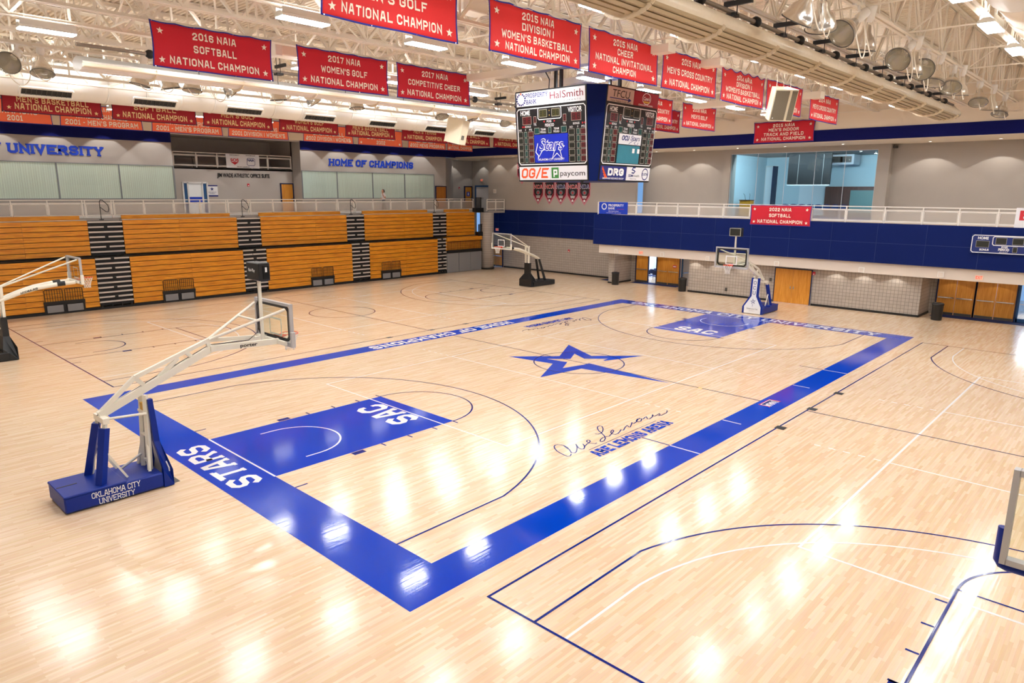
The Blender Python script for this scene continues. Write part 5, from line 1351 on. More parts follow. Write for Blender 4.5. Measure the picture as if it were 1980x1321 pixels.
# old arena floodlights (off) clamped below a truss
def floodlight(x, y, z, aim, lab):
    t = thing('arena_floodlight', lab, 'floodlight', (x, y, z), 0, 'unlit arena floodlights')
    a = Vector(aim).normalized()
    base = Vector((0, 0, 0)); top = Vector((0, 0, ZB-z-0.05))
    MB().lathe([(0.07, -0.22), (0.10, -0.18), (0.13, -0.02), (0.24, 0.10), (0.31, 0.26), (0.335, 0.40), (0.35, 0.40), (0.35, 0.385), (0.33, 0.27), (0.26, 0.10), (0.14, -0.03)][:7], base, a, 28).build('reflector', 'reflector', t)
    MB().disc(a*0.392, a, 0.33, 28).build('lens', 'lens_glass', t)
    MB().tube([a*0.40+ (a.cross(Vector((0,0,1))).normalized()*cos(2*pi*k/24)+a.cross(a.cross(Vector((0,0,1)))).normalized()*sin(2*pi*k/24))*0.345 for k in range(24)], 0.012, 6, closed=True).build('lens_rim', 'vent_metal', t)
    bh = -a*0.42
    MB().lathe([(0.0, -0.24), (0.11, -0.24), (0.12, -0.2), (0.12, 0.06), (0.08, 0.16), (0.0, 0.16)], bh, a, 14).build('ballast_housing', 'white_paint', t)
    b_ = MB(); b_.bar(bh+Vector((0, 0, 0.05)), top+Vector((bh.x, bh.y*0.3, 0)), 0.07, 0.05).bar(top+Vector((bh.x-0.25, 0, 0.0)), top+Vector((bh.x+0.25, 0, 0.0)), 0.06, 0.05)
    b_.build('bracket', 'white_paint', t)
    c = [bh+Vector((0.1, 0, 0.1)), bh+Vector((0.30, -0.05, -0.35)), bh+Vector((0.24, -0.1, -0.78)), bh+Vector((0.0, -0.12, -0.98)), bh+Vector((-0.26, -0.1, -0.75)), bh+Vector((-0.30, 0, -0.3)), bh+Vector((-0.12, 0, 0.05))]
    # rounder loop
    pts = []
    for k in range(len(c)-1):
        p0, p1, p2, p3 = c[max(k-1, 0)], c[k], c[k+1], c[min(k+2, len(c)-1)]
        for q in range(5):
            s = q/5; pts.append(0.5*((2*p1)+(p2-p0)*s+(2*p0-5*p1+4*p2-p3)*s*s+(3*p1-p0-3*p2+p3)*s**3))
    pts.append(c[-1]); MB().tube(pts, 0.016, 6).build('cable_loop', 'cable_white', t)
FR = [(-5.75, (0.1, 0.55, -0.9)), (-4.8, (0.5, 0.2, -0.9)), (-2.9, (-0.75, 0.25, -0.55)), (-1.75, (0.1, 0.2, -1)), (1.75, (-0.8, 0.1, -0.5)), (2.9, (0.15, 0.2, -1)), (4.1, (-0.85, -0.15, -0.5)), (5.8, (-0.3, 0.1, -0.9)), (8.0, (-0.55, -0.1, -0.75)), (9.4, (0.1, 0.1, -1)), (12.9, (-0.4, -0.1, -0.85)), (15.6, (0.1, 0.1, -0.95)), (18.3, (-0.35, 0.1, -0.9))]
for i, (x, a) in enumerate(FR): floodlight(x, -10.27, 10.82, a, 'unlit bell-shaped floodlight under the right roof truss, %s along toward the far wall' % ('thirteenth' if i == 12 else nth[i]))
FL = [(-15.6, (-0.45, -0.7, -0.45)), (-14.8, (-0.1, -0.3, -0.9)), (-11.7, (-0.2, 0.1, -0.95)), (-10.8, (0.2, 0, -1)), (-9.9, (-0.1, -0.1, -1)), (-8.6, (0.8, 0, -0.7)), (-6.4, (0.1, 0, -1)), (-4.9, (0.6, 0, -0.8)), (-2.5, (0, -0.1, -1)), (2.6, (-0.1, -0.35, -0.9)), (4.6, (0.2, -0.3, -0.9)), (7.3, (-0.2, -0.5, -0.8)), (8.6, (0.2, -0.5, -0.8))]
for i, (x, a) in enumerate(FL): floodlight(x, 11.25, 10.86, a, 'unlit bell-shaped floodlight over the left side court, %s along toward the far wall' % ('thirteenth' if i == 12 else nth[i]))

# ================================================================== DIVIDER CURTAINS rolled up under the roof
def curtain(y, s, x0, x1, lab, rh=0.60, rv=0.30, mv='vinyl_cream', mm='vinyl_mesh'):
    """s=-1: the right one; the ribbed mesh lies on the court side, plain vinyl on the outer side"""
    t = thing('divider_curtain', lab, 'divider curtain', ((x0+x1)/2, y, 10.3), 0, 'rolled up gym divider curtains')
    m = MB(); n = int((x1-x0)/0.25); prof = []
    # outer half: soft vinyl belly (sags between the straps)
    K = 9
    vs = []; fs = []
    for i in range(n+1):
        x = x0+(x1-x0)*i/n; sg = 0.05*abs(sin(pi*(x-x0)/2.93))
        endk = min(1.0, (x1-x)/1.6+0.25); lift = (1-endk)*0.25
        for k in range(K+1):
            th = -0.38+(0.38+pi/2)*k/K
            yy = y+s*(0.05+cos(th)*rh*endk); zz = 10.52+lift+(sin(th)*(rv+ (0.5*sg if th < 0 else 0)))
            vs.append((x, yy, zz))
    for i in range(n):
        for k in range(K): a = i*(K+1)+k; fs.append((a, a+1, a+K+2, a+K+1))
    m.add(vs, fs, True).build('vinyl_roll', mv, t, world=True)
    # inner half: bundled mesh, stepped folds running along the hall
    m = MB(); vs = []; fs = []; pr = []
    F_ = 9
    for k in range(F_):
        th = -0.38-(pi*0.92)*k/F_; th2 = -0.38-(pi*0.92)*(k+1)/F_
        r0, r1 = rh, rh*0.925
        pr += [(cos(th)*r0, sin(th)*rv), (cos((th+th2)/2)*r0*1.02, sin((th+th2)/2)*rv*1.05), (cos(th2)*r1, sin(th2)*rv*0.89)]
    for i in range(n+1):
        x = x0+(x1-x0)*i/n; endk = min(1.0, (x1-x)/1.6+0.25); lift = (1-endk)*0.25
        for (a, b_) in pr: vs.append((x, y+s*(0.05+a*endk), 10.52+lift+b_))
    P_ = len(pr)
    for i in range(n):
        for k in range(P_-1): a = i*P_+k; fs.append((a, a+P_, a+P_+1, a+1))
    m.add(vs, fs).build('mesh_roll', mm, t, world=True)
    MB().tube([(x0, y-s*rh*0.86, 10.52-rv*0.4), (x1-1.2, y-s*rh*0.86, 10.52-rv*0.4), (x1, y-s*0.2, 10.66)], 0.06, 8).build('bottom_hem', 'strap', t, world=True)
    MB().tube([(x0, y, 11.06), (x1, y, 11.06)], 0.055, 10).build('drive_pipe', 'pipe_grey', t, world=True)
    x = -6.65+2.925*math.ceil((x0+6.65)/2.925); k = 0
    while x < x1-0.3:
        st = MB(); pts = [(x, y+s*(0.05+(rh+0.025)*cos(th)), 10.52+(rv+0.03)*sin(th)) for th in [-0.30-pi*0.9*q/11 for q in range(0, 12)]]
        for p, q in zip(pts[:-1], pts[1:]): st.bar(p, q, 0.13, 0.012, up=(1, 0, 0))
        st.build('lift_strap', 'strap', t, world=True)
        MB().lathe([(0.0, -0.11), (0.09, -0.10), (0.14, -0.02), (0.14, 0.05), (0.10, 0.12), (0.0, 0.12)], (x, y, 11.06), (1, 0, 0), 16).build('strap_drum', 'black_metal', t, world=True)
        bx = x+1.62
        if bx < x1-1.0:
            bk = MB().box(bx-0.04, bx+0.04, y-0.50, y+0.22, 11.21, 11.32)
            for d in (-0.12, 0.14): bk.tube([(bx, y+d, 11.60), (bx, y+d, 10.98)], 0.012, 5)
            bk.box(bx-0.13, bx+0.13, y-0.12, y+0.14, 10.95, 11.03).tube([(bx-0.05, y, 10.96), (bx-0.06, y-0.02, 10.62)], 0.012, 5)
            bk.build('pipe_bracket', 'black_metal', t, world=True)
        x += 2.925; k += 1
    return t
t = curtain(-8.2, -1, -25, 18.6, 'rolled up gym divider curtain over the right side line, cream vinyl with tan mesh folds')
mt = MB().bevbox(-8.6, -8.0, -8.45, -8.0, 10.95, 11.3, 0.03); mt.build('motor', 'hoop_grey', t, world=True)
MB().tube([(-8.3, -8.4, 10.95), (-8.2, -8.5, 10.6), (-7.9, -8.5, 10.5), (-7.6, -8.4, 10.7), (-7.5, -8.3, 11.0)], 0.018, 6).build('motor_cable', 'cable_black', t, world=True)
t = curtain(8.25, 1, -14.6, 18.0, 'rolled up gym divider curtain over the left side court, pale ribbed bundle', 0.50, 0.22, 'duct_white', 'white_paint')
mt = MB().bevbox(-6.9, -6.4, 8.0, 8.5, 10.85, 11.2, 0.03).lathe([(0.0, 0), (0.14, 0), (0.14, 0.35), (0, 0.35)], (-6.3, 8.1, 10.9), (1, 0, 0), 14); mt.build('motor', 'black_metal', t, world=True)
MB().box(-6.35, -6.1, 7.86, 8.0, 10.85, 11.0).build('motor_cap', 'sign_blue', t, world=True)
# white supply duct along the bleacher side
dz, dy, dr = 11.53, 20.92, 0.80
t = thing('supply_duct', 'large white round air duct with black grilles along the bleacher side', 'air duct', (0, dy, dz))
n = 40; dm = MB().lathe([(dr, -26), (dr, 21.9)], (0, dy, dz), (1, 0, 0), 40)
dm.build('duct_pipe', 'duct_white', t, world=True)
x = -25.0
while x < 21.5:
    MB().lathe([(dr, -0.03), (dr+0.02, -0.03), (dr+0.02, 0.03), (dr, 0.03)], (x, dy, dz), (1, 0, 0), 40).build('joint_band', 'duct_white', t, world=True)
    x += 1.67
gx = [at_y(q[0], q[1], 20.3).x for q in ((-160, 150), (48, 172), (266, 194), (445, 214), (595, 230), (720, 243), (828, 251), (922, 260))]
for x in gx:
    th = radians(-47); yv = -cos(th); zv = sin(th)
    c = Vector((x+0.82, dy+yv*(dr+0.02), dz+zv*(dr+0.02))); nrm = Vector((0, yv, zv)); up = Vector((0, zv, -yv)) if zv < 0 else Vector((0, -zv, yv))
    up = Vector((1, 0, 0)).cross(nrm) * -1 if Vector((1, 0, 0)).cross(nrm).z < 0 else Vector((1, 0, 0)).cross(nrm)
    f = MB()
    for (a0, b0, a1, b1) in ((-1.0, -0.2, 1.0, -0.2), (-1.0, 0.2, 1.0, 0.2)): f.bar(c+Vector((a0, 0, 0))+up*b0, c+Vector((a1, 0, 0))+up*b1, 0.07, 0.10, up=nrm)
    for a0 in (-1.0, 1.0): f.bar(c+Vector((a0, 0, 0))-up*0.2, c+Vector((a0, 0, 0))+up*0.2, 0.07, 0.10, up=nrm)
    gr = f.build('grille_frame', 'duct_white', t, world=True)
    bk = MB().quad(*[tuple(c+Vector((a, 0, 0))+up*b_+nrm*-0.0) for a, b_ in ((-0.97, -0.17), (0.97, -0.17), (0.97, 0.17), (-0.97, 0.17))])
    bk.build('grille_core', 'grille_black', gr, world=True)
    bl = MB()
    for k in range(1, 10): a = -0.97+1.94*k/10; bl.bar(c+Vector((a, 0, 0))-up*0.17+nrm*0.02, c+Vector((a, 0, 0))+up*0.17+nrm*0.02, 0.02, 0.03, up=nrm)
    bl.build('grille_blade', 'vent_metal', gr, world=True)
hg = MB(); x = -24
while x < 21: 
    hg.tube([(x, dy-0.3, dz+0.8), (x, dy-0.3, 13.1)], 0.008, 5); hg.tube([(x, dy-0.62, dz+0.55), (x, dy-0.62, 11.4), (x+0.3, dy-0.75, 11.8)], 0.012, 5) if False else None
    x += 1.67
hg.build('hanger', 'cable_white', t, world=True)
# cream duct elbow sections at the top right of the photo
t = thing('branch_duct', 'cream round duct in short sections at the top right corner of the photo', 'air duct', (3.0, -13.6, 11.7))
c0 = at_z(1990, 30, 11.2)
for i, (a, b_) in enumerate(((-25, -1.6), (-1.5, 1.2), (1.3, 4.0), (4.1, 8.0))):
    MB().lathe([(0.0, a), (0.80-0.04*(i % 2), a), (0.80-0.04*(i % 2), b_), (0.0, b_)], (0, -13.48, 11.65), (1, 0, 0), 36).build('duct_section', 'steel_cream', t, world=True)
for x in (-1.0, 2.2): MB().bevbox(x-0.2, x+0.28, -12.75, -12.60, 11.45, 11.75, 0.03).build('register', 'white_paint', t, world=True)

# box beams below the trusses (run across the hall)
def box_beam(x0, x1, y0, y1, z0, z1, lab):
    t = MB().bevbox(x0, x1, y0, y1, z0, z1, 0.01); o = t.build('roof_box_beam', 'steel_cream'); tag(o, lab, 'beam', 'box beams across the trusses'); return o
box_beam(-1.85, -1.4, -4.55, 4.6, 11.08, 11.33, 'pale box beam across the trusses in front of the scoreboard')
box_beam(1.4, 1.85, -4.65, 4.6, 11.08, 11.33, 'pale box beam across the trusses above the scoreboard')
box_beam(11.6, 12.1, -4.4, 2.0, 11.02, 11.33, 'pale box beam near the far wall between two red banners')
# small unit heaters hanging behind banners
def heater(x, y, z, lab):
    t = thing('unit_heater', lab, 'heater', (x, y, z), 0, 'white unit heaters under the roof')
    MB().bevbox(-0.25, 0.55, -0.3, 0.3, 0, 0.5, 0.03).build('casing', 'steel_cream', t)
    MB().bevbox(-0.5, -0.25, -0.34, 0.34, -0.04, 0.54, 0.02).build('end_panel', 'white_paint', t)
    MB().disc((-0.505, 0, 0.25), (-1, 0, 0), 0.05).build('knob', 'black_metal', t)
    for q in (-1, 1): MB().tube([(0.1, q*0.2, 0.5), (0.1, q*0.2, 13.11-z)], 0.01, 5).build('hanger', 'cable_white', t)
p = at_y(549, 98, 6.2); heater(p.x, p.y, p.z-0.2, 'pale unit heater between the 2016 softball and 2017 golf banners')
p = at_y(905, 8, -0.6); heater(p.x, p.y, p.z-0.25, 'pale unit heater at the top of the photo left of the 2015 basketball banner')
# ================================================================== HANGING SCOREBOARD
sbt = thing('hanging_scoreboard', 'four-sided hanging scoreboard with dark blue corners and sponsor panels', 'scoreboard', (0, 0, 7.17))
za, zb_ = 7.17, 10.37; ha, hb_ = 1.86, 2.14; fw_ = 1.635
def ring(h, z, c): return [(-h, -c, z), (-c, -h, z), (c, -h, z), (h, -c, z), (h, c, z), (c, h, z), (-c, h, z), (-h, c, z)]
bm = MB(); A_, B_ = ring(ha, za, fw_-0.01), ring(hb_, zb_, fw_+0.01)
bm.add(A_+B_, [tuple(range(8))[::-1], tuple(range(8, 16))]+[(i, (i+1) % 8, 8+(i+1) % 8, 8+i) for i in range(8)])
bm.build('cabinet', 'pad_blue', sbt, world=True)
for q in (-1, 1): MB().box(-0.05, 0.05, q*1.5-0.05, q*1.5+0.05, 10.3, 11.4).box(q*1.5-0.05, q*1.5+0.05, -0.05, 0.05, 10.3, 11.4).build('hoist_bar', 'black_metal', sbt, world=True)
MB().tube([(-1.0, 1.0, 10.37), (-1.0, 0.98, 10.9), (-1.3, 1.02, 11.25), (-1.8, 1.1, 11.4)], 0.02, 6).build('power_cable', 'cable_black', sbt, world=True)
def sface(r, n2, which):
    """r: right vector of the face; n2: outward"""
    R = Vector(r); N2 = Vector(n2)
    o = N2*ha + Vector((0, 0, za)); top = N2*hb_ + Vector((0, 0, zb_))
    Uv = (top-o); HT = Uv.length; Uv.normalize()
    F = frame(o, R, Uv, 0.0); Wd = 2*fw_
    Q = lambda x, y, c=0.0: F((x-0.5)*Wd, y*HT, c)
    def panel(name, x0, x1, y0, y1, m, c0=0.0, c1=0.03, parent=sbt):
        b_ = MB().prism([(x0, y0), (x1, y0), (x1, y1), (x0, y1)], lambda a, b2: Q(a, b2, c0), lambda a, b2: Q(a, b2, c1))
        return b_.build(name, m, parent, world=True)
    def put(mb, cx, cy, c=0.034): return mb.mapped(lambda a, b2, z: F((cx-0.5)*Wd+a, cy*HT+b2, c+z))
    def T(s, cx, cy, h, w=None, bold=0.02, slant=0.0): 
        return put(font_text(s, h, w, bold, slant), cx, cy-h/2/HT, 0.041)
    disp = panel('display_panel', 0.0, 1.0, 0.185, 0.812, 'board_black')
    frm = panel('edge_frame', 0, 1, 0.0, 0.185, 'board_black', -0.01, 0.012)
    panel('edge_frame', 0, 1, 0.812, 1.0, 'board_black', -0.01, 0.012)
    # y inside the display
    Y = lambda b2: 0.19+b2*0.615
    vs = outline2(-(0.485*Wd), 0.485*Wd, 0, 0.615*HT, 0.035, 0.08); put(vs, 0.5, 0.19, 0.034).build('outline', 'letter_white', disp, world=True)
    c = put(outline2(-0.165*Wd, 0.165*Wd, 0, 0.125*HT, 0.028, 0.05), 0.49, Y(0.795), 0.034); c.build('outline', 'letter_white', disp, world=True)
    tx = MB()
    tx.merge(T('HOME', 0.14, Y(0.93), 0.16, 0.46, 0.04)).merge(T('VISITOR', 0.845, Y(0.925), 0.16, 0.62, 0.04))
    tx.merge(T('BONUS', 0.175, Y(0.685), 0.07, 0.28)).merge(T('BONUS', 0.86, Y(0.685), 0.07, 0.28)).merge(T('TOL', 0.28, Y(0.715), 0.07, 0.14)).merge(T('TOL', 0.70, Y(0.70), 0.07, 0.14))
    tx.merge(T('POSS', 0.485, Y(0.755), 0.075, 0.22)).merge(T('PERIOD', 0.49, Y(0.69), 0.10, 0.42)).merge(T('TEAM', 0.395, Y(0.622), 0.07, 0.24)).merge(T('FOULS', 0.395, Y(0.573), 0.07, 0.26)).merge(T('TEAM', 0.585, Y(0.622), 0.07, 0.24)).merge(T('FOULS', 0.585, Y(0.573), 0.07, 0.26))
    for x, s in ((0.055, 'NO'), (0.135, 'F'), (0.21, 'PTS'), (0.79, 'NO'), (0.88, 'F'), (0.95, 'PTS')): tx.merge(T(s, x, Y(0.628), 0.065, None, 0.02))
    tx.build('lettering', 'letter_white', disp, world=True)
    lit = which == 0
    def win(x0, x1, y0, y1, m, digits):
        w_ = panel('digit_window', x0, x1, Y(y0), Y(y1), m, 0.03, 0.036, disp)
        o2 = put(outline2(-(x1-x0)/2*Wd, (x1-x0)/2*Wd, 0, (y1-y0)*0.615*HT, 0.012), (x0+x1)/2, Y(y0), 0.038); o2.build('window_outline', 'outline_grey', w_, world=True)
        dg_ = MB()
        for k in range(digits):
            dg_.merge(put(fit_block('8', (y1-y0)*0.615*HT*0.72, (x1-x0)*Wd*0.62/digits, weight=0.07), x0+(x1-x0)*(k+0.5)/digits, Y(y0+(y1-y0)*0.14), 0.039))
        dg_.build('digit', 'digit_dark', w_, world=True)
    win(0.345, 0.455, 0.835, 0.965, 'digit_olive' if lit else 'digit_dark', 2); win(0.525, 0.635, 0.835, 0.965, 'digit_olive' if lit else 'digit_dark', 2)
    put(MB().disc((0, 0, 0), (0, 0, 1), 0.018).merge(MB().disc((0, 0.16, 0), (0, 0, 1), 0.018)), 0.49, Y(0.86), 0.036).build('colon', 'logo_gold', disp, world=True)
    win(0.095, 0.225, 0.725, 0.865, 'digit_red', 2); win(0.795, 0.925, 0.735, 0.875, 'digit_red', 2)
    win(0.262, 0.30, 0.745, 0.855, 'digit_red', 1); win(0.682, 0.725, 0.735, 0.855, 'digit_red', 1)
    win(0.268, 0.338, 0.548, 0.65, 'digit_green', 2); win(0.472, 0.51, 0.552, 0.652, 'digit_green', 1); win(0.652, 0.725, 0.548, 0.65, 'digit_green', 2)
    for k in range(5):
        y0 = 0.035+0.116*k; y1 = y0+0.095
        for x0, x1, m, d in ((0.025, 0.09, 'digit_dark', 2), (0.115, 0.152, 'digit_green', 1), (0.175, 0.248, 'digit_red', 2), (0.755, 0.83, 'digit_dark', 2), (0.862, 0.898, 'digit_green', 1), (0.915, 0.982, 'digit_red', 2)): win(x0, x1, y0, y1, m, d)
    ar = MB()
    for x, d in ((0.42, -1), (0.55, 1), (0.10, -1), (0.125, -1), (0.935, 1), (0.965, 1)):
        yy = 0.755 if 0.3 < x < 0.6 else 0.685
        ar.add([Q(x, Y(yy)-0.012, 0.035), Q(x, Y(yy)+0.012, 0.035), Q(x+d*0.022, Y(yy), 0.035)], [(0, 1, 2)])
    ar.build('arrow', 'letter_red', disp, world=True)
    if which == 0:
        lg = panel('logo_panel', 0.262, 0.742, Y(0.03), Y(0.53), 'logo_blue', 0.03, 0.05, disp)
        b_ = T('Stars', 0.50, Y(0.345), 0.34, 1.18, 0.055, 0.25); b_.build('lettering', 'letter_white', lg, world=True) if False else None
        T2 = lambda bold, c: put(font_text('Stars', 0.40, 1.16, bold, 0.25), 0.505, Y(0.25), c)
        T2(0.06, 0.052).build('lettering', 'letter_white', lg, world=True); T2(0.0, 0.054).build('lettering', 'logo_blue', lg, world=True)
        pts = [(0.08, 0.02), (0.30, 0.22), (0.62, 0.14), (0.42, 0.0), (0.52, -0.30), (0.28, -0.10), (0.05, -0.28), (0.16, -0.02)]
        put(ribbon(pts, 0.03, True), 0.50, Y(0.24), 0.053).build('emblem', 'letter_white', lg, world=True)
        put(ribbon([(-0.62, 0.30), (-0.72, 0.0), (-0.60, -0.12), (-0.62, -0.22), (-0.40, 0.06), (-0.1, 0.12)], 0.035), 0.50, Y(0.22), 0.053).build('emblem', 'letter_white', lg, world=True)
        T('OKLAHOMA CITY UNIVERSITY', 0.50, Y(0.085), 0.075, 1.25, 0.02).mapped(lambda a, b2, c: Vector((a, b2, c))+N2*0.02).build('lettering', 'letter_white', lg, world=True)
        p1 = panel('sponsor_panel', 0.015, 0.488, 0.835, 0.985, 'sign_white', 0.012, 0.035)
        dots = MB(); st = MB()
        for k in range(14):
            th = pi/2+2*pi*k/14
            if k == 0: continue
            dots.merge(MB().disc((0.20*cos(th), 0.20*sin(th)*0.95, 0), (0, 0, 1), 0.036, 8))
        put(dots, 0.085, 0.91, 0.038).build('emblem', 'letter_navy', p1, world=True); put(star_mb(0.06), 0.085, 0.972, 0.038).build('emblem', 'letter_orange', p1, world=True)
        tx = put(fit_block('PROSPERITY', 0.15, 1.05, weight=0.09, serif=2), 0.315, 0.922, 0.038).merge(put(fit_block('BANK', 0.15, 0.48, weight=0.09, serif=2), 0.235, 0.855, 0.038)); tx.build('lettering', 'letter_navy', p1, world=True)
        p2 = panel('sponsor_panel', 0.492, 0.985, 0.835, 0.985, 'sign_white', 0.012, 0.035)
        T('Hal', 0.585, 0.925, 0.24, 0.50, 0.0).build('lettering', 'pennant_maroon', p2, world=True); T('Smith', 0.82, 0.925, 0.24, 0.92, 0.0).build('lettering', 'pennant_maroon', p2, world=True); T('R E S T A U R A N T S', 0.75, 0.858, 0.05, 1.15, 0.0).build('lettering', 'letter_grey', p2, world=True)
        p3 = panel('sponsor_panel', 0.012, 0.475, 0.015, 0.165, 'sign_white', 0.012, 0.035)
        put(fit_block('OG/E', 0.36, 1.30, weight=0.10, serif=1.6, slant=0.18), 0.235, 0.036, 0.038).build('lettering', 'letter_orange', p3, world=True)
        p4 = panel('sponsor_panel', 0.48, 0.985, 0.015, 0.165, 'sign_white', 0.012, 0.035)
        put(rect2(-0.17, 0.17, -0.19, 0.19), 0.545, 0.092, 0.037).build('emblem', 'logo_green', p4, world=True)
        put(ribbon([(-0.05, -0.12), (-0.05, 0.09), (0.08, 0.09), (0.08, -0.04), (0.0, -0.04)], 0.055), 0.545, 0.092, 0.039).build('emblem', 'letter_white', p4, world=True)
        T('paycom', 0.79, 0.088, 0.19, 1.12, 0.0).build('lettering', 'letter_black', p4, world=True)
    elif which == 1:
        lg = panel('logo_panel', 0.29, 0.72, Y(0.355), Y(0.535), 'sign_white', 0.03, 0.05, disp)
        T('OCU', 0.41, Y(0.465), 0.16, 0.46, 0.05, 0.2).mapped(lambda a, b2, c: Vector((a, b2, c))+N2*0.02).build('lettering', 'letter_navy', lg, world=True)
        T('Stars', 0.60, Y(0.475), 0.17, 0.62, 0.0, 0.3).mapped(lambda a, b2, c: Vector((a, b2, c))+N2*0.02).build('lettering', 'letter_navy', lg, world=True)
        put(ribbon([(-0.32, -0.10), (-0.05, 0.03), (0.2, 0.04), (0.02, -0.06), (0.16, -0.16), (0.28, -0.04)], 0.018), 0.58, Y(0.42), 0.053).build('emblem', 'letter_navy', lg, world=True)
        tl = panel('video_panel', 0.285, 0.71, Y(0.02), Y(0.34), 'logo_teal', 0.03, 0.05, disp)
        for x in (0.565, 0.665): panel('paper_slip', x, x+0.045, Y(0.21), Y(0.29), 'letter_white', 0.05, 0.056, tl)
        p1 = panel('sponsor_panel', 0.012, 0.49, 0.835, 0.985, 'logo_tan', 0.012, 0.035)
        T('TFCU', 0.25, 0.925, 0.24, 1.05, 0.0, 0.1).build('lettering', 'letter_black', p1, world=True)
        put(ribbon([(-0.65, 0), (0.5, 0)], 0.03).merge(MB().add([(0.45, -0.07, 0), (0.45, 0.07, 0), (0.66, 0, 0)], [(0, 1, 2)])), 0.25, 0.872, 0.038).build('arrow', 'letter_navy', p1, world=True)
        T('Tinker Federal Credit Union', 0.25, 0.848, 0.06, 1.25, 0.0).build('lettering', 'letter_black', p1, world=True)
        p2 = panel('sponsor_panel', 0.494, 0.985, 0.835, 0.985, 'logo_crimson', 0.012, 0.035)
        vs_, fs_ = strip2d([(0.27*cos(2*pi*k/28), 0.19*sin(2*pi*k/28)) for k in range(28)], True, 0.012)
        put(MB().add([(p.x, p.y, 0) for p in vs_], fs_), 0.745, 0.92, 0.038).build('emblem', 'letter_white', p2, world=True)
        T("Cane's", 0.745, 0.922, 0.12, 0.42, 0.02, 0.15).build('lettering', 'letter_white', p2, world=True)
        put(rect2(-0.2, 0.2, -0.03, 0.03), 0.745, 0.884, 0.039).build('emblem', 'logo_gold', p2, world=True)
        T('CHICKEN FINGERS', 0.735, 0.85, 0.05, 0.95, 0.02).build('lettering', 'letter_white', p2, world=True)
        p3 = panel('sponsor_panel', 0.012, 0.505, 0.015, 0.165, 'logo_blue' if False else 'letter_navy', 0.012, 0.035)
        put(fit_block('DRG', 0.26, 0.98, weight=0.14), 0.30, 0.062, 0.038).build('lettering', 'letter_white', p3, world=True)
        wg = MB()
        for k in range(4): wg.add([(-0.10+0.05*k, 0.18-0.10*k, 0), (0.03+0.06*k, 0.02-0.06*k, 0), (0.05+0.06*k, -0.06-0.05*k, 0), (-0.11+0.05*k, 0.06-0.10*k, 0)], [(0, 1, 2, 3)])
        put(wg, 0.075, 0.105, 0.038).build('emblem', 'letter_orange', p3, world=True)
        T('DELAWARE RESOURCE GROUP', 0.26, 0.033, 0.055, 1.3, 0.03).build('lettering', 'letter_white', p3, world=True)
        p4 = panel('sponsor_panel', 0.51, 0.985, 0.015, 0.165, 'sign_white', 0.012, 0.035)
        T('SSM', 0.595, 0.07, 0.09, 0.30, 0.03).build('lettering', 'letter_navy', p4, world=True); T('Health', 0.71, 0.07, 0.085, 0.38, 0.0).build('lettering', 'letter_grey', p4, world=True); T('Medical Group', 0.65, 0.036, 0.045, 0.42, 0).build('lettering', 'letter_grey', p4, world=True)
        put(ribbon([(0.10, 0.10), (-0.05, 0.09), (-0.1, 0.02), (0.02, 0.0), (0.10, -0.04), (0.02, -0.10), (-0.10, -0.09)], 0.045), 0.645, 0.13, 0.038).build('emblem', 'letter_navy', p4, world=True)
        vs_, fs_ = strip2d([(0.20*cos(2*pi*k/28), 0.20*sin(2*pi*k/28)) for k in range(28)], True, 0.018)
        put(MB().add([(p.x, p.y, 0) for p in vs_], fs_).merge(font_text('DUSTIN', 0.09, 0.36, 0.03).mapped(lambda a, b2, c: (a, b2-0.045, c))), 0.885, 0.09, 0.038).build('emblem', 'letter_navy', p4, world=True)
sface((0, -1, 0), (-1, 0, 0), 0)
sface((1, 0, 0), (0, -1, 0), 1)
sface((0, 1, 0), (1, 0, 0), 2)
sface((-1, 0, 0), (0, 1, 0), 3)
MB().box(-1.9, -1.86, -1.4, -1.3, 7.08, 7.17).build('bracket', 'black_metal', sbt, world=True)

# ================================================================== SPEAKERS
def speaker(loc, rz, pitch, w, h, d, lab, back=False):
    t = thing('hanging_speaker', lab, 'speaker', loc, rz, 'hanging loudspeakers')
    t.rotation_euler = (pitch, 0, rz)
    # faces local -y
    MB().prism([(-w/2, -d/2), (w/2, -d/2), (w*0.34, d/2), (-w*0.34, d/2)], lambda a, b_: (a, b_, -h/2), lambda a, b_: (a, b_, h/2)).build('cabinet', 'speaker_cream', t)
    for q0, q1 in ((-0.46, 0.12), (0.24, 0.46)): MB().box(q0*w, q1*w, -d/2-0.02, -d/2, -h*0.46, h*0.46).build('grille', 'speaker_grille', t)
    MB().box(-0.40*w, -0.36*w, -d/2-0.025, -d/2-0.02, -h*0.42, -h*0.38).build('badge', 'letter_white', t)
    MB().box(-0.02*w, 0.06*w, d/2, d/2+0.012, -h*0.3, h*-0.12).box(0.12*w, 0.2*w, d/2, d/2+0.012, -h*0.3, h*-0.12).build('terminal_plate', 'black_metal', t)
    wi = MB(); R_ = Matrix.Rotation(-pitch, 3, 'X')
    for q in (-0.3, 0.0, 0.3): wi.tube([(q*w, 0, h/2-0.02), tuple(Vector((q*w, 0, h/2))+R_ @ Vector((0, 0, 13.12-loc[2]-h/2*cos(pitch))))], 0.008, 5)
    wi.build('hanging_cable', 'cable_white', t)
# cream one on the left (its back to the camera), grey-grilled one on the right
p = at_z(885, 254, 9.75); speaker((at_y(885, 254, 9.3).x, 9.3, at_y(885, 254, 9.3).z), radians(200), radians(-14), 1.0, 1.15, 0.75, 'cream hanging loudspeaker seen from behind, in front of the crimson banners')
p = at_y(1508, 201, -6.4); speaker((p.x, p.y, p.z), radians(-38), radians(18), 0.84, 1.04, 0.55, 'cream hanging loudspeaker with grey grilles in front of the right banner row')

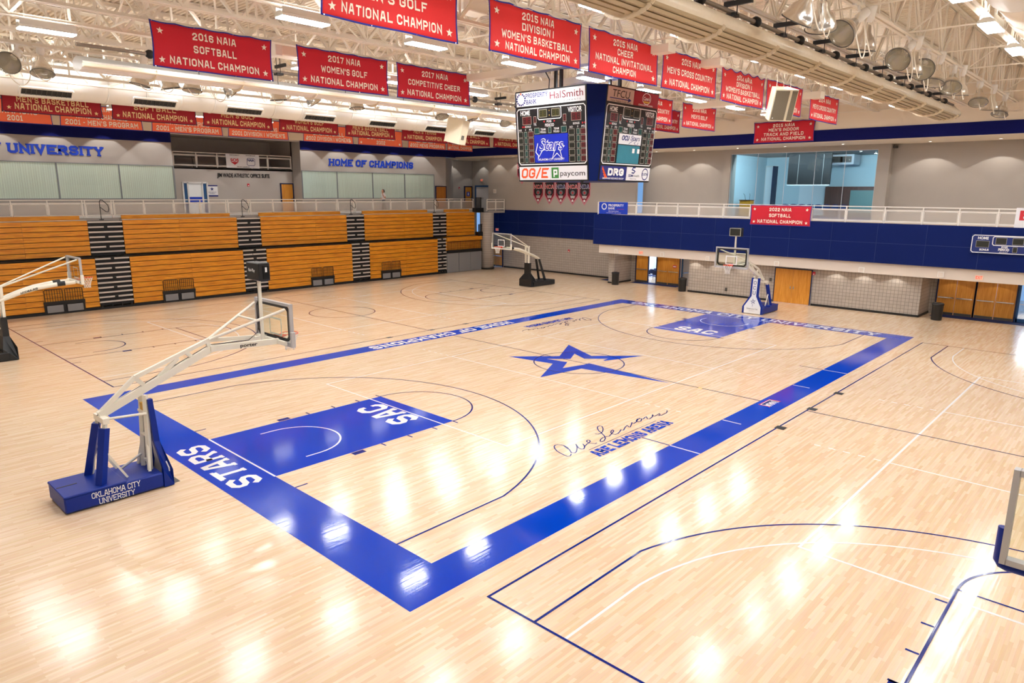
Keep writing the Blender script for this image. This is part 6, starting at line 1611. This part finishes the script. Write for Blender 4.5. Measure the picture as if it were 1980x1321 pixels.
# ================================================================== WALL SCOREBOARD, SIGNS
x = FX-0.22
pa, pb = at_x(1881, 453, x), at_x(1876, 488, x)
t = thing('wall_scoreboard', 'long dark blue scoreboard on the blue padded balcony front at the right edge', 'scoreboard', (x, pa.y-1.5, pb.z))
F = frame((x, pa.y, pb.z), (0, -1, 0), (0, 0, 1), 0.0); Hs = pa.z-pb.z; Ws = 4.3
MB().prism([(0, 0), (Ws, 0), (Ws, Hs), (0, Hs)], lambda a, b_: F(a, b_, -0.02+0.02), lambda a, b_: F(a, b_, 0.10)).build('cabinet', 'board_blue', t, world=True)
G_ = lambda mb, cx, cy, c=0.104: mb.mapped(lambda a, b_, z: F(cx+a, cy+b_, c))
G_(outline2(0.03, Ws-0.03, 0.03, Hs-0.03, 0.035, 0.08), 0, 0).build('outline', 'letter_white', t, world=True)
G_(outline2(0.92, 2.28, 0.42, 0.86, 0.035, 0.06), 0, 0).build('outline', 'letter_white', t, world=True)
tx = G_(font_text('HOME', 0.13, 0.46, 0.05), 0.50, 0.70).merge(G_(font_text('BONUS', 0.10, 0.40, 0.05), 0.60, 0.13)).merge(G_(font_text('POSS', 0.08, 0.26, 0.04), 1.45, 0.30)).merge(G_(font_text('PERIOD', 0.12, 0.46, 0.05), 1.43, 0.16)).merge(G_(font_text('scoreboard', 0.05, 0.36, 0.02, 0.2), 1.43, 0.07)).merge(G_(font_text('VISITOR', 0.13, 0.62, 0.05), 2.75, 0.70)).merge(G_(font_text('BONUS', 0.10, 0.40, 0.05), 2.6, 0.13))
tx.build('lettering', 'letter_white', t, world=True)
for a0, a1, b0, b1 in ((0.22, 0.78, 0.30, 0.62), (1.05, 1.50, 0.48, 0.80), (1.75, 2.2, 0.48, 0.80), (1.80, 1.98, 0.10, 0.36), (2.45, 3.0, 0.30, 0.62)):
    w_ = MB().prism([(a0, b0), (a1, b0), (a1, b1), (a0, b1)], lambda a, b_: F(a, b_, 0.10), lambda a, b_: F(a, b_, 0.106)).build('digit_window', 'digit_dark', t, world=True)
    G_(outline2(a0, a1, b0, b1, 0.012), 0, 0, 0.108).build('window_outline', 'outline_grey', w_, world=True)
def flat_sign(name, lab, cat, o, r, w, h, m, d=0.02, group=None):
    F = frame(o, r, (0, 0, 1), 0.0); t = thing(name, lab, cat, o, 0, group)
    MB().prism([(-w/2, 0), (w/2, 0), (w/2, h), (-w/2, h)], lambda a, b_: F(a, b_, 0), lambda a, b_: F(a, b_, d)).build('panel', m, t, world=True)
    return t, (lambda mb, cx, cy, c=0.004: mb.mapped(lambda a, b_, z: F(cx+a, cy+b_, d+c)))
# bank sign on the railing
pa, pb = at_x(1159, 391, 20.76), at_x(1213, 415, 20.76)
t, P = flat_sign('sponsor_sign', 'blue bank sign on the left end of the balcony railing', 'sign', (20.78, (pa.y+pb.y)/2, pb.z), (0, -1, 0), pa.y-pb.y, pa.z-pb.z+0.02, 'sign_blue')
hs = pa.z-pb.z; dots = MB()
for k in range(14): dots.merge(MB().disc((0.2*cos(2*pi*k/14), 0.2*sin(2*pi*k/14), 0), (0, 0, 1), 0.045, 8))
P(dots, -0.80, hs*0.64).build('emblem', 'letter_white', t, world=True)
lt = P(font_text('PROSPERITY', 0.16, 1.35, 0.03), 0.25, hs*0.66).merge(P(font_text('BANK', 0.16, 0.60, 0.03), -0.13, hs*0.40)).merge(P(font_text('@ prosperity bank', 0.07, 0.9, 0.01), 0.05, hs*0.22)).merge(P(font_text('real bankers, real service', 0.06, 1.3, 0.0), 0.05, hs*0.08))
lt.build('lettering', 'letter_white', t, world=True)
P(rect2(0.30, 0.95, 0, 0.02), 0, hs*0.42).build('rule', 'letter_red', t, world=True)
# white sign with a red flower-like mark at the right edge
pa, pb = at_x(1966, 402, 20.74), at_x(1961, 441, 20.74)
t, P = flat_sign('sponsor_sign', 'white sign with a red square mark on the railing, at the right edge', 'sign', (20.76, pa.y-0.75, pb.z), (0, -1, 0), 1.5, pa.z-pb.z, 'sign_white')
P(rect2(-0.58, 0.1, 0.38, 0.86), 0, 0).build('emblem', 'letter_red', t, world=True)
lv = MB()
for k in range(4):
    th = pi/4+pi/2*k; lv.merge(MB().disc((0.13*cos(th), 0.13*sin(th), 0), (0, 0, 1), 0.09, 16))
P(lv, -0.24, 0.62, 0.008).build('emblem', 'letter_white', t, world=True)
# championship code-of-conduct banner on the upper railing
pa, pb = at_y(436, 297, 32.74), at_y(502, 326, 32.74)
t, P = flat_sign('railing_sign', 'white sign with two red and purple emblems on the upper railing', 'sign', ((pa.x+pb.x)/2, 32.745, pb.z), (1, 0, 0), pb.x-pa.x, pa.z-pb.z, 'sign_white', 0.012)
hs = pa.z-pb.z
P(font_text('SOS', 0.2, 0.62, 0.06), -0.62, hs*0.46).merge(P(MB().add([(-0.3, 0.1, 0), (0.3, 0.1, 0), (0, -0.1, 0)], [(0, 2, 1)]), -0.62, hs*0.32)).build('emblem', 'letter_red', t, world=True)
P(font_text('NAIA', 0.17, 0.50, 0.06), 0.60, hs*0.50).merge(P(outline2(-0.3, 0.3, -0.22, 0.3, 0.03, 0.08), 0.60, hs*0.42)).build('emblem', 'letter_navy', t, world=True)
P(font_text('RESPONSIBILITY', 0.07, 0.72, 0.02), -0.6, hs*0.88).merge(P(font_text('SPORTSMANSHIP', 0.07, 0.72, 0.02), 0.6, hs*0.88)).merge(P(font_text('SERVANT LEADERSHIP', 0.07, 0.95, 0.02), 0.0, hs*0.05)).build('lettering', 'letter_black', t, world=True)
# office door sign
pa, pb = at_y(398, 358, 32.74), at_y(422, 380, 32.74)
t, P = flat_sign('office_sign', 'white office sign with a dark star right of the glazed office entrance', 'sign', ((pa.x+pb.x)/2, 32.745, pb.z), (1, 0, 0), pb.x-pa.x, pa.z-pb.z, 'sign_white', 0.015)
hs = pa.z-pb.z; ws = pb.x-pa.x
P(rect2(-ws/2, ws/2, hs*0.90, hs), 0, 0).merge(P(rect2(-ws/2, ws/2, 0, hs*0.12), 0, 0)).merge(P(star_mb(0.14), 0, hs*0.66)).build('emblem', 'letter_navy', t, world=True)
P(font_text('OKLAHOMA CITY', 0.06, 0.6, 0.02), 0, hs*0.34).merge(P(font_text('UNIVERSITY', 0.05, 0.4, 0.02), 0, hs*0.22)).build('lettering', 'letter_navy', t, world=True)
# restroom sign, exit signs, alarms
t, P = flat_sign('door_sign', 'small blue square sign on the narrow wooden door in the corner', 'sign', (26.85, 34.93, 6.35), (1, 0, 0), 0.42, 0.42, 'sign_blue', 0.01)
P(rect2(-0.08, 0.08, 0.08, 0.34), 0, 0).build('symbol', 'letter_white', t, world=True)
def exit_sign(o, r, lab, w=0.36, h=0.25):
    t, P = flat_sign('exit_sign', lab, 'exit sign', o, r, w, h, 'exit_plate', 0.04, 'red exit signs')
    P(fit_block('EXIT', h*0.62, w*0.80, weight=0.10), 0, h*0.19).build('lettering', 'exit_red', t, world=True)
p = at_x(1240, 486, FX); exit_sign((FX-0.002, p.y, 2.45), (0, -1, 0), 'exit sign on the pale fascia above the left wooden doors')
p = at_x(1894, 533, FX); exit_sign((FX-0.002, p.y, 2.46), (0, -1, 0), 'exit sign on the pale fascia above the right wooden doors')
p = at_x(961.5, 444, 24.06); exit_sign((24.06, p.y, p.z-0.12), (0, -1, 0), 'exit sign on the blue wall padding beside the tiled column')
p = at_x(932, 348, 27.49); exit_sign((27.49, p.y, p.z-0.16), (0, -1, 0), 'exit sign above the white double doors in the corner')
for i, (u, v) in enumerate(((1192, 486), (1281, 492), (1369, 500), (1502, 510), (1666, 522), (1819, 531))):
    p = at_x(u, v, FX); t, P = flat_sign('wall_light', 'square unlit wall light on the pale fascia, %s from the left' % nth[i], 'wall light', (FX-0.002, p.y, p.z-0.15), (0, -1, 0), 0.30, 0.30, 'white_paint', 0.05, 'square wall lights on the fascia')
    P(rect2(-0.11, 0.11, 0.04, 0.26), 0, 0).build('diffuser', 'fascia', t, world=True)
def alarm(o, r, lab):
    t, P = flat_sign('fire_alarm', lab, 'fire alarm', o, r, 0.16, 0.2, 'letter_red', 0.04, 'small red fire alarms')
    P(rect2(-0.04, 0.04, 0.03, 0.09), 0, 0).build('strobe', 'letter_white', t, world=True)
p = at_y(480, 358, 32.74); alarm((p.x, 32.748, p.z-0.1), (1, 0, 0), 'red fire alarm under the black office lettering')
p = at_x(1574, 529, 21.84); alarm((21.848, p.y, p.z-0.1), (0, -1, 0), 'red fire alarm on the tiled wall right of the plain double door')
p = at_x(1100, 485, 24.19); alarm((24.198, p.y, p.z-0.1), (0, -1, 0), 'red fire alarm on the long tiled wall behind the far left goal')
p = at_y(888, 364, 34.98); alarm((p.x, 34.998, p.z-0.1), (1, 0, 0), 'red fire alarm left of the narrow corner door')
p = at_x(957, 370, 24.19); t, P = flat_sign('wall_speaker', 'small white square speaker on the grey wall left of the pennants', 'wall speaker', (24.198, p.y, p.z-0.18), (0, -1, 0), 0.32, 0.36, 'white_paint', 0.05)
P(rect2(-0.11, 0.11, 0.06, 0.30), 0, 0).build('grille', 'fascia', t, world=True)
t, P = flat_sign('door_notice', 'small notice on the right leaf of the left wooden double door', 'notice', (24.03, 9.62, 1.32), (0, -1, 0), 0.32, 0.2, 'letter_red', 0.006)
P(rect2(-0.12, 0.12, 0.06, 0.14), 0, 0).build('lettering', 'letter_white', t, world=True)
# wall electrical boxes low on the tiled wall
for i, (u, v, lab) in enumerate(((1404, 560, 'grey socket box low on the tiled wall between the open door and the far goal'), (1490, 541, 'grey switch box on the tiled wall left of the plain double door'))):
    p = at_x(u, v, 21.84); t, P = flat_sign('socket_box', lab, 'socket box', (21.848, p.y, p.z-0.1), (0, -1, 0), 0.14, 0.22, 'vent_metal', 0.05)

# ================================================================== BINS
def bin_(x, y, lab):
    t = thing('trash_can', lab, 'trash can', (x, y, 0), 0, 'black trash cans')
    MB().lathe([(0.0, 0.0), (0.255, 0.0), (0.265, 0.03), (0.28, 0.80), (0.29, 0.82), (0.29, 0.88)], n=28).build('body', 'black_plastic', t)
    MB().lathe([(0.30, 0.86), (0.30, 0.91), (0.26, 0.95), (0.17, 0.965), (0.15, 0.93), (0.0, 0.90)], n=28).build('lid', 'black_plastic', t)
bin_(21.35, 13.05, 'black trash can before the tiled pillar at the left end of the balcony')
bin_(21.75, 7.63, 'black trash can beside the steel door standing ajar')
bin_(21.75, -8.12, 'black trash can before the right wooden doors')

# ================================================================== THE WALKER ON THE BALCONY
px_ = at_y(742, 405, 29.9)
t = thing('person', 'person in white shirt and grey trousers walking along the balcony, hand at face', 'person', (px_.x, 29.9, 5.15), radians(0))
def skin_body(name, pts, edges, radii, m, parent, root=0, sub=2):
    me = bpy.data.meshes.new(name); me.from_pydata(pts, edges, []); me.update()
    o = bpy.data.objects.new(name, me); COL.objects.link(o); o.parent = parent
    sk = o.modifiers.new('skin', 'SKIN'); sk.use_smooth_shade = True
    for i, v in enumerate(me.skin_vertices[0].data if me.skin_vertices else []): pass
    if not me.skin_vertices:
        return o
    for v, r in zip(me.skin_vertices[0].data, radii): v.radius = (r, r) if not isinstance(r, tuple) else r
    me.skin_vertices[0].data[root].use_root = True
    ss = o.modifiers.new('subdivision', 'SUBSURF'); ss.levels = sub; ss.render_levels = sub
    me.materials.append(M[m]); return o
def limb(name, chain, m, parent, n=12):
    """tapered limb with smooth joints: chain of (x,y,z,r)"""
    pts = []; rs = []
    for k in range(len(chain)-1):
        p0, p1 = chain[max(k-1, 0)], chain[k]; p2, p3 = chain[k+1], chain[min(k+2, len(chain)-1)]
        for q in range(6):
            s = q/6; f = [0.5*((2*b_)+(c-a)*s+(2*a-5*b_+4*c-d)*s*s+(3*b_-a-3*c+d)*s**3) for a, b_, c, d in zip(p0, p1, p2, p3)]
            pts.append(f[:3]); rs.append(max(0.004, f[3]))
    pts.append(chain[-1][:3]); rs.append(chain[-1][3])
    return MB().tube(pts, rs, n)
# walking toward the left (-x); body continuous: legs, torso, neck, head in one skinned mesh
S_ = 1.0
body = MB()
body.merge(limb('', [(0.03, 0, 0.90, 0.10), (0.02, 0, 1.02, 0.118), (0.0, 0, 1.18, 0.115), (-0.01, 0, 1.34, 0.135), (-0.01, 0, 1.42, 0.09), (-0.02, 0, 1.48, 0.052), (-0.03, 0, 1.54, 0.05), (-0.045, 0, 1.60, 0.088), (-0.045, 0, 1.67, 0.096), (-0.04, 0, 1.73, 0.070), (-0.04, 0, 1.755, 0.02)], 'skin', t, 16))
body.merge(limb('', [(0.02, -0.08, 0.92, 0.092), (-0.08, -0.09, 0.68, 0.078), (-0.16, -0.09, 0.48, 0.056), (-0.16, -0.09, 0.30, 0.056), (-0.18, -0.09, 0.09, 0.036)], 'skin', t))
body.merge(limb('', [(0.04, 0.08, 0.92, 0.092), (0.10, 0.09, 0.68, 0.078), (0.14, 0.09, 0.48, 0.056), (0.25, 0.09, 0.30, 0.056), (0.34, 0.09, 0.13, 0.036)], 'skin', t))
body.merge(limb('', [(-0.01, -0.13, 1.39, 0.06), (0.03, -0.20, 1.24, 0.048), (0.02, -0.20, 1.10, 0.042), (-0.10, -0.17, 1.22, 0.038), (-0.15, -0.10, 1.42, 0.032), (-0.15, -0.07, 1.50, 0.026)], 'skin', t))
body.merge(limb('', [(-0.01, 0.13, 1.39, 0.06), (0.05, 0.20, 1.20, 0.048), (0.02, 0.20, 1.06, 0.042), (-0.14, 0.12, 1.06, 0.036), (-0.22, 0.04, 1.08, 0.028)], 'skin', t))
for side_, c in ((-1, (-0.15, -0.07, 1.50)), (1, (-0.22, 0.04, 1.08))):
    for k in range(4):
        d = (-0.01, 0.012*(k-1.5), 0.0); up_ = 0.075-0.008*abs(k-1.2)
        tip = (c[0]+0.02+0.004*k, c[1]+0.016*(k-1.5), c[2]+up_) if side_ < 0 else (c[0]-up_, c[1]-0.01, c[2]+0.016*(k-1.5))
        body.merge(limb('', [(c[0], c[1]+0.013*(k-1.5), c[2], 0.010), ((c[0]+tip[0])/2-0.006, (c[1]+tip[1])/2, (c[2]+tip[2])/2, 0.009), tip+(0.006,)], 'skin', t, 6))
    body.merge(limb('', [(c[0], c[1]+0.02, c[2]-0.01, 0.011), (c[0]-0.03, c[1]+0.035, c[2]+0.02, 0.009), (c[0]-0.035, c[1]+0.03, c[2]+0.045, 0.006)], 'skin', t, 6))
# face: nose, ears, eyes sockets, mouth
body.lathe([(0.0, -0.02), (0.016, 0.0), (0.012, 0.03), (0.0, 0.045)], (-0.135, 0, 1.645), (-0.6, 0, 0.25), 8)
for q in (-1, 1): body.lathe([(0.0, 0), (0.026, 0.004), (0.03, 0.012), (0.0, 0.018)], (-0.035, q*0.085, 1.655), (0, q, 0), 10)
skin_o = body.build('body', 'skin', t)
hr = MB(); hr.merge(limb('', [(-0.015, 0, 1.60, 0.082), (0.0, 0, 1.67, 0.112), (-0.02, 0, 1.735, 0.094), (-0.035, 0, 1.785, 0.03)], 'hair', t, 16)); hr.merge(limb('', [(0.05, 0, 1.70, 0.06), (0.09, 0, 1.62, 0.05), (0.09, 0, 1.52, 0.03)], 'hair', t, 10)); hr.build('hair', 'hair', t)
for q in (-1, 1):
    MB().lathe([(0, -0.008), (0.010, -0.004), (0.010, 0.004), (0, 0.008)], (-0.128, q*0.034, 1.672), (-1, 0, 0), 8).build('eye', 'letter_black', t)
MB().bar((-0.135, -0.02, 1.598), (-0.135, 0.02, 1.598), 0.012, 0.008).build('mouth', 'letter_red', t)
sh = MB()
sh.merge(limb('', [(0.03, 0, 0.95, 0.13), (0.02, 0, 1.08, 0.138), (0.0, 0, 1.22, 0.135), (-0.01, 0, 1.36, 0.148), (-0.01, 0, 1.43, 0.10), (-0.015, 0, 1.46, 0.065)], 'shirt', t, 16))
for q in (-1, 1): sh.merge(limb('', [(-0.01, q*0.10, 1.40, 0.078), (0.01, q*0.17, 1.30, 0.068), (0.035, q*0.205, 1.20, 0.062)], 'shirt', t, 12))
sh.build('shirt', 'shirt', t)
tr = MB()
tr.merge(limb('', [(0.03, 0, 0.86, 0.12), (0.03, 0, 0.94, 0.132), (0.02, 0, 1.0, 0.125)], 'trousers', t, 14))
tr.merge(limb('', [(0.02, -0.08, 0.93, 0.105), (-0.08, -0.09, 0.68, 0.092), (-0.155, -0.09, 0.48, 0.074), (-0.155, -0.09, 0.30, 0.072), (-0.175, -0.09, 0.10, 0.066)], 'trousers', t))
tr.merge(limb('', [(0.04, 0.08, 0.93, 0.105), (0.10, 0.09, 0.68, 0.092), (0.145, 0.09, 0.48, 0.074), (0.25, 0.09, 0.30, 0.070), (0.33, 0.09, 0.14, 0.062)], 'trousers', t))
tr.build('trousers', 'trousers', t)
MB().merge(limb('', [(-0.14, -0.09, 0.045, 0.045), (-0.22, -0.09, 0.042, 0.046), (-0.32, -0.09, 0.035, 0.03)], 'shoe', t, 10)).build('shoe', 'shoe', t)
MB().merge(limb('', [(0.37, 0.09, 0.09, 0.042), (0.30, 0.09, 0.055, 0.046), (0.22, 0.09, 0.03, 0.03)], 'shoe', t, 10)).build('shoe', 'shoe', t)

# ================================================================== MEETING ROOM BEHIND THE GLASS
MR = 32.9
p0, p1 = at_x(1527, 300, 29.0), at_x(1604, 357, 29.0)
t = thing('video_screen', 'large black screen hanging in the glazed meeting room', 'screen', (29.0, (p0.y+p1.y)/2, p1.z))
MB().box(28.95, 29.1, p1.y, p0.y, p1.z, p0.z+0.25).build('screen_panel', 'dark_screen', t, world=True)
MB().box(28.93, 28.95, p1.y, p0.y, p1.z-0.05, p1.z).build('bottom_frame', 'stone_light', t, world=True)
MB().box(28.93, 28.95, p0.y-0.75, p0.y-0.70, p1.z, p0.z).box(28.93, 28.95, p1.y+0.5, p1.y+0.55, p1.z, p0.z).build('panel_joint', 'vent_metal', t, world=True)
MB().bar((29.05, p0.y-0.5, p0.z+0.2), (29.05, p0.y-0.5, 9.56), 0.06).bar((29.05, p1.y+0.5, p0.z+0.2), (29.05, p1.y+0.5, 9.56), 0.06).build('hanger', 'black_metal', t, world=True)
p0, p1 = at_x(1605, 299, 31.2), at_x(1650, 318, 31.2)
t = thing('air_handler', 'white box-shaped air unit near the meeting room ceiling right of the black screen', 'air unit', (31.2, (p0.y+p1.y)/2, p1.z))
MB().bevbox(31.2, 32.6, p1.y, p0.y, p1.z, p0.z, 0.03).build('casing', 'stone_light', t, world=True)
for y0, y1 in ((p0.y-0.9, p0.y-0.15), (p1.y+0.15, p1.y+0.9)): MB().box(31.18, 31.2, y0, y1, p1.z+0.15, p0.z-0.15).build('vent', 'vent_metal', t, world=True)
MB().box(31.8, 31.9, p1.y+0.3, p1.y+0.4, p0.z, 9.56).box(31.8, 31.9, p0.y-0.4, p0.y-0.3, p0.z, 9.56).build('hanger', 'vent_metal', t, world=True)
p0, p1 = at_x(1601, 361, MR), at_x(1692, 398, MR)
t = thing('wall_cabinet', 'dark brown wooden cabinet front along the meeting room wall', 'cabinet', (MR, (p0.y+p1.y)/2, 5.16))
MB().box(MR-0.5, MR+0.09, p1.y, p0.y, 5.16, p0.z).build('carcass', 'cabinet_wood', t, world=True)
for k in range(3): MB().box(MR-0.53, MR-0.5, p0.y-(k+1)*(p0.y-p1.y)/3+0.02, p0.y-k*(p0.y-p1.y)/3-0.02, 5.2, p0.z-0.05).build('door', 'cabinet_wood', t, world=True)
p0, p1 = at_x(1645, 368, 32.2), at_x(1692, 398, 32.2)
t = thing('notice_board', 'grey green board leaning before the brown cabinet', 'board', (32.2, (p0.y+p1.y)/2, 5.16))
MB().box(32.18, 32.24, p1.y-0.3, p0.y, 5.5, p0.z).build('panel', 'green_board', t, world=True)
MB().box(32.16, 32.26, p1.y-0.3, p0.y, 5.16, 5.5).build('stand', 'vent_metal', t, world=True)
p0, p1 = at_x(1547, 358, MR), at_x(1597, 398, MR)
t = thing('whiteboard', 'white wall board under the black screen', 'whiteboard', (MR, (p0.y+p1.y)/2, 5.6))
MB().box(MR-0.05, MR+0.09, p1.y, p0.y, 5.2, p0.z).build('panel', 'screen_white', t, world=True)
p0, p1 = at_x(1481, 321, MR), at_x(1496, 398, MR)
f = MB().box(MR-0.04, MR+0.1, p1.y-0.1, p0.y, 5.16, p0.z); d14 = struct('door_14', f, 'frame_white')
MB().box(MR-0.06, MR-0.04, p1.y, p0.y-0.1, 5.2, p0.z-0.1).build('door_leaf', 'screen_white', d14)
MB().box(MR-0.9, MR-0.05, p1.y-0.12, p1.y-0.06, 5.2, p0.z-0.05).build('door_leaf', 'frame_navy', d14)
p0, p1 = at_x(1454, 361, MR), at_x(1464, 398, MR)
d15 = struct('door_15', MB().box(MR-0.05, MR+0.1, p1.y, p0.y, 5.16, p0.z), 'step_black')
p = at_x(1443, 399, 28.0)
t = thing('lectern', 'wooden lectern with two microphones behind the glass', 'lectern', (28.0, p.y, 5.16))
MB().bevbox(-0.3, 0.3, -0.42, 0.42, 0, 1.12, 0.02).build('body', 'bleacher_wood', t)
MB().bevbox(-0.36, 0.36, -0.46, 0.46, 1.12, 1.17, 0.02).build('top', 'cabinet_wood', t)
for q in (-1, 1): MB().tube([(0.1, q*0.15, 1.17), (0.05, q*0.2, 1.5), (-0.1, q*0.24, 1.62)], 0.012, 6).build('microphone', 'black_metal', t)
def stack_chair(loc, rz, lab, m='chair_blue', proto=[None], group='blue chairs in a row behind the glass'):
    if proto[0] is None:
        t = thing('stacking_chair', lab, 'chair', loc, rz, group); proto[0] = t
        MB().bevbox(-0.23, 0.23, -0.22, 0.22, 0.43, 0.47, 0.015).build('seat', 'chair_blue', t)
        b_ = MB(); vs = []; fs = []
        for k in range(7):
            a = -0.23+0.46*k/6
            for z in (0.58, 0.9): vs.append((a, 0.22+0.05*(z-0.5)-0.06*(1-(a/0.23)**2)*-1, z+(0.04*(1-(a/0.23)**2) if z > 0.7 else 0)))
        n = len(vs); vs2 = [(a, b2+0.025, c) for a, b2, c in vs]
        for k in range(6): a = 2*k; fs += [(a, a+2, a+3, a+1), (n+a, n+a+1, n+a+3, n+a+2), (a+1, a+3, n+a+3, n+a+1), (a, n+a, n+a+2, a+2)]
        fs += [(0, 1, n+1, n), (12, n+12, n+13, 13)]
        b_.add(vs+vs2, fs, False).build('backrest', 'chair_blue', t)
        for sx in (-1, 1):
            MB().tube([(sx*0.21, -0.2, 0.43), (sx*0.24, -0.25, 0)], 0.012, 6).build('leg', 'chrome', t)
            MB().tube([(sx*0.21, 0.24, 0.9), (sx*0.21, 0.2, 0.43), (sx*0.24, 0.3, 0)], 0.012, 6).build('leg', 'chrome', t)
        return t
    return dup(proto[0], loc, rz, lab, group)
k = 0
for u in (1521, 1537, 1553, 1569, 1585, 1601, 1617, 1633):
    p = at_x(u, 399, 27.2); stack_chair((27.2, p.y, 5.16), radians(90), 'blue stacking chair behind the glass, %s from the left of the row' % nth[k]); k += 1
k = 0
for i, (yy, n) in enumerate(((12.3, 3), (11.65, 3))):
    for q in range(n):
        stack_chair((24.9+0.62*q, yy, 0), radians(90), 'blue chair in the %s file of the store room, %s from its door' % (('left', 'right')[i], nth[q]), group='chairs in the store room')
t = thing('equipment_cart', 'dark cart piled with covers above the stacked chairs in the store room', 'cart', (27.2, 11.6, 0))
MB().bevbox(-0.3, 0.3, -0.9, 0.9, 0.12, 1.2, 0.05).build('body', 'pad_blue', t); MB().bevbox(-0.36, 0.36, -0.8, 0.8, 1.2, 1.75, 0.15).build('cover', 'black_plastic', t)
for sx in (-1, 1):
    for sy in (-1, 1): MB().lathe([(0, -0.02), (0.06, -0.02), (0.06, 0.02), (0, 0.02)], (sx*0.25, sy*0.8, 0.06), (0, 1, 0), 12).build('wheel', 'black_plastic', t)
